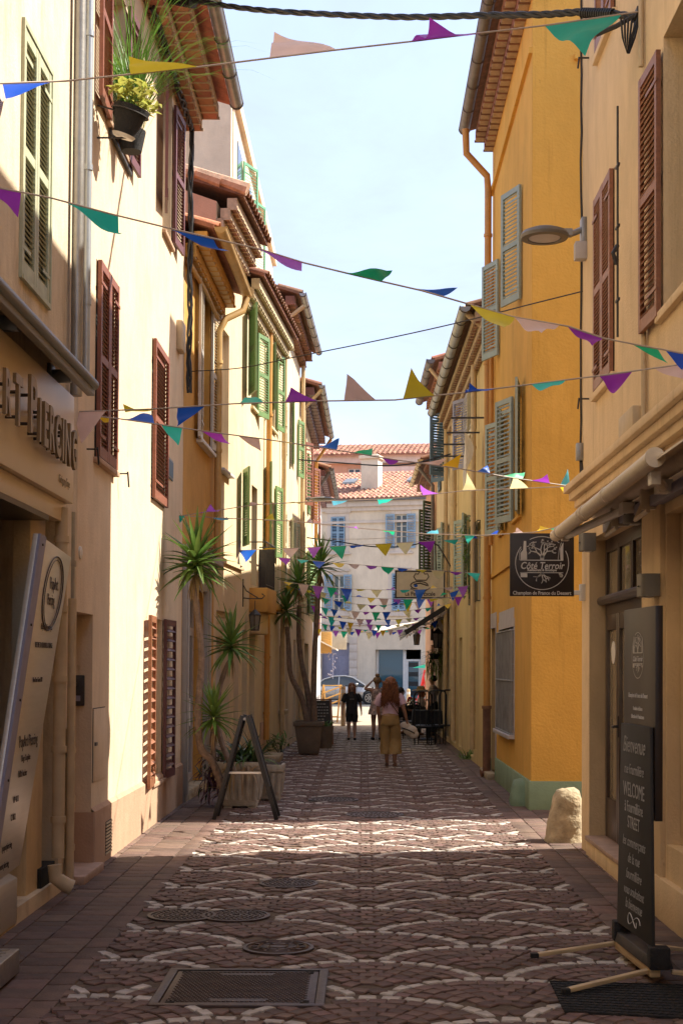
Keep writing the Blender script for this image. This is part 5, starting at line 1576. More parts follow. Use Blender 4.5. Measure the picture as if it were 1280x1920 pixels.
# awning over the restaurant
RA = thing('restaurant_awning', 'cream retractable awning with a round front tube over the restaurant door', 'awning', (2.0, 10.5, 3.0))
A = at_x(1041, 1004, 1.75); B = at_x(1226, 858, 1.75)
mb = MB(); mb.tube([A, A.lerp(B, .02), B], .055, 14); obj('front_tube', mb, M_['awnw'], RA)
mb = MB(); mb.tube([B + V((0, -.0, 0)), B + V((0, -.02, 0))], .062, 14)
for k in (.06, .36, .40, .62):
    q = A.lerp(B, k); mb.tube([q, q + V((0, -.05, 0))], .062, 14)
obj('tube_cap', mb, M_['awnw'], RA)['kind'] = 'stuff'
ztp = A.z + .26
mb = MB(); mb.hexa([V((1.76, B.y - 2.0, A.z + .05)), V((1.76, A.y, A.z + .05)), V((2.14, A.y, ztp)), V((2.14, B.y - 2.0, ztp)), V((1.76, B.y - 2.0, A.z + .065)), V((1.76, A.y, A.z + .065)), V((2.14, A.y, ztp + .015)), V((2.14, B.y - 2.0, ztp + .015))]); obj('canvas', mb, M_['awnw'], RA, smooth=False)
mb = MB(); mb.tube([(2.14, B.y - 2.0, ztp - .05), (2.14, A.y + .05, ztp - .05)], .07, 14); obj('roller', mb, M_['awnw'], RA)
mb = MB(); mb.box2((2.16, B.y - 2.5, ztp - .24), (2.24, A.y - .1, ztp - .16)); obj('support_beam', mb, M_['lavblue'], RA, bev=.004)
for (ya_, yb_) in ((A.y - .25, A.y - 1.5), (B.y + .25, B.y + 1.5)):
    mb = MB(); e_ = V((2.12, yb_, ztp - .18)); q_ = V((1.80, ya_, A.z - .03)); mb.tube([q_, e_], .035, 10); mb.box(e_, (.1, .16, .09)); mb.box(q_ + V((0, 0, .0)), (.06, .1, .08)); obj('folding_arm', mb, M_['white'], RA, bev=0)
for y in (A.y - .9, A.y - 2.2, B.y + .2):
    mb = MB(); mb.box2((2.1, y, ztp - .26), (2.252, y + .07, ztp + .02)); mb.tube([(2.12, y + .03, ztp - .2), (2.06, y + .03, ztp - .34), (2.1, y - .25, ztp - .30)], .018, 6); obj('bracket', mb, M_['awnw'], RA)
# street lamp on the wall
q = at_y(1020, 442, 14.4)
SL = thing('street_lamp', 'flat grey street lamp head on a short arm from the house corner', 'street lamp', (2.25, 14.4, q.z))
mb = MB(); mb.lathe([(.03, .07), (.15, .065), (.225, .035), (.245, .0), (.235, -.03), (.17, -.035), (.165, -.02), (.01, -.02)], q, 32); lh = obj('lamp_head', mb, M_['grey_lamp'], SL)
mb = MB(); mb.lathe([(.16, -.026), (.12, -.034), (.02, -.036)], q, 28); obj('lamp_lens', mb, M_['lav'], lh)
mb = MB(); mb.tube([q + V((.2, 0, .02)), q + V((.3, 0, .03)), V((2.24, 14.4, q.z + .08))], [.05, .032, .03], 10); mb.box(q + V((.23, 0, .03)), (.1, .09, .07)); obj('arm', mb, M_['zinc'], SL)
mb = MB(); mb.box2((2.2, 14.33, q.z - .22), (2.252, 14.47, q.z + .18)); obj('wall_plate', mb, M_['zinc'], SL, bev=.006)
mb = MB(); mb.box2((2.13, 14.3, q.z - .26), (2.252, 14.42, q.z - .08)); obj('junction_box', mb, M_['lav'], SL, bev=.01)
# cable clamp at the top right
q = at_x(1188, 45, 2.2)
CC = thing('cable_clamp', 'black cable clamp with coiled wires high on the sand coloured wall', 'cable clamp', q)
mb = MB(); mb.tube([q + V((.05, 0, .1)), q + V((-.12, .15, .05)), q + V((-.28, .2, .0))], .02, 6); mb.box(q + V((.03, 0, .08)), (.05, .2, .05)); obj('bracket', mb, M_['iron'], CC)
mb = MB()
for i in range(6):
    mb.tube([q + V((-.1 + .03 * i, .05, .06)), q + V((-.09 + .02 * i, .03, -.1)), q + V((-.06 + .004 * i, .0, -.24)), q + V((-.02 + .002 * i, .0, -.1)), q + V((.03, -.02, .05))], .009, 5)
obj('wire_loops', mb, M_['black'], CC)

# tall menu board and its wooden foot
nb = at_z(1240, 1842, .0); fb = at_z(1182, 1788, .0)
nb = V((1.765, 8.36, 0)); fb = V((1.71, 9.2, 0))
xd = (nb - fb).normalized(); W_ = (nb - fb).length
nn = V((xd.y, -xd.x, 0)); nn = nn if nn.x < 0 else -nn
lean = V((.004, 0, 0))
BD = thing('menu_board', 'tall black menu board on a pale wooden foot in front of the restaurant door', 'menu board', (fb + nb) / 2)
upv = (ez + lean * .5).normalized()
def bp(a, z, k): return fb + xd * (a * W_) + upv * z + nn * k
mb = MB(); mb.hexa([bp(.08, .95, 0), bp(.97, .95, 0), bp(.97, .95, .045), bp(.08, .95, .045), bp(.08, 2.22, 0), bp(.97, 2.22, 0), bp(.97, 2.22, .045), bp(.08, 2.22, .045)]); ub = obj('upper_panel', mb, M_['signb'], BD, bev=.003)
mb = MB(); mb.hexa([bp(.0, .22, .05), bp(1, .22, .05), bp(1, .22, .07), bp(.0, .22, .07), bp(.12, 1.5, .05), bp(.93, 1.5, .05), bp(.93, 1.5, .07), bp(.12, 1.5, .07)]); cb = obj('chalk_panel', mb, M_['chalkb'], BD, bev=.003)
def Mb(a, z, k): return frame(bp(a, z, k), xd, upv)
obj('emblem', emblem(Mb(.5, 1.92, .0475), .17), M_['chalk'], BD, smooth=False)
for s, z, sz, sx, sh, k in (('Côté Terroir', 1.905, .058, 1, .2, 1), ('Restaurant & Boutique', 1.87, .02, 1, 0, 1), ('Champion de France du Dessert', 1.68, .05, .95, 0, 1), ('Produits de Saison', 1.60, .045, .9, 0, 1), ('Sélection de Producteurs', 1.55, .045, .9, 0, 1), ('Bienvenue', 1.37, .16, .95, .35, 2), ('rue Fourmillière', 1.22, .10, .85, .35, 2), ('WELCOME', 1.09, .14, .9, 0, 2), ('à Fourmillière', .985, .11, .85, 0, 2), ('STREET', .89, .12, .9, 0, 2), ('les commerçants', .77, .10, .95, .4, 2), ('de la rue', .67, .10, .95, .4, 2), ('fourmillière', .57, .10, .95, .4, 2), ('vous souhaitent', .47, .095, .95, .4, 2), ('la bienvenue', .385, .10, .95, .4, 2)):
    obj('lettering', text_mb(s, sz * (.9 if k == 2 else .8), Mb(.5, z, .0475 if k == 1 else .0722), .0008, sh, sx * .92, 0), M_['chalk_s'] if k == 2 else M_['chalk'], ub if k == 1 else cb, smooth=False)
mb = MB(); pts = [bp(.5 + .2 * math.cos(t) * (1 - t / 12), .30 + .035 * math.sin(2 * t), .074) for t in [i * .3 for i in range(22)]]; mb.tube(pts, .003, 4); obj('flourish', mb, M_['chalk'], cb)
mb = MB(); mb.hexa([bp(-.04, .1, -.05), bp(1.04, .1, -.05), bp(1.04, .1, .09), bp(-.04, .1, .09), bp(-.04, .16, -.03), bp(1.04, .16, -.03), bp(1.04, .16, .075), bp(-.04, .16, .075)]); obj('base_rail', mb, M_['iron'], BD, bev=.004)
for a in (-.02, 1.0):
    mb = MB(); c = bp(a, .16, .03); mb.box(c, (.12, .1, .13)); obj('clamp_block', mb, M_['rubber'], BD, bev=.01)
def foot(a, l0, l1, dy):
    mb = MB(); s_ = bp(a, .075, .0); 
    mb.beam(s_ + nn * l1 + V((0, dy, -.045)), s_ + nn * l0 + V((0, -dy * .3, .0)), .042, .024); o = obj('foot', mb, M_['wood'], BD, bev=.004)
    mb = MB(); e_ = s_ + nn * (l1 + .02) + V((0, dy, -.045)); mb.beam(e_, e_ - nn * .05, .046, .03); obj('rubber_end', mb, M_['rubber'], o, bev=.004)
foot(-.02, .05, .62, -.12); foot(1.0, .05, .62, -.25); foot(1.0, -.05, -.5, -.05); foot(-.02, -.05, -.4, .0)
mb = MB(); mb.beam(bp(-.02, .07, .05), bp(1.0, .07, .05), .06, .05); obj('cross_beam', mb, M_['wood'], BD, bev=.004)
# rubber mat
mq = [at_z(1030, 1842), at_z(1057, 1898), at_z(1300, 1912), at_z(1310, 1850)]
mb = MB(); c0 = sum(mq, V()) / 4
mb.hexa([V((q.x, q.y, -.004)) for q in (mq[1], mq[2], mq[3], mq[0])] + [V((q.x, q.y, .012)) for q in (mq[1], mq[2], mq[3], mq[0])])
mt_ = solo('door_mat', mb, M_['rubber'], 'black ribbed rubber mat lying under the foot of the menu board', 'mat', bev=.003)
mb = MB(); rz = random.Random(21)
for i in range(34):
    for j in range(12):
        a, b = (i + .5) / 34, (j + .5) / 12
        q = (mq[1].lerp(mq[2], a)).lerp(mq[0].lerp(mq[3], a), b)
        e_ = V((.016, .007 * (1 if (i + j) % 2 else -1), 0)); mb.beam(q - e_ + V((0, 0, .013)), q + e_ + V((0, 0, .013)), .008, .008)
o = obj('raised_ribs', mb, M_['rubber'], mt_); o['kind'] = 'stuff'

# ---------------------------------------------------------------- iron covers in the paving
M_['castiron'] = mat('worn_cast_iron', (.085, .058, .05), .5, .25, 14, .2, 60, metal=.4, dirt=.4, dcol=(.16, .11, .08), dscale=4)
def round_cover(x, y, r, lab, style):
    t = thing('manhole_cover', lab, 'manhole cover', (x, y, 0), 'round iron covers set among the cobbles')
    mb = MB(); mb.lathe([(r + .025, -.02), (r + .025, .003), (r, .004), (r, -.004)], (x, y, 0), 32); obj('rim', mb, M_['castiron'], t)
    mb = MB(); mb.lathe([(r - .004, -.02), (r - .004, -.003), (.01, -.003)], (x, y, 0), 32); pl = obj('lid', mb, M_['castiron'], t)
    mb = MB(); rz = random.Random(int(x * 100) + 5)
    if style == 0:
        for k in range(1, 6):
            rr = r * k / 5.8; n = int(5 + k * 5)
            for i in range(n):
                a = 2 * math.pi * i / n + k * .3; c = V((x + math.cos(a) * rr, y + math.sin(a) * rr, .0))
                mb.lathe([(.016, -.004), (.014, .004), (.002, .005)], c, 6)
    else:
        for k in (.3, .62, .9):
            pts = [V((x + math.cos(a) * r * k, y + math.sin(a) * r * k, .0)) for a in [2 * math.pi * i / 28 for i in range(29)]]; mb.tube(pts, .012, 4)
        for i in range(12):
            a = 2 * math.pi * i / 12; mb.beam((x + math.cos(a) * r * .3, y + math.sin(a) * r * .3, .0), (x + math.cos(a) * r * .9, y + math.sin(a) * r * .9, .0), .016, .012)
        mb.box((x, y, .001), (r * 1.1, .05, .01)); mb.box((x, y + .09, .001), (r * .9, .03, .01)); mb.box((x, y - .09, .001), (r * .9, .03, .01))
    o = obj('cast_pattern', mb, M_['castiron'], pl); o['kind'] = 'stuff'
for c, lab, st in ((CIRCS[0], 'round iron cover touching its twin on the left of the cobbles', 0), (CIRCS[1], 'round iron cover nearest the left slabs, touching its twin', 0), (CIRCS[2], 'round iron cover just behind the large rectangular plate', 1), (CIRCS[3], 'round iron cover lying in the shade just before the sunny strip', 0), (CIRCS[4], 'wide round iron cover in the middle just beyond the sunny strip', 0), (CIRCS[5], 'wide round iron cover farthest up the street', 0)):
    round_cover(c[0], c[1], c[2] - .03, lab, st)
a, b, c, d = RECTS[0]
RC = thing('access_cover', 'large rectangular iron access plate with diamond tread in the cobbles', 'access cover', ((a + b) / 2, (c + d) / 2, 0))
mb = MB()
for q in (((a, c), (b, c + .05)), ((a, d - .05), (b, d)), ((a, c + .05), (a + .05, d - .05)), ((b - .05, c + .05), (b, d - .05))): mb.box2((q[0][0], q[0][1], -.02), (q[1][0], q[1][1], .004))
obj('rim', mb, M_['castiron'], RC, bev=.003)
mb = MB(); mb.box2((a + .055, c + .055, -.02), (b - .055, d - .055, -.001)); pl = obj('lid', mb, M_['castiron'], RC, bev=.003)
mb = MB(); n1, n2 = 30, 26
for i in range(n1):
    for j in range(n2):
        x = a + .1 + (b - a - .2) * (i + .5 * (j % 2)) / n1; y = c + .1 + (d - c - .2) * j / (n2 - 1)
        if abs(x - (a + b) / 2) < .16 and (abs(y - d + .16) < .03 or abs(y - c - .14) < .035): continue
        mb.hexa([V((x - .013, y, -.002)), V((x, y - .011, -.002)), V((x + .013, y, -.002)), V((x, y + .011, -.002)), V((x - .009, y, .004)), V((x, y - .008, .004)), V((x + .009, y, .004)), V((x, y + .008, .004))])
o = obj('diamond_tread', mb, M_['castiron'], pl); o['kind'] = 'stuff'
for (x, y) in ((a + .11, c + .1), (b - .11, c + .1), (a + .11, d - .1), (b - .11, d - .1)):
    mb = MB()
    mb.box((x, y - .02, -.0005), (.05, .018, .006)); mb.box((x, y + .02, -.0005), (.05, .018, .006)); obj('key_slot', mb, M_['dark'], pl, smooth=False)

# ---------------------------------------------------------------- window plants and the cable bundle of the cream house
def blade(L, w, droop, fold=.25, seg=6, tip=1.0):
    """tapered leaf along +x that arcs down"""
    vs = []; fs = []
    x = z = 0.0; a = 0.0
    for i in range(seg + 1):
        t = i / seg
        ww = w * (math.sin(min(1, t * 2.2 + .18) * math.pi / 2) * (1 - t ** 1.6 * tip) + .02)
        vs += [V((x, -ww / 2, z + ww * fold)), V((x, 0, z)), V((x, ww / 2, z + ww * fold))]
        a -= droop / seg * (0.4 + 1.2 * t)
        x += math.cos(a) * L / seg; z += math.sin(a) * L / seg
    for i in range(seg):
        o = i * 3; fs += [(o, o + 1, o + 4, o + 3), (o + 1, o + 2, o + 5, o + 4)]
    return MB().add(vs, fs)
M_['yucca'] = cloth('yucca_leaf', (.115, .20, .042), .25, .16)
M_['yucca_l'] = cloth('young_yucca_leaf', (.15, .24, .045), .3, .14)
M_['dryleaf'] = cloth('dry_leaf', (.33, .22, .10), .2)
M_['grassy'] = cloth('grass_plant', (.13, .25, .04), .4, .12)
M_['yellowleaf'] = cloth('yellow_green_leaf', (.42, .42, .09), .4, .1)
M_['darkleaf'] = cloth('dark_leaf', (.04, .075, .025), .2, .15)
M_['purpleleaf'] = cloth('purple_leaf', (.09, .035, .055), .2, .15)
M_['bark'] = mat('yucca_bark', (.20, .14, .10), .95, .3, 14, .8, 30, dirt=.4)
_bl = {}
def blade_mesh(L, w, dr, mt, fold=.25, name='leaf'):
    k = (L, w, dr, mt, fold)
    if k not in _bl: _bl[k] = mesh_of(name, blade(L, w, dr, fold), M_[mt], ang=70)
    return _bl[k]
def put_leaf(parent, p, az, el, L, w, dr, mt, name='leaf', roll=0):
    o = link(name, blade_mesh(L, w, dr, mt), parent)
    o.location = V(p) - root_loc(parent)
    o.rotation_euler = Matrix.Rotation(az, 3, 'Z').to_4x4().to_3x3().to_quaternion().__matmul__(Matrix.Rotation(-el, 3, 'Y').to_quaternion()).to_euler()
    return o
def crown(parent, p, n, L, w, seed, mt='yucca', dry=6):
    rz = random.Random(seed)
    for i in range(n):
        t = i / n; el = rad(88 - 125 * t + rz.uniform(-8, 8)); az = i * 2.39996 + rz.uniform(-.2, .2)
        l = round(L * (.78, .9, 1.0, 1.08)[rz.randrange(4)], 3); dr = (.25, .5, .8)[rz.randrange(3)] if t > .3 else .15
        put_leaf(parent, V(p) + V((0, 0, .10 * (1 - t))), az, el, l, w, dr, mt)
    for i in range(dry):
        put_leaf(parent, V(p) - V((0, 0, .08)), rz.uniform(0, 6.28), rad(-70 + rz.uniform(-12, 12)), round(L * .6, 3), w * .6, .3, 'dryleaf')
# black flower pot hung from the window
pp = at_x(240, 228, -2.17)
PT = thing('flower_pot', 'black plastic flower pot tilted out from the window rail', 'flower pot', pp)
ax = V((.32, -.12, 1)).normalized(); xa = ax.cross(V((0, 1, 0))).normalized(); Mp = frame(pp - ax * .12, xa, ax.cross(xa))
mb = MB(); mb.lathe([(.10, 0), (.145, .2), (.165, .205), (.17, .25), (.15, .25), (.14, .215), (.02, .21)], (0, 0, 0), 20, Mp); obj('pot', mb, M_['rubber'], PT)
mb = MB(); mb.lathe([(.09, -.03), (.11, -.004), (.05, -.003)], (0, 0, 0), 18, Mp); obj('saucer', mb, M_['white'], PT)
mb = MB(); mb.tube([Mp @ V((.17 * math.cos(t), .17 * math.sin(t), .2)) for t in [2 * math.pi * i / 20 for i in range(21)]], .007, 5); mb.tube([Mp @ V((-.17, 0, .2)), V((-2.45, pp.y, pp.z + .15))], .009, 5); mb.tube([Mp @ V((-.1, 0, .0)), V((-2.45, pp.y, pp.z - .15))], .009, 5); obj('wire_hanger', mb, M_['iron'], PT)
rail = MB(); y0, y1 = 12.15 + rT1[0] + .1, 12.15 + rT1[1] + .25
rail.box2((-2.44, y0, pp.z + .1), (-2.41, y1, pp.z + .13)); rail.box2((-2.44, y0, pp.z + .36), (-2.41, y1, pp.z + .39))
for i in range(6): rail.box2((-2.435, y0 + (y1 - y0) * i / 5 - .01, pp.z + .1), (-2.415, y0 + (y1 - y0) * i / 5 + .01, pp.z + .39))
solo('window_rail', rail, M_['iron'], 'dark iron rail across the plant window carrying the pot', 'window rail')
rz = random.Random(31)
YP = thing('potted_plant', 'yellow leaved plant growing in the hanging black pot', 'plant', pp + V((0, 0, .12)))
mb = MB()
for i in range(14):
    e_ = pp + ax * .12 + V((rz.uniform(-.12, .22), rz.uniform(-.2, .2), rz.uniform(.03, .22))); mb.tube([pp + ax * .1, (pp + ax * .12).lerp(e_, .5) + V((0, 0, .04)), e_], .004, 4)
    for j in range(9): put_leaf(YP, e_ + V((rz.uniform(-.05, .05), rz.uniform(-.05, .05), rz.uniform(-.05, .05))), rz.uniform(0, 6.28), rz.uniform(-.6, .9), .09, .055, .5, 'yellowleaf')
obj('stem', mb, M_['grassy'], YP)
gpos = V((-2.28, 12.15 + (rT1[0] + rT1[1]) / 2 - .1, pp.z + .22))
GP = thing('grass_plant', 'tall arching green grass plant standing in the upper window', 'plant', gpos)
for i in range(210):
    az = rz.uniform(0, 6.28); q = gpos + V((rz.uniform(-.07, .07), rz.uniform(-.2, .2), 0))
    L = (1.0, 1.25, 1.5, 1.75)[rz.randrange(4)]
    put_leaf(GP, q, az, rad(rz.uniform(68, 90)), L, .014, (.5, 1.1, 1.7)[rz.randrange(3)], 'grassy')
mb = MB(); mb.lathe([(.1, 0), (.14, .2), (.13, .2), (.02, .18)], gpos - V((0, 0, .18)), 16); solo('plant_pot', mb, M_['rubber'], 'plain pot in the upper window holding the tall grass plant', 'flower pot')
rz = random.Random(8)
# cables bundled under the eave and down the corner
mb = MB()
for k in range(5):
    pts = []
    ph_ = rz.uniform(0, 6)
    for i in range(26):
        u = 3.4 + (f1.L - 3.5) * i / 25; pts.append(f1.p(u, H1 - .30 - .03 * math.sin(i * 1.7 + ph_) + .02 * math.cos(k), .09 + .03 * math.cos(i * 1.3 + ph_ + k)))
    for i in range(18): pts.append(f1.p(f1.L - .06 + .02 * math.sin(i + k), H1 - .5 - i * .2, .08 + .03 * math.cos(i * 1.1 + ph_)))
    mb.tube(pts, .015, 6)
solo('cable_bundle', mb, M_['black'], 'thick black cable bundle running under the eave and down the cream house corner', 'cable bundle')
# ---------------------------------------------------------------- planters and yuccas on the left
def put(x, y): return at_z(x, y, 0)
M_['concrete'] = mat('white_stained_concrete', (.42, .36, .28), .9, .2, 5, .4, 40, dirt=.75, dcol=(.16, .11, .07), dscale=3)
M_['planter'] = mat('taupe_planter', (.17, .125, .085), .8, .12, 6, .15, 40, dirt=.25)
M_['soil'] = mat('soil', (.05, .035, .025), .95, .3, 20, .6, 60)
def square_pot(c, w0, w1, h, mt, lab, grp=None, ribs=True):
    t = thing('planter', lab, 'planter', c, grp)
    mb = MB()
    def ring(w, z): return [V(c) + V((sx * w / 2, sy * w / 2, z)) for sx, sy in ((-1, -1), (1, -1), (1, 1), (-1, 1))]
    R = [ring(w0 * .96, .02), ring(w0, .05), ring(w1, h - .1)]
    vs = sum(R, []); fs = [(3, 2, 1, 0)]
    for i in range(2):
        for j in range(4): fs.append((i * 4 + j, i * 4 + (j + 1) % 4, i * 4 + 4 + (j + 1) % 4, i * 4 + 4 + j))
    fs.append((8, 9, 10, 11)); mb.add(vs, fs)
    if ribs:
        for s_ in range(4):
            A = ring(w0 + .015, .1); B = ring(w1 + .015, h - .12)
            for k in range(5):
                f_ = (k + .5) / 5
                mb.beam(A[s_].lerp(A[(s_ + 1) % 4], f_), B[s_].lerp(B[(s_ + 1) % 4], f_), .05, .03)
    obj('pot_body', mb, M_[mt], t, bev=.01)
    mb = MB(); mb.box(V(c) + V((0, 0, h - .05)), (w1 + .06, w1 + .06, .1)); rim = obj('pot_rim', mb, M_[mt], t, bev=.012)
    mb = MB(); mb.box(V(c) + V((0, 0, h + .004)), (w1 - .02, w1 - .02, .008)); obj('soil', mb, M_['soil'], t, smooth=False)
    if ribs:
        mb = MB()
        for sx in (-1, 1): mb.box(V(c) + V((sx * w0 * .36, 0, .01)), (.1, w0 * .9, .06))
        obj('pot_foot', mb, M_[mt], t)
    return t
c1 = put(452, 1512)
square_pot(c1, .44, .54, .60, 'concrete', 'stained white square planter behind the folding stand, overgrown with yuccas')
c1b = c1 + V((.28, .95, 0))
square_pot(c1b, .36, .42, .5, 'concrete', 'smaller pale planter just behind the big square one')
def trunk(par, pts, r0, r1, mt='bark', name='trunk'):
    k = len(pts); P = []
    for i in range(k - 1):
        for j in range(5):
            t = j / 5
            p0, p1, p2, p3 = pts[max(i - 1, 0)], pts[i], pts[i + 1], pts[min(i + 2, k - 1)]
            P.append(.5 * ((2 * p1) + (p2 - p0) * t + (2 * p0 - 5 * p1 + 4 * p2 - p3) * t * t + (3 * p1 - p0 - 3 * p2 + p3) * t ** 3))
    P.append(pts[-1]); n = len(P); rz = random.Random(n)
    mb = MB(); mb.tube(P, [(r0 + (r1 - r0) * i / n) * rz.uniform(.92, 1.1) for i in range(n)], 9)
    return obj(name, mb, M_[mt], par)
def px_pts(lst): return [at_y(x, y, Y) for x, y, Y in lst]
YA = 17.35
pA = px_pts([(418, 1478, YA + .1), (398, 1428, YA), (376, 1400, YA - .05), (371, 1330, YA - .1), (378, 1235, YA - .1), (370, 1150, YA - .05), (364, 1092, YA)])
TA = thing('yucca', 'tallest yucca with a long bent trunk in the white square planter', 'yucca', pA[0], 'yuccas in the planters')
trunk(TA, pA, .05, .036); crown(TA, px_pts([(368, 1062, YA)])[0], 72, .60, .085, 3, dry=22)
crown(TA, px_pts([(368, 1078, YA)])[0], 22, .54, .075, 13, dry=0)
YB = 17.9
pB = px_pts([(440, 1450, YB), (412, 1380, YB), (409, 1310, YB), (420, 1262, YB), (431, 1240, YB)])
TB = thing('yucca', 'middle yucca with a dark slender trunk leaning right over the folding stand', 'yucca', pB[0], 'yuccas in the planters')
trunk(TB, pB, .038, .03); crown(TB, px_pts([(433, 1218, YB)])[0], 58, .50, .066, 5, dry=8)
pC = px_pts([(402, 1440, 17.4), (400, 1400, 17.4), (399, 1372, 17.4)])
TC = thing('yucca', 'smallest bright green yucca low against the glazed shop door', 'yucca', pC[0], 'yuccas in the planters')
trunk(TC, pC, .03, .028); crown(TC, px_pts([(400, 1352, 17.4)])[0], 54, .46, .06, 7, 'yucca_l', dry=6)
# trailing plants round the pot
UP = thing('spider_lily', 'dark strap leaved plant filling the top of the white planter', 'plant', c1 + V((0, 0, .6)))
rz = random.Random(5)
for i in range(110):
    put_leaf(UP, c1 + V((rz.uniform(-.22, .25), rz.uniform(-.22, .2), .58)), rz.uniform(0, 6.28), rad(rz.uniform(25, 85)), (.32, .42, .52)[rz.randrange(3)], .06, (.6, 1.2, 1.7)[rz.randrange(3)], ('darkleaf', 'darkleaf', 'yucca')[rz.randrange(3)])
for i in range(10): put_leaf(UP, c1 + V((rz.uniform(-.2, .3), -.24, .56)), rz.uniform(-2.2, -.9), rad(rz.uniform(-60, 10)), .42, .05, .9, 'dryleaf')
TP = thing('trailing_plant', 'purple and green trailing plant hanging over the left side of the white planter', 'plant', c1 + V((-.3, 0, 0)))
for i in range(110):
    z = rz.uniform(.12, .75); put_leaf(TP, c1 + V((rz.uniform(-.5, -.2), rz.uniform(-.35, .2), z)), rz.uniform(1.5, 5.2), rad(rz.uniform(-60, 50)), (.18, .26)[rz.randrange(2)], .035, (.6, 1.4)[rz.randrange(2)], ('purpleleaf', 'darkleaf', 'purpleleaf', 'dryleaf')[rz.randrange(4)])
mb = MB()
for i in range(16):
    a = c1 + V((rz.uniform(-.35, -.1), rz.uniform(-.3, 0), .62)); b = c1 + V((rz.uniform(-.5, -.2), rz.uniform(-.4, -.1), rz.uniform(.05, .3))); mb.tube([a, a.lerp(b, .4) + V((-.08, 0, .03)), b], .006, 4)
obj('stem', mb, M_['purpleleaf'], TP)
SB = thing('sprouting_plant', 'small green shrub sprouting at the wall foot behind the planters', 'plant', put(528, 1420))
for i in range(50): put_leaf(SB, put(528, 1420) + V((rz.uniform(-.35, .15), rz.uniform(-.4, .4), rz.uniform(.1, .4))), rz.uniform(0, 6.28), rad(rz.uniform(0, 80)), .22, .05, .8, ('yucca', 'yucca_l')[rz.randrange(2)])
mb = MB()
for i in range(12): 
    b = put(528, 1420); mb.tube([b + V((0, 0, 0)), b + V((rz.uniform(-.3, .15), rz.uniform(-.3, .3), rz.uniform(.2, .4)))], .006, 4)
obj('stem', mb, M_['darkleaf'], SB)
mb = MB(); b = put(515, 1428); mb.box2((b.x - .3, b.y - .4, -.01), (b.x + .12, b.y + .8, .13)); solo('planting_kerb', mb, M_['stone'], 'low stone kerb at the wall foot behind the white planters', 'kerb', bev=.015)

# folding A-frame stand seen from the side
def stand(fl, fr, top, dy, lab):
    t = thing('folding_stand', lab, 'sandwich board', ((fl.x + fr.x) / 2, fl.y + dy / 2, 0))
    for foot_, nm in ((fl, 0), (fr, 1)):
        s_ = 1 if nm else -1
        mb = MB()
        for y in (0, dy):
            mb.beam(V((foot_.x, foot_.y + y, 0)), V((top.x + s_ * .03, top.y + y * .98, top.z)), .05, .035, (0, 1, 0))
        p = obj('side_frame', mb, M_['black'], t, bev=.004)
        a0 = V((foot_.x, foot_.y, 0)).lerp(V((top.x + s_ * .03, top.y, top.z)), .3); a1 = V((foot_.x, foot_.y, 0)).lerp(V((top.x + s_ * .03, top.y, top.z)), .97)
        d = V((0, dy, 0)); nrm = V((s_ * .012, 0, 0))
        mb = MB(); mb.hexa([a0 - nrm, a0 - nrm + d, a0 + nrm + d, a0 + nrm, a1 - nrm, a1 - nrm + d, a1 + nrm + d, a1 + nrm]); pn = obj('chalk_panel', mb, M_['chalkb'], t, smooth=False)
    mb = MB(); zz = .5; xl = fl.x + (top.x - fl.x) * zz / top.z; xr = fr.x + (top.x - fr.x) * zz / top.z
    mb.box2((xl, fl.y + .02, zz * top.z / top.z + .05), (xr, fl.y + .05, zz + .075)); obj('spreader', mb, M_['white'], t, bev=.004)
    mb = MB(); mb.tube([V((top.x, top.y - .03, top.z - .04)), V((top.x, top.y + dy + .03, top.z - .04))], .018, 8); obj('hinge', mb, M_['zinc'], t)
    mb = MB(); rzz = random.Random(2)
    for i in range(7): mb.ball((fr.x + (top.x - fr.x) * (.35 + .08 * i) + .02, fr.y + rzz.uniform(-.01, .02), top.z * (.35 + .08 * i)), .012, 6, 4)
    obj('chalk_marks', mb, cloth('pink_chalk', (.55, .12, .35)), t)
    return t
fl = at_z(404, 1537); fr = at_z(521, 1532); fr.y = fl.y + .05; fl.x = (404 - CX) * fl.y / F_PX; fr.x = (521 - CX) * fr.y / F_PX
tp = at_y(459, 1342, fl.y)
stand(fl, fr, tp, .42, 'black folding A shaped sign stand seen edge on beside the white planter')

# tall taupe planter with three palm-like yuccas, and its small neighbour
c2 = put(578, 1416); c2.y += .25
square_pot(c2, .42, .58, .70, 'planter', 'tall taupe planter further up the street holding three tall yuccas', None, False)
Yp = c2.y
for (lst, cp, n, L, seed, lab) in (
    ([(590, 1368, Yp), (588, 1290, Yp), (592, 1180, Yp), (597, 1110, Yp), (600, 1085, Yp)], (600, 1068), 56, .68, 21, 'yucca with the straightest tallest trunk in the taupe planter'),
    ([(578, 1368, Yp), (566, 1310, Yp), (545, 1265, Yp), (541, 1210, Yp), (538, 1175, Yp)], (537, 1150), 48, .60, 22, 'yucca bending far left towards the wall from the taupe planter'),
    ([(583, 1368, Yp + .1), (577, 1300, Yp + .1), (565, 1240, Yp + .1), (560, 1190, Yp + .1), (561, 1135, Yp + .1)], (560, 1100), 50, .66, 23, 'yucca between the other two in the taupe planter')):
    P = px_pts(lst); t = thing('yucca', lab, 'yucca', P[0], 'yuccas in the planters')
    trunk(t, P, .065, .045); crown(t, px_pts([(cp[0], cp[1], lst[0][2])])[0], n, L, .085, seed, 'yucca', dry=5)
c3_ = put(609, 1404); c3_.y += .2
t = thing('flower_pot', 'small round brown pot with low greenery beside the taupe planter', 'flower pot', c3_)
mb = MB(); mb.lathe([(.15, 0), (.19, .45), (.2, .5), (.17, .5), (.02, .46)], c3_, 16); obj('pot', mb, M_['planter'], t)
t = thing('green_plant', 'low green plant in the small round brown pot', 'plant', c3_ + V((0, 0, .48)))
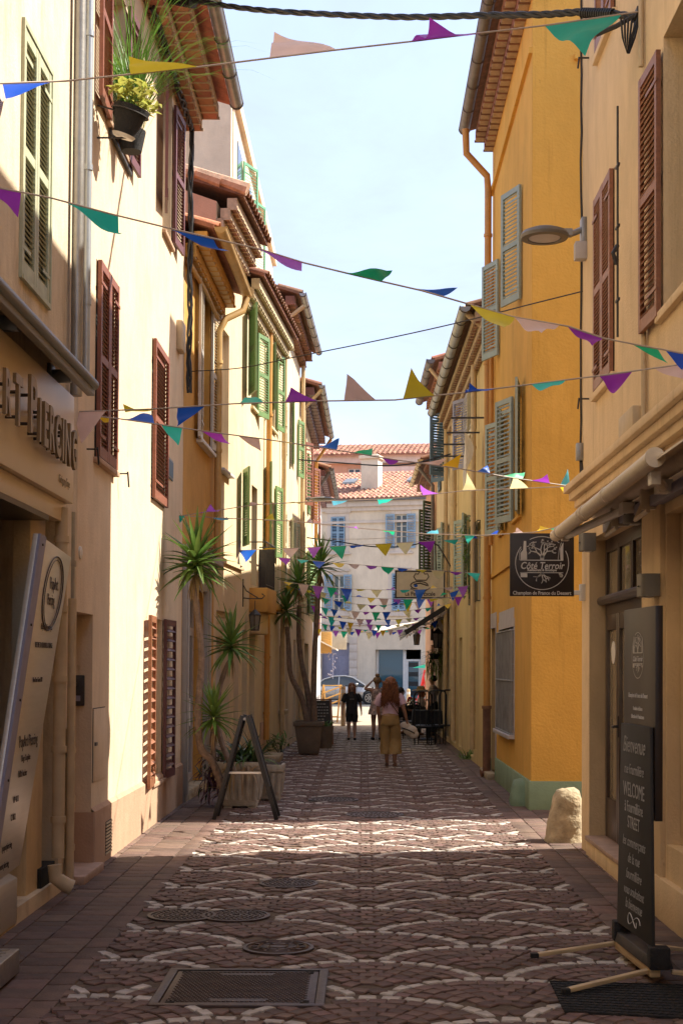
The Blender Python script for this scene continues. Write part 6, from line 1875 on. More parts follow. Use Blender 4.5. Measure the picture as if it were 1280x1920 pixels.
for i in range(40): put_leaf(t, c3_ + V((rz.uniform(-.12, .12), rz.uniform(-.12, .12), .48)), rz.uniform(0, 6.28), rad(rz.uniform(0, 70)), .26, .04, 1.2, 'yucca')
mb = MB(); mb.tube([c3_ + V((0, 0, .46)), c3_ + V((0, 0, .6))], .02, 5); obj('stem', mb, M_['darkleaf'], t)
# chalkboard and wooden easel near the square
def aboard(c, w, h, ang, mt_fr, mt_p, lab, name, lines=True, thin=.03, openf=False):
    t = thing(name, lab, 'sandwich board', c)
    X = V((math.cos(ang), math.sin(ang), 0)); Yv = V((-math.sin(ang), math.cos(ang), 0))
    for s_ in (-1, 1):
        b0 = c + Yv * (s_ * .28); t0 = c + Yv * (s_ * .02) + V((0, 0, h))
        mb = MB()
        for sx in (-1, 1): mb.beam(b0 + X * (sx * w / 2), t0 + X * (sx * w / 2), .05, thin, (0, 1, 0))
        for f_ in (.16, .98): mb.beam(b0.lerp(t0, f_) - X * (w / 2), b0.lerp(t0, f_) + X * (w / 2), .05, thin)
        fo = obj('frame', mb, M_[mt_fr], t, bev=.003)
        if mt_p:
            a, b = b0.lerp(t0, .18), b0.lerp(t0, .96); o_ = Yv * .008
            mb = MB(); mb.hexa([a - X * w * .47 - o_, a + X * w * .47 - o_, a + X * w * .47 + o_, a - X * w * .47 + o_, b - X * w * .47 - o_, b + X * w * .47 - o_, b + X * w * .47 + o_, b - X * w * .47 + o_]); pn = obj('chalk_panel', mb, M_[mt_p], t, smooth=False)
            if lines and s_ < 0:
                rzz = random.Random(4)
                mb = MB()
                up = (b - a).normalized()
                for i in range(9):
                    q = a.lerp(b, .9 - i * .085) - Yv * .011
                    x0 = -w * .4; x1 = rzz.uniform(.1, .4) * w
                    while x0 < x1:
                        l = rzz.uniform(.03, .07); mb.beam(q + X * x0, q + X * (x0 + l), .008, .014); x0 += l + .02
                obj('chalk_lines', mb, M_['chalk'], pn)
    return t
cb_ = put(597, 1396); cb_.y += .3
aboard(cb_, .55, 1.08, rad(14), 'brownwood', 'chalkb', 'chalkboard menu stand with written lines behind the taupe planter', 'chalkboard_stand')
ce = put(622, 1356); ce.y += .2
t = aboard(ce, .62, 1.25, rad(25), 'wood_o', None, 'orange wooden easel frame where the street meets the square', 'easel')
mb = MB(); 
Xe = V((math.cos(rad(25)), math.sin(rad(25)), 0))
for i in range(3): mb.beam(ce + V((0, -.1, .55 + i * .22)) - Xe * .3, ce + V((0, -.1, .75 + i * .22)) + Xe * .3, .02, .04)
obj('brace', mb, M_['wood_o'], t)
for (x, y, h_, lab) in ((643, 1361, 1.25, 'wooden bollard post at the square left of the black dressed girl'), (765, 1335, .95, 'wooden bollard post near the shop window beyond the cafe tables')):
    c = put(x, y); mb = MB(); mb.lathe([(.075, 0), (.075, h_ - .1), (.07, h_ - .02), (.03, h_)], c, 12); tp_ = thing('bollard', lab, 'bollard', c, 'wooden bollards at the edge of the square'); obj('post', mb, M_['wood'], tp_)
    mb = MB(); mb.lathe([(.078, h_ - .22), (.078, h_ - .12)], c, 12); obj('band', mb, M_['white'], tp_)

# wall lantern on its scroll bracket
q = at_y(478, 1160, 25.9)
LN = thing('wall_lantern', 'old iron wall lantern on a scroll bracket under the ochre balcony', 'lantern', q)
def lantern(par, q, s=1.0, glassm='glass_l'):
    mb = MB(); mb.lathe([(.075 * s, -.2 * s), (.11 * s, .06 * s)], q, 6); obj('lantern_glass', mb, M_[glassm], par, smooth=False)
    mb = MB()
    for j in range(6):
        a = 2 * math.pi * (j + .5) / 6; mb.tube([q + V((math.cos(a) * .077 * s, math.sin(a) * .077 * s, -.2 * s)), q + V((math.cos(a) * .112 * s, math.sin(a) * .112 * s, .06 * s))], .009 * s, 4)
    mb.lathe([(.09 * s, -.22 * s), (.085 * s, -.2 * s)], q, 6); mb.lathe([(.125 * s, .06 * s), (.12 * s, .075 * s), (.04 * s, .15 * s), (.02 * s, .17 * s)], q, 6); obj('lantern_frame', mb, M_['iron'], par, smooth=False)
lantern(LN, q)
wl2 = V((-2.15, 25.8, q.z + .5))
mb = MB(); mb.tube([q + V((0, 0, .17)), q + V((0, 0, .33))], .008, 5)
mb.tube([V((-2.16, 25.5, q.z + .36)), q + V((-.1, -.1, .36)), q + V((.12, .05, .37)), q + V((.17, .07, .42)), q + V((.12, .05, .46))], .012, 6)
mb.tube([V((-2.16, 25.5, q.z + .62)), q + V((-.15, -.1, .5)), q + V((.05, .0, .38))], .01, 6)
mb.tube([V((-2.15, 25.5, q.z + .2)), V((-2.15, 25.5, q.z + .7))], .012, 5)
obj('scroll_bracket', mb, M_['iron'], LN)
# far lamp over the street, seen at the edge of the last houses
q = at_y(605, 936, 38)
t = thing('street_lamp', 'flat dark street lamp head on a short arm from the far left houses', 'street lamp', q)
mb = MB(); mb.lathe([(.05, .07), (.3, .03), (.36, 0), (.3, -.03), (.02, -.035)], q, 20); obj('lamp_head', mb, M_['grey_lamp'], t)
mb = MB(); mb.tube([q + V((-.3, 0, .02)), V((-1.62, 38, q.z))], .035, 8); obj('arm', mb, M_['grey_lamp'], t)

# ---------------------------------------------------------------- bunting
FC = dict(p=(.36, .05, .56), b=(.02, .12, .66), g=(.02, .52, .27), t=(.03, .56, .45), y=(.74, .64, .05), w=(.76, .58, .55), c=(.12, .55, .72), m=(.48, .14, .70), o=(.80, .54, .03), l=(.78, .72, .40))
for k_, c_ in FC.items(): M_['flag_' + k_] = cloth('pennant_' + k_, c_, .42, .06)
FN = dict(p='purple', b='blue', g='green', t='teal', y='yellow', w='pale pink', c='light blue', m='lilac', o='golden', l='cream')
def wl_x(Y): # left wall x at depth
    return -2.45 if Y < 21 else (-2.3 if Y < 25 else (-2.0 if Y < 30 else -1.7))
def bunting(pts, L, R, flags, lab, r=.006):
    """pts: string in the picture; L, R: ground points of its two fixings; flags (x0, x1, tipx, tipdy, colour)"""
    P = [on_plane(x, y, L, R) for x, y in pts]
    mid = P[len(P) // 2]
    t = thing('bunting', lab, 'bunting', V((mid.x, mid.y, mid.z)), 'bunting strings across the street')
    Q = []
    for i in range(len(P) - 1):
        for j in range(4): Q.append(P[i].lerp(P[i + 1], j / 4))
    Q.append(P[-1])
    mb = MB(); mb.tube(Q, r, 5); obj('cord', mb, M_['wire'], t)
    xs = [p[0] for p in pts]
    def yat(x):
        for i in range(len(pts) - 1):
            if pts[i][0] <= x <= pts[i + 1][0]:
                f_ = (x - pts[i][0]) / (pts[i + 1][0] - pts[i][0]); return pts[i][1] + f_ * (pts[i + 1][1] - pts[i][1])
        return pts[-1][1] if x > xs[-1] else pts[0][1]
    rz = random.Random(int(pts[0][0] * 7 + pts[0][1]) + 3)
    for (x0, x1, tx, dy, c) in flags:
        A = on_plane(x0, yat(x0), L, R); B = on_plane(x1, yat(x1), L, R)
        T = on_plane(tx, yat(min(max(tx, xs[0]), xs[-1])) + dy, L, R)
        w_ = (B - A).length
        want = w_ * 1.0; mid_ = (A + B) / 2; sgn = rz.choice((-1, 1)); bt = None
        for s_i in range(41):
            Tq = EYE_P + (T - EYE_P) * (1 + sgn * s_i * want / 40 / (T - EYE_P).length)
            e_ = abs((Tq - mid_).length - want)
            if bt is None or e_ < bt[0]: bt = (e_, Tq)
        T = bt[1]
        cf = rz.choice((-.28, .28, .18, -.2)); ck = rz.uniform(.1, .8); cc = rz.uniform(.3, .6)
        n = 9; vs = []; idx = {}; fs = []
        amp = w_ * .06 * rz.uniform(.5, 1.5); ph = rz.uniform(0, 6); fr_ = rz.uniform(3, 6)
        nrm = (B - A).cross(T - A); nrm = nrm.normalized() if nrm.length > 1e-9 else V((0, 1, 0))
        for i in range(n + 1):
            for j in range(n + 1 - i):
                a, b = i / n, j / n
                p = A + (T - A) * a + (B - A) * b
                p = p + nrm * (amp * math.sin(fr_ * (a * 1.3 + b * .6) + ph) * (a ** .7) * 1.3) - V((0, 0, .12 * w_ * a * (1 - a)))
                p = p + nrm * (w_ * cf * abs(b + a * ck - cc) * a)
                idx[i, j] = len(vs); vs.append(p)
        for i in range(n):
            for j in range(n - i):
                fs.append((idx[i, j], idx[i, j + 1], idx[i + 1, j]))
                if j < n - i - 1: fs.append((idx[i, j + 1], idx[i + 1, j + 1], idx[i + 1, j]))
        m_ = MB().add(vs, fs)
        o = obj('flag', m_, M_['flag_' + c], t, ang=180)
    return t
bunting([(-40, 158), (125, 152), (370, 126), (620, 95), (770, 78), (900, 62), (1020, 48), (1195, 22)], (-2.45, 9.1), (2.25, 11.4),
    [(5, 125, 10, 20, 'b'), (245, 372, 243, -30, 'y'), (505, 632, 514, -50, 'w'), (770, 903, 805, -40, 'p'), (1020, 1165, 1090, 46, 't')], 'highest and nearest bunting string running up to the cable clamp', .007)
bunting([(-40, 345), (95, 371), (215, 403), (330, 431), (490, 468), (570, 493), (690, 522), (790, 545), (870, 568), (960, 594), (1065, 612), (1130, 634), (1190, 646), (1330, 672)], (-2.45, 8.9), (2.25, 9.4),
    [(-30, 40, 36, 42, 'p'), (118, 222, 226, 40, 't'), (308, 400, 433, 16, 'b'), (482, 566, 565, 20, 'p'), (640, 715, 737, -34, 'g'), (757, 826, 857, -24, 'b'), (880, 965, 945, 26, 'y'), (962, 1048, 1015, 18, 'w'), (1062, 1130, 1108, 26, 'p'), (1183, 1232, 1250, 26, 'g'), (1246, 1290, 1278, 32, 'b')], 'long bunting string sagging from upper left down to the right above the middle', .006)
bunting([(145, 772), (285, 767), (440, 757), (600, 752), (740, 750), (870, 736), (1000, 720), (1120, 705), (1330, 676)], (-2.45, 12.2), (2.25, 9.5),
    [(145, 200, 147, 52, 'w'), (237, 292, 232, -6, 'y'), (333, 385, 334, 34, 'b'), (440, 497, 470, -12, 't'), (535, 595, 545, -26, 'p'), (645, 705, 651, -52, 'w'), (755, 815, 768, -50, 'y'), (870, 932, 880, -14, 'b'), (995, 1060, 1025, 10, 't'), (1122, 1185, 1150, 38, 'p'), (1225, 1300, 1300, 40, 'w')], 'bunting string across the middle of the sky with upright flapping flags', .006)
bunting([(150, 777), (222, 785), (300, 796), (380, 808), (500, 824), (600, 839), (740, 862), (850, 877), (960, 896), (1070, 912)], (-2.45, 12.3), (2.25, 15.0),
    [(180, 205, 202, 10, 'o'), (224, 290, 280, -18, 'b'), (302, 342, 335, 34, 't'), (376, 416, 433, 20, 'p'), (446, 486, 490, 24, 'w'), (508, 545, 550, -6, 'o'), (592, 632, 635, -22, 'b'), (660, 696, 700, -18, 'g'), (714, 748, 735, 12, 'p'), (785, 822, 835, -16, 'w'), (826, 858, 862, -28, 'o'), (892, 918, 915, -18, 'b'), (940, 978, 985, -16, 'g'), (996, 1030, 1025, -18, 'p'), (1050, 1068, 1064, -32, 'c')], 'bunting string falling to the right in front of the yellow house')
bunting([(335, 968), (480, 946), (600, 940), (730, 935), (800, 928), (870, 920), (1070, 912)], (-2.45, 19.0), (2.25, 15.1),
    [(373, 413, 395, -12, 'm'), (466, 495, 470, -6, 'w'), (536, 566, 560, -4, 'y'), (622, 652, 626, 10, 'c'), (706, 738, 712, 6, 't'), (792, 823, 788, -22, 'm'), (866, 892, 876, -34, 'l'), (955, 990, 962, -24, 'l'), (1048, 1072, 1060, 14, 'o')], 'pale bunting string level with the far roof from the shop cornice')
bunting([(328, 966), (430, 972), (550, 977), (670, 990), (800, 1001), (900, 1004), (1000, 998), (1060, 985)], (-2.45, 18.9), (2.25, 15.2),
    [(333, 347, 338, 14, 't'), (396, 430, 425, 4, 'c'), (484, 515, 512, -12, 'y'), (566, 590, 582, -8, 'w'), (645, 672, 668, -4, 'm'), (716, 740, 738, 4, 'g'), (793, 822, 820, -12, 'c'), (870, 890, 876, 16, 't'), (908, 930, 934, -8, 'b'), (960, 985, 968, -10, 'w'), (1005, 1035, 1012, -8, 'o'), (1030, 1055, 1050, 10, 'g')], 'slack bunting string ending beside the dark hanging sign')
def auto(yl, ym, yr, xl, xr, L, R, n, seed, lab, hang=1.0):
    rz = random.Random(seed); xm = (xl + xr) / 2
    pts = [(xl + (xr - xl) * i / 8, 0) for i in range(9)]
    def yy_(x):
        t = (x - xl) / (xr - xl); return yl + (yr - yl) * t + (ym - (yl + yr) / 2) * 4 * t * (1 - t)
    pts = [(x, yy_(x)) for x, _ in pts]
    cyc = ['p', 't', 'b', 'o', 'w', 'm', 'g', 'b', 'y', 'l']; k0 = rz.randrange(10)
    fl = []; w_ = (xr - xl) / n
    for i in range(n):
        x0 = xl + w_ * (i + rz.uniform(.05, .2)); fw_ = w_ * rz.uniform(.66, .82)
        dy = rz.choice((.98, .85, .55, .95, .3, -.3)) * fw_ * 1.15 * hang
        fl.append((x0, x0 + fw_, x0 + fw_ * rz.uniform(.3, .75), dy, cyc[(i + k0) % 10]))
    bunting(pts, L, R, fl, lab, .005)
auto(1032, 1022, 1008, 442, 905, (-2.15, 25), (2.2, 24), 11, 1, 'bunting string crossing in front of the upper far shutters', .6)
auto(1045, 1062, 1075, 520, 900, (-1.95, 28), (2.2, 26), 12, 2, 'bunting string crossing just above the cafe sign', .6)
auto(1090, 1106, 1098, 528, 880, (-1.9, 29), (2.2, 27), 13, 3, 'bunting string crossing the cafe sign from the balcony house', 1)
auto(1095, 1135, 1105, 533, 862, (-1.85, 30), (2.2, 29.5), 15, 4, 'bunting string drooping just below the cafe sign', 1)
auto(1130, 1148, 1130, 560, 850, (-1.7, 34), (2.1, 32), 15, 5, 'bunting string over the black cafe awning', 1)
auto(1150, 1162, 1150, 575, 845, (-1.65, 37), (2.1, 35.5), 15, 6, 'second lowest bunting string before the square', 1)
auto(1165, 1182, 1168, 585, 835, (-1.6, 40), (2.05, 38.5), 16, 7, 'third lowest bunting string before the square', 1)
auto(1178, 1186, 1176, 590, 825, (-1.58, 43), (2.0, 41.5), 15, 8, 'lowest and farthest bunting string before the square', 1)

auto(1100, 1122, 1118, 545, 870, (-1.8, 31.5), (2.15, 28.5), 14, 9, 'bunting string slanting across the lower edge of the cafe sign', 1)
auto(1152, 1172, 1160, 580, 840, (-1.62, 38.5), (2.07, 37), 15, 10, 'bunting string between the two lowest groups before the square', 1)
# cables
def cable(pts, L, R, r, mt, lab, seed=0, twist=0):
    P = [on_plane(x, y, L, R) for x, y in pts]; mb = MB()
    Q = []
    k = len(P)
    for i in range(k - 1):
        p0, p1, p2, p3 = P[max(i - 1, 0)], P[i], P[i + 1], P[min(i + 2, k - 1)]
        for j in range(8):
            t = j / 8; Q.append(.5 * ((2 * p1) + (p2 - p0) * t + (2 * p0 - 5 * p1 + 4 * p2 - p3) * t * t + (3 * p1 - p0 - 3 * p2 + p3) * t ** 3))
    Q.append(P[-1])
    if twist:
        Z = len(Q); S = []
        for i in range(Z - 1):
            for j in range(3): S.append(Q[i].lerp(Q[i + 1], j / 3))
        for s_ in range(twist):
            mb.tube([q + V((0, math.cos(i * .42 + s_ * 6.283 / twist), math.sin(i * .42 + s_ * 6.283 / twist))) * r * .85 for i, q in enumerate(S)], r, 6)
    else: mb.tube(Q, r, 6)
    return solo('cable', mb, M_[mt], lab, 'cable')
cable([(300, -12), (370, 2), (480, 18), (620, 27), (760, 32), (900, 29), (1020, 27), (1110, 22), (1190, 32)], (-2.4, 16.0), (2.2, 11.6), .018, 'black', 'thick twisted black cable crossing the top of the street', twist=3)
q = [on_plane(x, y, (-2.4, 16.0), (2.2, 11.6)) for x, y in ((300, -6), (365, 6))]
mb = MB()
for i in range(14): 
    a = q[0].lerp(q[1], i / 14); b = q[0].lerp(q[1], (i + .6) / 14); mb.tube([a, b], .06, 8)
solo('cable_sleeve', mb, M_['black'], 'ribbed black sleeve on the thick twisted cable under the eave', 'cable sleeve')
q = [on_plane(x, y, (-2.4, 16.0), (2.2, 11.6)) for x, y in ((1090, 24), (1150, 26))]
mb = MB()
for i in range(14): 
    a = q[0].lerp(q[1], i / 14); b = q[0].lerp(q[1], (i + .6) / 14); mb.tube([a, b], .045, 8)
solo('cable_sleeve', mb, M_['black'], 'ribbed black sleeve on the thick twisted cable near the sand coloured wall', 'cable sleeve')
cable([(340, 697), (450, 690), (560, 668), (700, 640), (850, 607), (1000, 569), (1092, 546)], (-2.45, 19.5), (2.25, 14.6), .007, 'iron', 'thin straight wire rising to the right from the ochre house')
cable([(560, 862), (640, 868), (720, 873), (780, 868), (845, 851)], (-1.8, 31), (2.1, 31), .016, 'black', 'slack black cable before the chimney of the far roof')
cable([(575, 1008), (630, 1015), (700, 1025), (760, 1024), (812, 1012)], (-1.7, 35), (2.1, 34.8), .016, 'black', 'slack black cable at the level of the upper blue shutters')
cable([(590, 1010), (700, 1010), (850, 998)], (-1.7, 33), (2.15, 31), .006, 'wire', 'thin pale wire above the cafe sign')
# laundry cloth
mb = MB(); q0 = g3.p(1.35, 6.1, .35); nx_, nz_ = 7, 12; vs = []; fs = []
for i in range(nx_ + 1):
    for j in range(nz_ + 1):
        vs.append(q0 + V((-.02 + .12 * i / nx_ * (1 + .5 * math.sin(j * .6)), .55 * i / nx_, -1.0 * j / nz_)) + V((.035 * math.sin(i * 1.9 + j * .25), 0, 0)))
for i in range(nx_):
    for j in range(nz_): fs.append((i * (nz_ + 1) + j, (i + 1) * (nz_ + 1) + j, (i + 1) * (nz_ + 1) + j + 1, i * (nz_ + 1) + j + 1))
mb.add(vs, fs); solo('laundry_cloth', mb, cloth('white_laundry', (.66, .62, .60), .3), 'white laundry cloth hanging from the iron rods', 'laundry', ang=180)
# small plants on the right-hand house
q = g3.p((c3c[0] + c3c[1]) / 2, c3c[2] + .1, .1)
t = thing('window_plant', 'sparse climbing plant in the barred window of the butter yellow house', 'plant', q)
for i in range(60): put_leaf(t, q + V((rz.uniform(-.15, .1), rz.uniform(-.5, .5), rz.uniform(0, 1.5))), rz.uniform(0, 6.28), rad(rz.uniform(-40, 60)), .16, .06, .6, 'yucca_l')
mb = MB()
for i in range(5): mb.tube([q + V((0, -.4 + .2 * i, 0)), q + V((-.05, -.3 + .15 * i, .8)), q + V((0, -.35 + .2 * i, 1.4))], .006, 4)
obj('stem', mb, M_['darkleaf'], t)
q = put(876, 1424)
t = thing('wall_weed', 'tuft of green weeds at the foot of the butter yellow wall', 'plant', q)
for i in range(45): put_leaf(t, q + V((rz.uniform(-.15, .2), rz.uniform(-.2, .2), 0)), rz.uniform(0, 6.28), rad(rz.uniform(20, 85)), .3, .03, 1.0, 'yucca_l')
mb = MB(); mb.tube([q, q + V((0, 0, .15))], .01, 4); obj('stem', mb, M_['darkleaf'], t)
# ---------------------------------------------------------------- cafe sign, awnings, terrace
q = at_y(787, 1096, 33.0)
PS = thing('cafe_sign', 'cream rectangular cafe sign with a chef hat drawing on an iron bracket', 'shop sign', q)
ws_, hs_ = 91 * 33 / F_PX, 50 * 33 / F_PX
mb = MB(); mb.box(q, (ws_, .06, hs_)); obj('board', mb, M_['creamwood'], PS, smooth=False)
mb = MB()
for (dx, dz, sx_, sz_) in ((0, hs_ / 2, ws_ + .04, .035), (0, -hs_ / 2, ws_ + .04, .035), (-ws_ / 2, 0, .035, hs_), (ws_ / 2, 0, .035, hs_)): mb.box(q + V((dx, 0, dz)), (sx_, .075, sz_))
mb.box(q + V((ws_ / 2 + .25, 0, hs_ / 2)), (.5, .03, .03)); mb.box(q + V((ws_ / 2 + .25, 0, -hs_ / 2)), (.5, .03, .03)); obj('sign_frame', mb, M_['iron'], PS, smooth=False)
mb = MB(); mb.tube([V((2.1, 33, q.z + .3)), V((1.75, 33, q.z + .9)), V((1.5, 33, q.z + 1.05)), V((1.3, 33, q.z + 1.0))], .018, 6); mb.tube([V((1.66, 33, q.z + 1.02)), V((1.70, 33, q.z + .3))], .014, 6); obj('bracket', mb, M_['iron'], PS)
Ms = lambda dx, dz: frame(q + V((dx, -.033, dz)), (1, 0, 0), ez)
obj('lettering', text_mb('La Petite Escale', .13, Ms(.0, -.22), .001, 0, .86, .003), M_['ink'], PS, smooth=False)
mb = MB()
hat = [(-.12, .0), (-.17, .08), (-.13, .15), (-.07, .14), (-.03, .2), (.05, .2), (.09, .14), (.15, .15), (.18, .08), (.12, .0), (-.12, .0)]
mb.tube([Ms(.02, .1) @ V((x, y, 0)) for x, y in hat], .012, 4)
mb.tube([Ms(-.02, -.02) @ V((.2 * math.cos(t), .09 * math.sin(t), 0)) for t in [-.2 + i * .25 for i in range(20)]], .012, 4)
mb.tube([Ms(0, -.12) @ V((x, y, 0)) for x, y in ((-.22, .02), (-.1, -.02), (.1, -.03), (.24, .04))], .016, 4)
mb.tube([Ms(0, -.0) @ V((x, y, 0)) for x, y in ((-.15, .0), (.0, .03), (.16, -.02))], .014, 4)
obj('chef_drawing', mb, M_['ink'], PS)
mb = MB(); mb.ball(Ms(-.1, -.03) @ V((0, 0, .0)), .045, 8, 5, (1, .1, .8)); obj('blue_drawing', mb, M_['flag_b'], PS)
# black fringed awning and pale awning
CA = thing('cafe_awning', 'black fringed awning sloping out over the cafe terrace', 'awning', (1.9, 37, 3))
mb = MB(); mb.hexa([V((2.08, 34.8, 3.38)), V((2.08, 40.5, 3.38)), V((1.05, 40.5, 2.72)), V((1.05, 34.8, 2.72)), V((2.08, 34.8, 3.42)), V((2.08, 40.5, 3.42)), V((1.05, 40.5, 2.76)), V((1.05, 34.8, 2.76))]); obj('canvas', mb, M_['black'], CA, smooth=False)
mb = MB(); mb.tube([(1.05, 34.8, 2.73), (1.05, 40.5, 2.73)], .04, 8)
for i in range(30): mb.box((1.05, 34.9 + .19 * i, 2.65), (.012, .185, .1))
for i in range(6): mb.hexa([V((1.05 + .17 * i, 34.79, 2.62 + .109 * i)), V((1.05 + .17 * i + .17, 34.79, 2.62 + .109 * i + .109)), V((1.05 + .17 * i + .17, 34.80, 2.62 + .109 * i + .109)), V((1.05 + .17 * i, 34.80, 2.62 + .109 * i)), V((1.05 + .17 * i, 34.79, 2.74 + .109 * i)), V((1.05 + .17 * i + .17, 34.79, 2.74 + .109 * i + .109)), V((1.05 + .17 * i + .17, 34.80, 2.74 + .109 * i + .109)), V((1.05 + .17 * i, 34.80, 2.74 + .109 * i))])
obj('valance', mb, M_['black'], CA)
mb = MB(); rz = random.Random(14)
for i in range(60): 
    u_ = rz.random(); mb.box((1.05 + u_, 34.78, 2.60 + u_ * .64 - rz.uniform(0, .06)), (.025, .02, .04))
obj('fringe', mb, M_['fartrim'], CA)
SA = thing('shop_awning', 'wide pale folding awning before the dark shop window on the square', 'awning', (1.5, 52, 3.3))
mb = MB(); mb.hexa([V((.28, 48, 2.95)), V((2.3, 46, 3.42)), V((3.0, 49.0, 3.55)), V((.5, 51.5, 3.25)), V((.28, 48, 2.98)), V((2.3, 46, 3.45)), V((3.0, 49.0, 3.58)), V((.5, 51.5, 3.28))]); obj('canvas', mb, M_['awnw'], SA, smooth=False)
mb = MB(); mb.beam((.28, 48, 2.92), (2.3, 46, 3.39), .05, .06); mb.beam((.28, 48, 2.92), (.5, 51.5, 3.22), .05, .1); obj('front_bar', mb, M_['grey_lamp'], SA)
for i, (x, y, z, s_) in enumerate(((1.9, 36.2, 2.62, 1.3), (1.55, 41, 2.7, 1.0))):
    t = thing('wall_lantern', ('large black lantern under the cafe awning nearest the downpipe', 'small black lantern hanging deeper under the cafe awning')[i], 'lantern', (x, y, z))
    lantern(t, V((x, y, z)), s_)
    mb = MB(); mb.tube([V((x, y, z + .17 * s_)), V((x, y, z + .35 * s_)), V((2.1, y, z + .4 * s_))], .012, 5); obj('bracket', mb, M_['iron'], t)
q = V((1.86, 37.0, 2.2))
t = thing('hanging_fern', 'green trailing fern basket hanging beside the cafe entrance', 'plant', q)
for i in range(150): put_leaf(t, q + V((rz.uniform(-.2, .2), rz.uniform(-.2, .2), rz.uniform(-.5, .12))), rz.uniform(0, 6.28), rad(rz.uniform(-75, 40)), .3, .03, 1.2, ('yucca', 'yucca_l')[i % 2])
mb = MB(); mb.lathe([(.08, -.15), (.16, 0), (.15, 0), (.02, -.04)], q, 12); mb.tube([q, q + V((0, 0, .5))], .006, 4); obj('basket', mb, M_['iron'], t)
# sunlit side of the square: hoardings seen past the last left house
mb = MB(); p = at_y(633, 1203, 56); mb.box(p, (.70, .08, .62)); t = solo('blank_sign', mb, M_['creamwood'], 'blank cream projecting sign at the street end on the left', 'shop sign', bev=.01)
mb = MB(); p = at_y(609, 1205, 53); mb.box(p, (.5, .5, .80)); solo('shop_box_sign', mb, M_['wood_o'], 'brown box sign projecting from the last left house', 'shop sign', bev=.02)
mb = MB(); mb.hexa([V((-1.55, 51, 2.75)), V((-1.55, 55, 2.75)), V((-.95, 55, 2.45)), V((-.95, 51, 2.45)), V((-1.55, 51, 2.8)), V((-1.55, 55, 2.8)), V((-.95, 55, 2.5)), V((-.95, 51, 2.5))]); solo('small_awning', mb, M_['awnw'], 'small pale shop awning at the last house on the left', 'awning', smooth=False)
rz = random.Random(44)
mb = MB()
for i in range(26): 
    c = V((-1.1 + rz.uniform(-.18, .15), 52 + rz.uniform(-.2, .2), 2.35 - rz.uniform(0, .95))); mb.ball(c, .028, 6, 4, (1, .6, 1.2))
mb.tube([V((-1.1, 52, 2.5)), V((-1.08, 52, 1.4))], .008, 4)
solo('hanging_ornaments', mb, M_['lavblue'], 'string of pale blue shell ornaments hanging from the small awning', 'ornament')
mb = MB(); p = at_y(793, 1247, 60); mb.add([p + V((-.45, 0, -.12)), p + V((.6, .3, .18)), p + V((.6, -.3, .18)), p + V((.6, .0, -.12))], [(0, 1, 2), (0, 2, 3), (0, 3, 1), (1, 3, 2)]); solo('parasol', mb, M_['flag_t'], 'turquoise parasol corner past the cafe wall', 'parasol')
# red easel
q = put(789, 1352); q.y = 50; q.x = (789 - CX) * 50 / F_PX
t = thing('red_easel', 'bright red easel leaning near the cafe tables', 'easel', V((q.x, 50, 0)))
M_['red'] = mat('red_paint', (.62, .03, .035), .4, .05)
mb = MB(); b = V((q.x, 50, 0)); mb.beam(b + V((-.25, 0, 0)), b + V((.14, .1, 1.75)), .07, .05); mb.beam(b + V((.35, .0, 0)), b + V((.1, .1, 1.5)), .05, .05); mb.beam(b + V((0, .6, 0)), b + V((.1, .12, 1.5)), .05, .05); obj('legs', mb, M_['red'], t)
mb = MB(); mb.beam(b + V((-.2, -.05, .7)), b + V((.3, -.05, .7)), .08, .05); obj('shelf', mb, M_['red'], t)

# chairs and tables
def chair(c, rz_, lab, arch=False, h=.9):
    t = thing('cafe_chair', lab, 'chair', c, 'black cafe terrace chairs'); 
    Mz = Matrix.Translation(V(c)) @ Matrix.Rotation(rz_, 4, 'Z')
    P = lambda x, y, z: Mz @ V((x, y, z))
    mb = MB(); mb.hexa([P(-.22, -.22, .43), P(.22, -.22, .43), P(.22, .22, .43), P(-.22, .22, .43), P(-.21, -.21, .465), P(.21, -.21, .465), P(.21, .21, .465), P(-.21, .21, .465)]); obj('seat', mb, M_['black'], t, bev=.008)
    for sx in (-1, 1):
        mb = MB(); mb.tube([P(sx * .2, -.2, 0), P(sx * .2, -.2, .44)], .016, 6); obj('leg', mb, M_['black'], t)
        mb = MB(); mb.tube([P(sx * .2, .24, 0), P(sx * .2, .2, .45)], .016, 6); obj('leg', mb, M_['black'], t)
    mb = MB()
    mb.tube([P(-.21, .2, .44), P(-.21, .25, h - .12), P(-.17, .26, h - .03), P(-.08, .27, h), P(.08, .27, h), P(.17, .26, h - .03), P(.21, .25, h - .12), P(.21, .2, .44)], .02, 6)
    obj('back_frame', mb, M_['black'], t)
    if not arch:
        mb = MB(); mb.hexa([P(-.19, .215, .55), P(.19, .215, .55), P(.19, .235, .55), P(-.19, .235, .55), P(-.19, .25, h - .06), P(.19, .25, h - .06), P(.19, .27, h - .06), P(-.19, .27, h - .06)]); obj('backrest', mb, M_['black'], t, smooth=False)
    else:
        for k in (-.07, .07):
            mb = MB(); mb.tube([P(k, .21, .45), P(k, .26, h - .02)], .012, 5); obj('back_bar', mb, M_['black'], t)
    return t
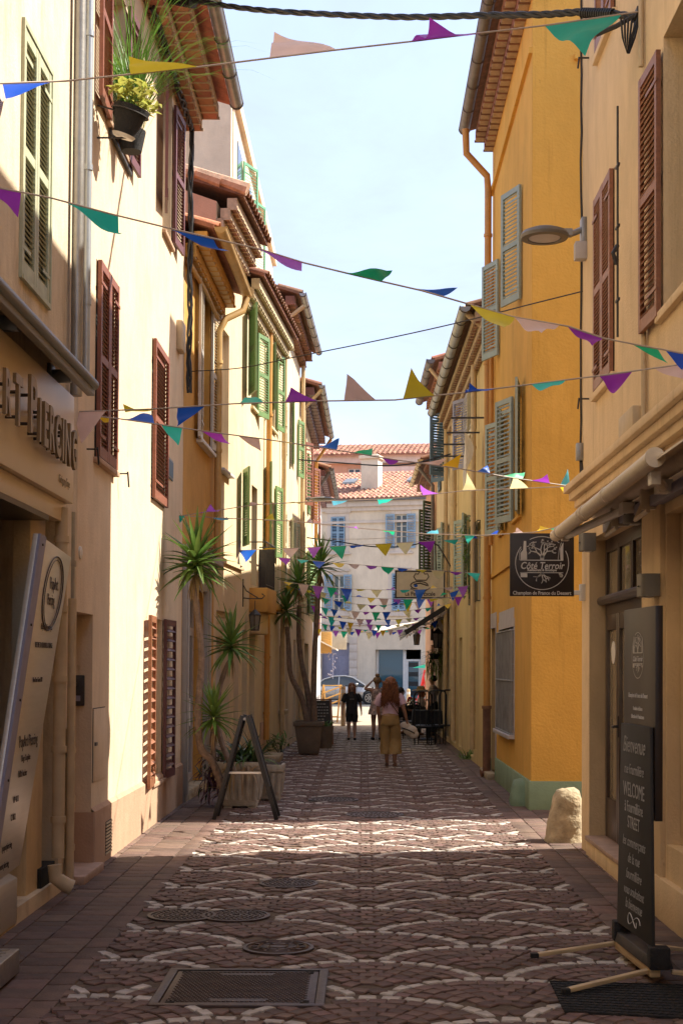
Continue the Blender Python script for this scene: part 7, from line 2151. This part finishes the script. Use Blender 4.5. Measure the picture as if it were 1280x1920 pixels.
for i, (x, y, Y, rot, a, h_, lab) in enumerate((
    (797, 0, 34.0, 2.9, True, 1.28, 'tall arched black chair leftmost of the three by the wall'),
    (818, 0, 34.2, 3.2, True, 1.3, 'tall arched black chair in the middle of the three by the wall'),
    (836, 0, 34.4, 3.3, True, 1.3, 'tall arched black chair closest to the yellow downpipe'),
    (768, 0, 36.5, 1.2, False, .88, 'black chair pulled up to the nearer cafe table on its street side'),
    (752, 0, 38.6, 4.2, False, .88, 'black chair under the dark haired seated diner'),
    (789, 0, 39.5, 2.4, False, .88, 'black chair under the diner in the straw hat'),
    (826, 0, 37.2, 5.2, False, .88, 'black chair tucked against the cafe wall behind the tall ones'))):
    chair(V(((x - CX) * Y / F_PX, Y, 0)), rot, lab, a, h_)
M_['blackcloth'] = mat('black_tablecloth', (.012, .012, .014), .85, .2, 20)
def table(x, Y, lab, w=.72):
    c = V(((x - CX) * Y / F_PX, Y, 0))
    t = thing('cafe_table', lab, 'table', c)
    mb = MB(); mb.box(c + V((0, 0, .735)), (w, w, .03)); obj('tabletop', mb, M_['black'], t, bev=.006)
    mb = MB(); mb.tube([c + V((0, 0, .02)), c + V((0, 0, .72))], .035, 8); mb.lathe([(.24, 0), (.24, .02), (.05, .05)], c, 14); obj('pedestal', mb, M_['black'], t)
    mb = MB(); n = 24; vs = []; fs = []
    for z, k in ((.755, .98), (.74, 1.03), (.5, 1.06), (.30, 1.09)):
        for j in range(n):
            a = 2 * math.pi * j / n; ca, sa = math.cos(a), math.sin(a); mm = max(abs(ca), abs(sa)); wv = 1 + (.03 * math.sin(j * 2.6) if z < .7 else 0)
            vs.append(c + V((ca / mm * w / 2 * k * wv, sa / mm * w / 2 * k * wv, z)))
    for i in range(3):
        for j in range(n): fs.append((i * n + j, i * n + (j + 1) % n, (i + 1) * n + (j + 1) % n, (i + 1) * n + j))
    fs.append(tuple(range(n))); mb.add(vs, fs)
    solo('tablecloth', mb, M_['blackcloth'], 'black cloth draped over the ' + lab.split(' ', 1)[1], 'tablecloth', loc=c + V((0, 0, .3)))
    return c
table(801, 36.3, 'black cafe table nearest the tall chairs')
c_t = table(773, 39.2, 'black cafe table between the two seated diners')
rz = random.Random(3)
mb = MB(); mb.lathe([(.04, 0), (.05, .1), (.035, .12)], c_t + V((0, 0, .756)), 10); t = thing('flower_vase', 'small vase of red and white flowers on the cafe table', 'vase', c_t + V((0, 0, .756))); obj('vase', mb, M_['white'], t)
for i in range(9):
    mb = MB(); mb.ball(c_t + V((rz.uniform(-.12, .12), rz.uniform(-.1, .1), .92 + rz.uniform(-.05, .1))), .035, 7, 5); obj('blossom', mb, M_['red' if i % 3 else 'flag_l'], t)
for i in range(14): put_leaf(t, c_t + V((0, 0, .85)), rz.uniform(0, 6.28), rad(rz.uniform(10, 80)), .16, .04, .8, 'yucca_l')

# ---------------------------------------------------------------- people
M_['skin'] = mat('warm_skin', (.40, .215, .135), .55, .08, 6)
M_['skin2'] = mat('light_skin', (.46, .26, .175), .55, .08, 6)
def hairmat(n, c): 
    return mat(n, c, .45, .35, 26, .5, 60, stretch=3)
M_['hair_red'] = hairmat('auburn_hair', (.24, .085, .032)); M_['hair_dark'] = hairmat('dark_hair', (.025, .015, .012)); M_['hair_blond'] = hairmat('blond_hair', (.34, .20, .085))
M_['pinktee'] = mat('pink_cotton', (.72, .50, .57), .85, .06, 8, .3, 14, bdist=.03); M_['khaki'] = mat('khaki_cotton', (.36, .23, .085), .85, .12, 7, .4, 12, bdist=.04)
M_['blacktee'] = mat('black_cotton', (.018, .017, .018), .85, .15, 8, .3, 14); M_['floral'] = mat('floral_dress', (.55, .40, .33), .85, .55, 14, dirt=.7, dcol=(.30, .06, .05), dscale=14)
M_['whitetee'] = mat('white_cotton', (.55, .46, .43), .85, .25, 12); M_['leather'] = mat('brown_leather', (.12, .055, .03), .6, .1)
M_['straw'] = mat('straw', (.42, .30, .14), .8, .2, 30); M_['eye'] = mat('eye_white', (.6, .58, .55), .3, .02); M_['lip'] = mat('lips', (.36, .12, .10), .5, .05)
def skin_mesh(name, nodes, edges, root, subs=1):
    names = list(nodes); me = bpy.data.meshes.new(name)
    me.from_pydata([tuple(nodes[k][0]) for k in names], [(names.index(a), names.index(b)) for a, b in edges], [])
    o = bpy.data.objects.new(name, me); COL.objects.link(o)
    md = o.modifiers.new('skin', 'SKIN'); md.use_smooth_shade = True; md.branch_smoothing = .6
    sd = me.skin_vertices[0].data
    for i, k in enumerate(names):
        r = nodes[k][1]; sd[i].radius = (r, r) if not isinstance(r, tuple) else r; sd[i].use_root = (k == root)
    ss = o.modifiers.new('sub', 'SUBSURF'); ss.levels = subs; ss.render_levels = subs
    dg = bpy.context.evaluated_depsgraph_get(); dg.update()
    r = bpy.data.meshes.new_from_object(o.evaluated_get(dg)); r.name = name
    bpy.data.objects.remove(o); bpy.data.meshes.remove(me)
    r.polygons.foreach_set('use_smooth', [True] * len(r.polygons))
    return r
def person(lab, pos, face, H, J, garments, hair, skin='skin', hairm='hair_red', shoes='leather', fist=(False, False)):
    """J: overrides of joints in body space (x right, y ahead, z up, unit height)"""
    D = dict(pelvis=((0, 0, .53), .075), spine=((0, 0, .62), .066), chest=((0, -.005, .73), .078), nbase=((0, -.005, .825), .034), neck=((0, .005, .855), .030),
             hlow=((0, .016, .888), .040), hmid=((0, .010, .932), .054), htop=((0, .0, .972), .036))
    for s_, k in ((1, 'R'), (-1, 'L')):
        D['sh' + k] = ((s_ * .1, -.005, .795), .036); D['el' + k] = ((s_ * .128, -.015, .63), .0245); D['wr' + k] = ((s_ * .132, .02, .49), .0165); D['pa' + k] = ((s_ * .132, .03, .455), .0185)
        D['hp' + k] = ((s_ * .05, 0, .49), .062); D['kn' + k] = ((s_ * .052, .01, .28), .037); D['cf' + k] = ((s_ * .052, -.012, .20), .036); D['an' + k] = ((s_ * .052, -.015, .05), .021); D['to' + k] = ((s_ * .06, .07, .018), .017)
    for k, v in J.items(): D[k] = (v, D[k][1])
    Mz = Matrix.Rotation(face, 4, 'Z')
    W = lambda p: (Mz @ (V(p) * H))
    t = thing('person', lab, 'person', pos)
    nodes = {k: (W(v[0]), v[1] * H) for k, v in D.items()}
    E = [('pelvis', 'spine'), ('spine', 'chest'), ('chest', 'nbase'), ('nbase', 'neck'), ('neck', 'hlow'), ('hlow', 'hmid'), ('hmid', 'htop')]
    for k in 'RL':
        E += [('chest', 'sh' + k), ('sh' + k, 'el' + k), ('el' + k, 'wr' + k), ('wr' + k, 'pa' + k), ('pelvis', 'hp' + k), ('hp' + k, 'kn' + k), ('kn' + k, 'cf' + k), ('cf' + k, 'an' + k), ('an' + k, 'to' + k)]
        wr, pa = V(D['wr' + k][0]), V(D['pa' + k][0]); d = (pa - wr).normalized(); s_ = 1 if k == 'R' else -1
        side = V((0, 1, 0)) if abs(d.y) < .8 else V((1, 0, 0)); side = (side - d * side.dot(d)).normalized(); inn = d.cross(side) * s_
        for i in range(4):
            b = pa + side * (.012 - .008 * i) + d * .006
            l = (.034, .04, .037, .03)[i]; cu = .012 if not fist[0 if k == 'R' else 1] else .026
            m_ = b + d * l * .55; e_ = m_ + d * (l * .5 - cu * .5) - inn * cu * .6
            nodes['f%d' % i + k] = (W(m_), .0058 * H); nodes['g%d' % i + k] = (W(e_), .0048 * H)
            E += [('pa' + k, 'f%d' % i + k), ('f%d' % i + k, 'g%d' % i + k)]
        b = pa + side * .022 - d * .002; nodes['th' + k] = (W(b), .0065 * H); nodes['ti' + k] = (W(b + d * .022 + side * .006), .005 * H); E += [('wr' + k, 'th' + k), ('th' + k, 'ti' + k)]
    body = link('body', skin_mesh('body', nodes, E, 'pelvis', 1), t); body.data.materials.append(M_[skin])
    # face: eyes, brows, nose, mouth, ears, turned with the head
    hm = V(D['hmid'][0]); fw_ = V((0, 1, 0))
    mb = MB()
    for s_ in (-1, 1):
        mb.ball(W(hm + V((s_ * .019, .050, .004))), .0065 * H, 8, 6)
    eo = obj('eyes', MB().add([p + V(pos) for p in mb.v], mb.f), M_['eye'], t)
    mb = MB()
    for s_ in (-1, 1):
        mb.ball(W(hm + V((s_ * .019, .056, .004))), .0034 * H, 6, 5); mb.beam(W(hm + V((s_ * .010, .054, .017))), W(hm + V((s_ * .03, .050, .018))), .003 * H, .003 * H)
    obj('pupils', MB().add([p + V(pos) for p in mb.v], mb.f), M_['hair_dark'], t)
    mb = MB(); mb.tube([W(hm + V((0, .052, .004))), W(hm + V((0, .064, -.014))), W(hm + V((0, .054, -.018)))], [.004 * H, .0075 * H, .004 * H], 7)
    for s_ in (-1, 1): mb.ball(W(hm + V((s_ * .054, .0, -.004))), .012 * H, 7, 5, (.5, .8, 1.3))
    obj('nose_and_ears', MB().add([p + V(pos) for p in mb.v], mb.f), M_[skin], t)
    mb = MB(); mb.tube([W(hm + V((-.014, .047, -.034))), W(hm + V((0, .053, -.034))), W(hm + V((.014, .047, -.034)))], [.002 * H, .004 * H, .002 * H], 6); obj('mouth', MB().add([p + V(pos) for p in mb.v], mb.f), M_['lip'], t)
    # clothes
    for nm, mt_, chains in garments:
        mb = MB()
        for ch in chains:
            if ch[0] == 'sleeve':
                pts = [W(q[0]) + V(pos) for q in ch[1]]; mb.tube(pts, [q[1] * H for q in ch[1]], 12, cap=False)
            else:
                n = 20; rows = []; ks = ch[1]; R = []
                for i in range(len(ks) - 1):
                    for j in range(4): R.append(tuple(a_ + (b_ - a_) * j / 4 for a_, b_ in zip(ks[i], ks[i + 1])))
                R.append(ks[-1]); o = len(mb.v)
                for ri, (cx, cy, cz, rx, ry) in enumerate(R):
                    for q in range(n):
                        a_ = 2 * math.pi * q / n; w_ = 1 + ch[2] * math.sin(3 * a_ + ri * .9) * ri / len(R) + ch[2] * .6 * math.sin(5 * a_ - ri * 1.7)
                        mb.v.append(W((cx + math.cos(a_) * rx * w_, cy + math.sin(a_) * ry * w_, cz)) + V(pos))
                for ri in range(len(R) - 1):
                    for q in range(n): mb.f.append((o + ri * n + q, o + ri * n + (q + 1) % n, o + (ri + 1) * n + (q + 1) % n, o + (ri + 1) * n + q))
        obj(nm, mb, M_[mt_], t, ang=180)
    for k in 'RL':
        a, b = V(D['an' + k][0]), V(D['to' + k][0])
        mb = MB(); mb.tube([W(a + V((0, -.035, -.034))) + V(pos), W(a + V((0, -.01, -.036))) + V(pos), W(b + V((0, .0, -.0))) + V(pos), W(b + V((0, .026, -.002))) + V(pos)], [.018 * H, .024 * H, .023 * H, .014 * H], 8)
        obj('shoe', mb, M_[shoes], t)
    hair(t, W, D, M_[hairm], H, V(pos))
    return t, W, D
def lerp3(a, b, f_): return tuple(V(a).lerp(V(b), f_))
def hair_mb(rz, blobs, W, H, pos, strands=0, wave=.012, length=.2, root=None, spread=.05):
    mb = MB()
    for c, r, sc in blobs:
        b = MB().ball((0, 0, 0), 1, 18, 12)
        for p in b.v:
            n_ = p.copy(); q = V((p.x * r * sc[0], p.y * r * sc[1], p.z * r * sc[2])); q *= 1 + .09 * math.sin(9 * n_.x + 5 * n_.z + c[2] * 40) * math.sin(8 * n_.y + 11 * n_.z) ; p[:] = W(V(c) + q) + pos
        mb.add(b.v, b.f)
    for i in range(strands):
        a = rz.uniform(0, math.pi * 2); st = V(root) + V((math.cos(a) * spread, math.sin(a) * spread * .6 - .012, rz.uniform(-.02, .03)))
        pts = []; ph = rz.uniform(0, 6); L = length * rz.uniform(.7, 1.05)
        for j in range(9):
            f_ = j / 8; pts.append(W(st + V((math.cos(a) * .03 * f_ + wave * math.sin(f_ * 15 + ph), -.02 * f_ + wave * math.cos(f_ * 15 + ph), -L * f_))) + pos)
        mb.tube(pts, [.006 * H * (1 - .55 * j / 8) for j in range(9)], 4)
    return mb

# woman with the curly auburn hair, walking away
def hairA(t, W, D, m_, H, pos):
    rz = random.Random(6)
    mb = hair_mb(rz, [((0, -.012, .945), .064, (1, 1.05, .95)), ((0, -.035, .88), .07, (1.05, .7, 1.1)), ((0, -.06, .80), .082, (1.15, .5, 1.0)), ((-.045, -.06, .755), .05, (1.0, .5, .9)), ((.045, -.06, .76), .05, (1.0, .5, .9))], W, H, pos, 230, .014, .25, (0, -.04, .925), .066)
    obj('hair', mb, m_, t, ang=180)
tr_n = lambda sd: None
legsA = dict(hpR=(.05, 0, .49), knR=(.055, .035, .28), cfR=(.055, .0, .2), anR=(.05, -.03, .055), toR=(.058, .045, .02),
             hpL=(-.05, 0, .49), knL=(-.045, .04, .28), cfL=(-.043, .045, .2), anL=(-.04, .05, .05), toL=(-.045, .135, .018))
JA = dict(legsA, elR=(.155, -.03, .64), wrR=(.185, .02, .51), paR=(.19, .03, .475), elL=(-.14, .03, .64), wrL=(-.125, .09, .52), paL=(-.12, .1, .485))
def tee_g(mt, wide=1.0, low=.50, aR=((.145, -.02, .69)), aL=((-.145, -.005, .69))):
    return ('t_shirt', mt, [('body', [(0, 0, .842, .034, .034), (0, -.003, .828, .062, .045), (0, -.005, .805, .104, .058), (0, -.005, .74, .098 * wide, .075), (0, 0, .63, .088 * wide, .066), (0, 0, .58, .092 * wide, .07), (0, 0, low, .098 * wide, .078)], .02),
        ('sleeve', [((.085, -.005, .79), .046), ((.115, -.008, .765), .046), (aR, .046)]), ('sleeve', [((-.085, -.005, .79), .046), ((-.115, -.008, .765), .046), (aL, .046)])])
tee = tee_g('pinktee', 1.0, .575, (.146, -.022, .69), (-.145, .015, .69))
trou = ('culottes', 'khaki', [('body', [(0, 0, .625, .078, .062), (0, 0, .60, .084, .066), (0, -.008, .53, .102, .086), (0, -.005, .46, .112, .085), (0, -.0, .445, .05, .05)], .012),
    ('body', [(.052, 0, .49, .056, .076), (.055, .01, .40, .064, .074), (.056, .028, .29, .066, .07), (.056, .0, .21, .072, .074), (.056, -.02, .145, .074, .078)], .05),
    ('body', [(-.052, 0, .49, .056, .076), (-.05, .015, .40, .064, .074), (-.047, .035, .29, .066, .07), (-.045, .042, .21, .072, .074), (-.043, .045, .14, .074, .078)], .05)])
pw = put(731, 1437)
wm, W_, D_ = person('woman in pink t-shirt and khaki culottes with long curly auburn hair walking away', (pw.x, pw.y, 0), rad(-4), 1.66, JA, [trou, tee], hairA, 'skin', 'hair_red', 'leather')
mb = MB(); P_ = V((pw.x, pw.y, 0))
mb.tube([W_((-.075, -.05, .815)) + P_, W_((-.0, -.085, .72)) + P_, W_((.06, -.082, .64)) + P_, W_((.1, -.05, .575)) + P_], .008, 5); obj('bag_strap', mb, M_['leather'], wm)
hb = W_((.20, .04, .42)) + P_
t = thing('sun_hat', 'floppy white sun hat carried in the hand of the auburn haired woman', 'hat', hb)
mb = MB(); rz = random.Random(2)
for (dx, dz, r) in ((-.06, .05, .11), (.04, -.03, .13), (.1, -.10, .10)): mb.ball(hb + V((dx, 0, dz)), r, 12, 8, (1, .45, .75))
obj('hat_body', mb, M_['awnw'], t)
mb = MB(); mb.tube([hb + V((-.12, -.04, .02)), hb + V((0, -.07, -.02)), hb + V((.12, -.05, -.08))], .012, 5); obj('hat_band', mb, M_['black'], t)

# girl in black facing the camera
def hairB(t, W, D, m_, H, pos):
    rz = random.Random(16)
    mb = hair_mb(rz, [((0, -.014, .95), .062, (1, .95, .9))], W, H, pos)
    for s_ in (-1, 1):
        for i in range(16):
            x = s_ * rz.uniform(.035, .064); y = rz.uniform(-.03, .02)
            mb.tube([W((x * .7, y, .97)) + pos, W((x, y, .93)) + pos, W((x * 1.05, y + .01, .86)) + pos, W((x * 1.1, y + .03, rz.uniform(.74, .80))) + pos], [.008 * H, .011 * H, .010 * H, .004 * H], 5)
    obj('hair', mb, m_, t, ang=180)
teeB = tee_g('blacktee', 1.12, .455, (.155, -.012, .665), (-.155, -.012, .665))
def legs_g(nm, mt, zl, r0, r1, dx=0, kn=.01):
    L = []
    for s_ in (1, -1): L.append(('body', [(s_ * .05, 0, .50, .055, .074), (s_ * .052, .003, .42, r0 * 1.15, r0 * 1.25), (s_ * .053, kn, max(zl, .29), r0, r0 * 1.08)] + ([(s_ * .053, -.005, .18, r1, r1), (s_ * .053, -.012, zl, r1, r1)] if zl < .2 else []), .03))
    return (nm, mt, [('body', [(0, 0, .60, .08, .062), (0, -.005, .53, .10, .08), (0, -.003, .465, .108, .08), (0, 0, .445, .05, .05)], .01)] + L)
shortsB = legs_g('cycling_shorts', 'blacktee', .315, .052, 0)
pg = put(659, 1387)
girl, Wg, Dg = person('girl in black t-shirt and black cycling shorts walking towards the viewer', (pg.x, pg.y, 0), math.pi, 1.44, dict(elR=(.15, -.02, .63), wrR=(.165, .03, .50), paR=(.165, .04, .465), elL=(-.15, -.02, .63), wrL=(-.17, .01, .49), paL=(-.17, .02, .455), anR=(.05, .03, .055), toR=(.055, .11, .02), knR=(.052, .035, .285)), [shortsB, teeB], hairB, 'skin2', 'hair_red', 'blacktee')
mb = MB(); Pg = V((pg.x, pg.y, 0))
for i in range(5): mb.box(Pg + Wg((-.035 + .017 * i, .082, .715)), (.018, .008, .03 if i % 2 else .022))
obj('shirt_print', mb, M_['grey_lamp'], girl)
# woman in floral dress, hands at her bun
def hairC(t, W, D, m_, H, pos):
    rz = random.Random(26); obj('hair', hair_mb(rz, [((0, -.012, .945), .063, (1, 1.02, .95)), ((0, -.03, 1.02), .035, (1, 1, .9))], W, H, pos), m_, t, ang=180)
dress = ('dress', 'floral', [('body', [(0, -.005, .80, .085, .055), (0, -.005, .74, .092, .074), (0, 0, .63, .082, .062), (0, -.004, .53, .108, .088), (0, 0, .40, .145, .12)], .05), ('sleeve', [((.075, -.005, .76), .02), ((.07, -.005, .835), .012)]), ('sleeve', [((-.075, -.005, .76), .02), ((-.07, -.005, .835), .012)])])
pc = put(706, 1387)
person('woman in a short floral dress with a blond bun raising her arm to her head', (pc.x, pc.y, 0), rad(10), 1.60, dict(elL=(-.20, .02, .80), wrL=(-.10, .04, .90), paL=(-.07, .04, .93), elR=(.20, .02, .80), wrR=(.10, .03, .91), paR=(.07, .03, .94), anL=(-.05, .04, .05), toL=(-.055, .12, .018)), [dress], hairC, 'skin', 'hair_blond', 'blacktee')
# waiter by the wall
def hairD(t, W, D, m_, H, pos):
    rz = random.Random(36); obj('hair', hair_mb(rz, [((0, -.014, .952), .060, (1, 1.02, .85))], W, H, pos), m_, t, ang=180)
teeD = tee_g('whitetee', 1.08, .46, (.155, .0, .69), (-.15, .0, .69))
trD = legs_g('trousers', 'blacktee', .06, .06, .048)
Yw = 38.5; xw = (815 - CX) * Yw / F_PX - .05
person('dark haired waiter in a light patterned shirt standing behind the tall chairs', (xw, Yw, 0), rad(70), 1.62, dict(elR=(.15, .02, .64), wrR=(.09, .10, .60), paR=(.06, .12, .59)), [trD, teeD], hairD, 'skin', 'hair_dark', 'blacktee')
# two seated diners
sit = dict(hpR=(.055, .02, .49), knR=(.06, .25, .50), cfR=(.06, .26, .43), anR=(.06, .27, .27), toR=(.06, .345, .235), hpL=(-.055, .02, .49), knL=(-.06, .25, .50), cfL=(-.06, .26, .43), anL=(-.06, .27, .27), toL=(-.06, .345, .235), elR=(.14, .06, .64), wrR=(.09, .18, .63), paR=(.07, .21, .63), elL=(-.14, .06, .64), wrL=(-.09, .18, .63), paL=(-.07, .21, .63))
trS = lambda m_: ('trousers', m_, [('body', [(0, 0, .60, .085, .066), (0, -.005, .53, .10, .085), (0, .01, .47, .10, .08), (0, .01, .44, .04, .04)], .01), ('sleeve', [((.05, .0, .50), .074), ((.06, .14, .50), .066), ((.06, .235, .495), .056), ((.06, .262, .44), .05), ((.06, .268, .30), .042)]), ('sleeve', [((-.05, .0, .50), .074), ((-.06, .14, .50), .066), ((-.06, .235, .495), .056), ((-.06, .262, .44), .05), ((-.06, .268, .30), .042)])])
def hairE(t, W, D, m_, H, pos):
    rz = random.Random(46); obj('hair', hair_mb(rz, [((0, -.014, .95), .064, (1, 1.05, .95)), ((0, -.06, .95), .035, (1, 1, 1))], W, H, pos), m_, t, ang=180)
H_ = 1.66; zoff = -.235 * H_ + .02
person('dark haired diner in a pale top seated at the cafe table', ((752 - CX) * 38.6 / F_PX, 38.6, zoff), rad(-75), H_, sit, [trS('blacktee'), teeD], hairE, 'skin', 'hair_dark', 'leather')
def hairF(t, W, D, m_, H, pos):
    rz = random.Random(56); obj('hair', hair_mb(rz, [((0, -.014, .945), .062, (1, 1.02, .95)), ((0, -.04, .88), .05, (1, .7, 1.2))], W, H, pos), m_, t, ang=180)
    mb = MB(); mb.lathe([(.15, .945), (.145, .955), (.07, .965), (.062, 1.01), (.03, 1.025)], (0, 0, 0), 20); obj('straw_hat', MB().add([W(p) + pos for p in mb.v], mb.f), M_['straw'], t)
person('diner in a wide straw hat seated by the cafe wall', ((789 - CX) * 39.5 / F_PX, 39.5, zoff), rad(80), H_, sit, [trS('khaki'), teeD], hairF, 'skin', 'hair_red', 'leather')

# ---------------------------------------------------------------- silver car on the square, side on
M_['carpaint'] = mat('silver_car_paint', (.42, .40, .37), .28, .03, metal=.55, coat=1)
M_['tyre'] = mat('tyre_rubber', (.018, .018, .018), .8, .2, 20)
CXc, CYc = -.92, 70.5
CAR = thing('parked_car', 'silver coupe parked side on at the square behind the girl in black', 'car', (CXc, CYc, 0))
st = [(-2.02, .42, .80, .60), (-1.9, .30, .86, .74), (-1.5, .22, .93, .80), (-.9, .2, .96, .83), (0, .2, .95, .84), (.7, .2, .93, .84), (1.2, .22, .86, .82), (1.7, .25, .76, .76), (1.98, .34, .62, .62), (2.06, .40, .55, .50)]
mb = MB(); ring = []
for (x, zb, zt2, w2_) in st:
    zm = (zb + zt2) / 2
    pts = [(-w2_ * .86, zb), (-w2_, zb + .1), (-w2_ * 1.0, zm), (-w2_ * .97, zt2 - .1), (-w2_ * .84, zt2), (0, zt2 + .03), (w2_ * .84, zt2), (w2_ * .97, zt2 - .1), (w2_, zm), (w2_, zb + .1), (w2_ * .86, zb)]
    ring.append([V((CXc + x, CYc + y, z)) for y, z in pts])
n = 11; vs = sum(ring, []); fs = []
for i in range(len(st) - 1):
    for j in range(n): fs.append((i * n + j, i * n + (j + 1) % n, (i + 1) * n + (j + 1) % n, (i + 1) * n + j))
fs += [tuple(reversed(range(n))), tuple((len(st) - 1) * n + j for j in range(n))]
mb.add(vs, fs); body = obj('body', mb, M_['carpaint'], CAR, ang=50)
prof = [(-1.35, .93), (-.95, 1.22), (-.45, 1.36), (.05, 1.38), (.45, 1.30), (1.05, .92)]
mb = MB(); vs = []
for (x, z) in prof:
    k = .80 - (z - .92) * .42
    vs += [V((CXc + x, CYc - k, z)), V((CXc + x, CYc + k, z))]
m2 = len(prof); mb.add(vs, [(2 * i, 2 * i + 1, 2 * i + 3, 2 * i + 2) for i in range(m2 - 1)] + [tuple(2 * i for i in range(m2)), tuple(2 * i + 1 for i in reversed(range(m2)))])
obj('windows', mb, M_['glass'], CAR, ang=20)
mb = MB()
for s_ in (-1, 1):
    pts = []
    for (x, z) in prof: pts.append(V((CXc + x, CYc + s_ * (.80 - (z - .92) * .42 + .006), z + .012)))
    mb.tube(pts, .035, 6)
    mb.beam(V((CXc - .25, CYc + s_ * .80, .93)), V((CXc - .22, CYc + s_ * .63, 1.36)), .05, .03)
mb.hexa([V((CXc + x, CYc + y, z)) for x, y, z in ((-.62, -.62, 1.34), (.18, -.62, 1.37), (.18, .62, 1.37), (-.62, .62, 1.34), (-.6, -.6, 1.39), (.16, -.6, 1.41), (.16, .6, 1.41), (-.6, .6, 1.39))])
obj('roof', mb, M_['carpaint'], CAR)
for x in (-1.28, 1.25):
    for s_ in (-1, 1):
        Mw = frame(V((CXc + x, CYc + s_ * .80, .32)), (1, 0, 0), (0, 0, 1))
        mb = MB(); mb.lathe([(.2, -.10), (.30, -.10), (.325, -.07), (.325, .07), (.30, .10), (.2, .10)], (0, 0, 0), 24, Mw); wh = obj('wheel', mb, M_['tyre'], CAR)
        mb = MB()
        for k in range(7):
            a = 2 * math.pi * k / 7; mb.beam(Mw @ V((.03 * math.cos(a), .03 * math.sin(a), .1 * 1)), Mw @ V((.2 * math.cos(a), .2 * math.sin(a), .1)), .05, .04)
            mb.beam(Mw @ V((.03 * math.cos(a), .03 * math.sin(a), -.1)), Mw @ V((.2 * math.cos(a), .2 * math.sin(a), -.1)), .05, .04)
        mb.tube([Mw @ V((.205 * math.cos(t_), .205 * math.sin(t_), .095)) for t_ in [2 * math.pi * i / 24 for i in range(25)]], .02, 5); mb.tube([Mw @ V((.205 * math.cos(t_), .205 * math.sin(t_), -.095)) for t_ in [2 * math.pi * i / 24 for i in range(25)]], .02, 5)
        obj('rim', mb, M_['alu'], wh)
        mb = MB(); mb.lathe([(.375, -.03), (.375, .03)], (0, 0, 0), 24, frame(V((CXc + x, CYc + s_ * .80, .34)), (1, 0, 0), (0, 0, 1))); obj('wheel_arch', mb, M_['black'], CAR)
for s_ in (-1, 1):
    mb = MB(); mb.ball((CXc + 1.82, CYc + s_ * .56, .62), .17, 10, 7, (1.2, .7, .5)); obj('headlight', mb, M_['glass_l'], CAR)
    mb = MB(); mb.ball((CXc - 1.92, CYc + s_ * .56, .74), .13, 10, 7, (.8, .8, .5)); obj('tail_light', mb, M_['red'], CAR)
    mb = MB(); mb.ball((CXc + .62, CYc + s_ * .93, .99), .1, 10, 7, (.9, .9, .7)); obj('mirror', mb, M_['carpaint'], CAR)
    mb = MB(); mb.beam((CXc - .18, CYc + s_ * .845, .80), (CXc + .02, CYc + s_ * .845, .80), .02, .03); obj('door_handle', mb, M_['alu'], CAR)
    mb = MB(); mb.tube([(CXc + .62, CYc + s_ * .838, .25), (CXc + .66, CYc + s_ * .838, .9)], .006, 4); mb.tube([(CXc - .42, CYc + s_ * .838, .35), (CXc - .38, CYc + s_ * .83, .92)], .006, 4); obj('door_gap', mb, M_['black'], CAR)
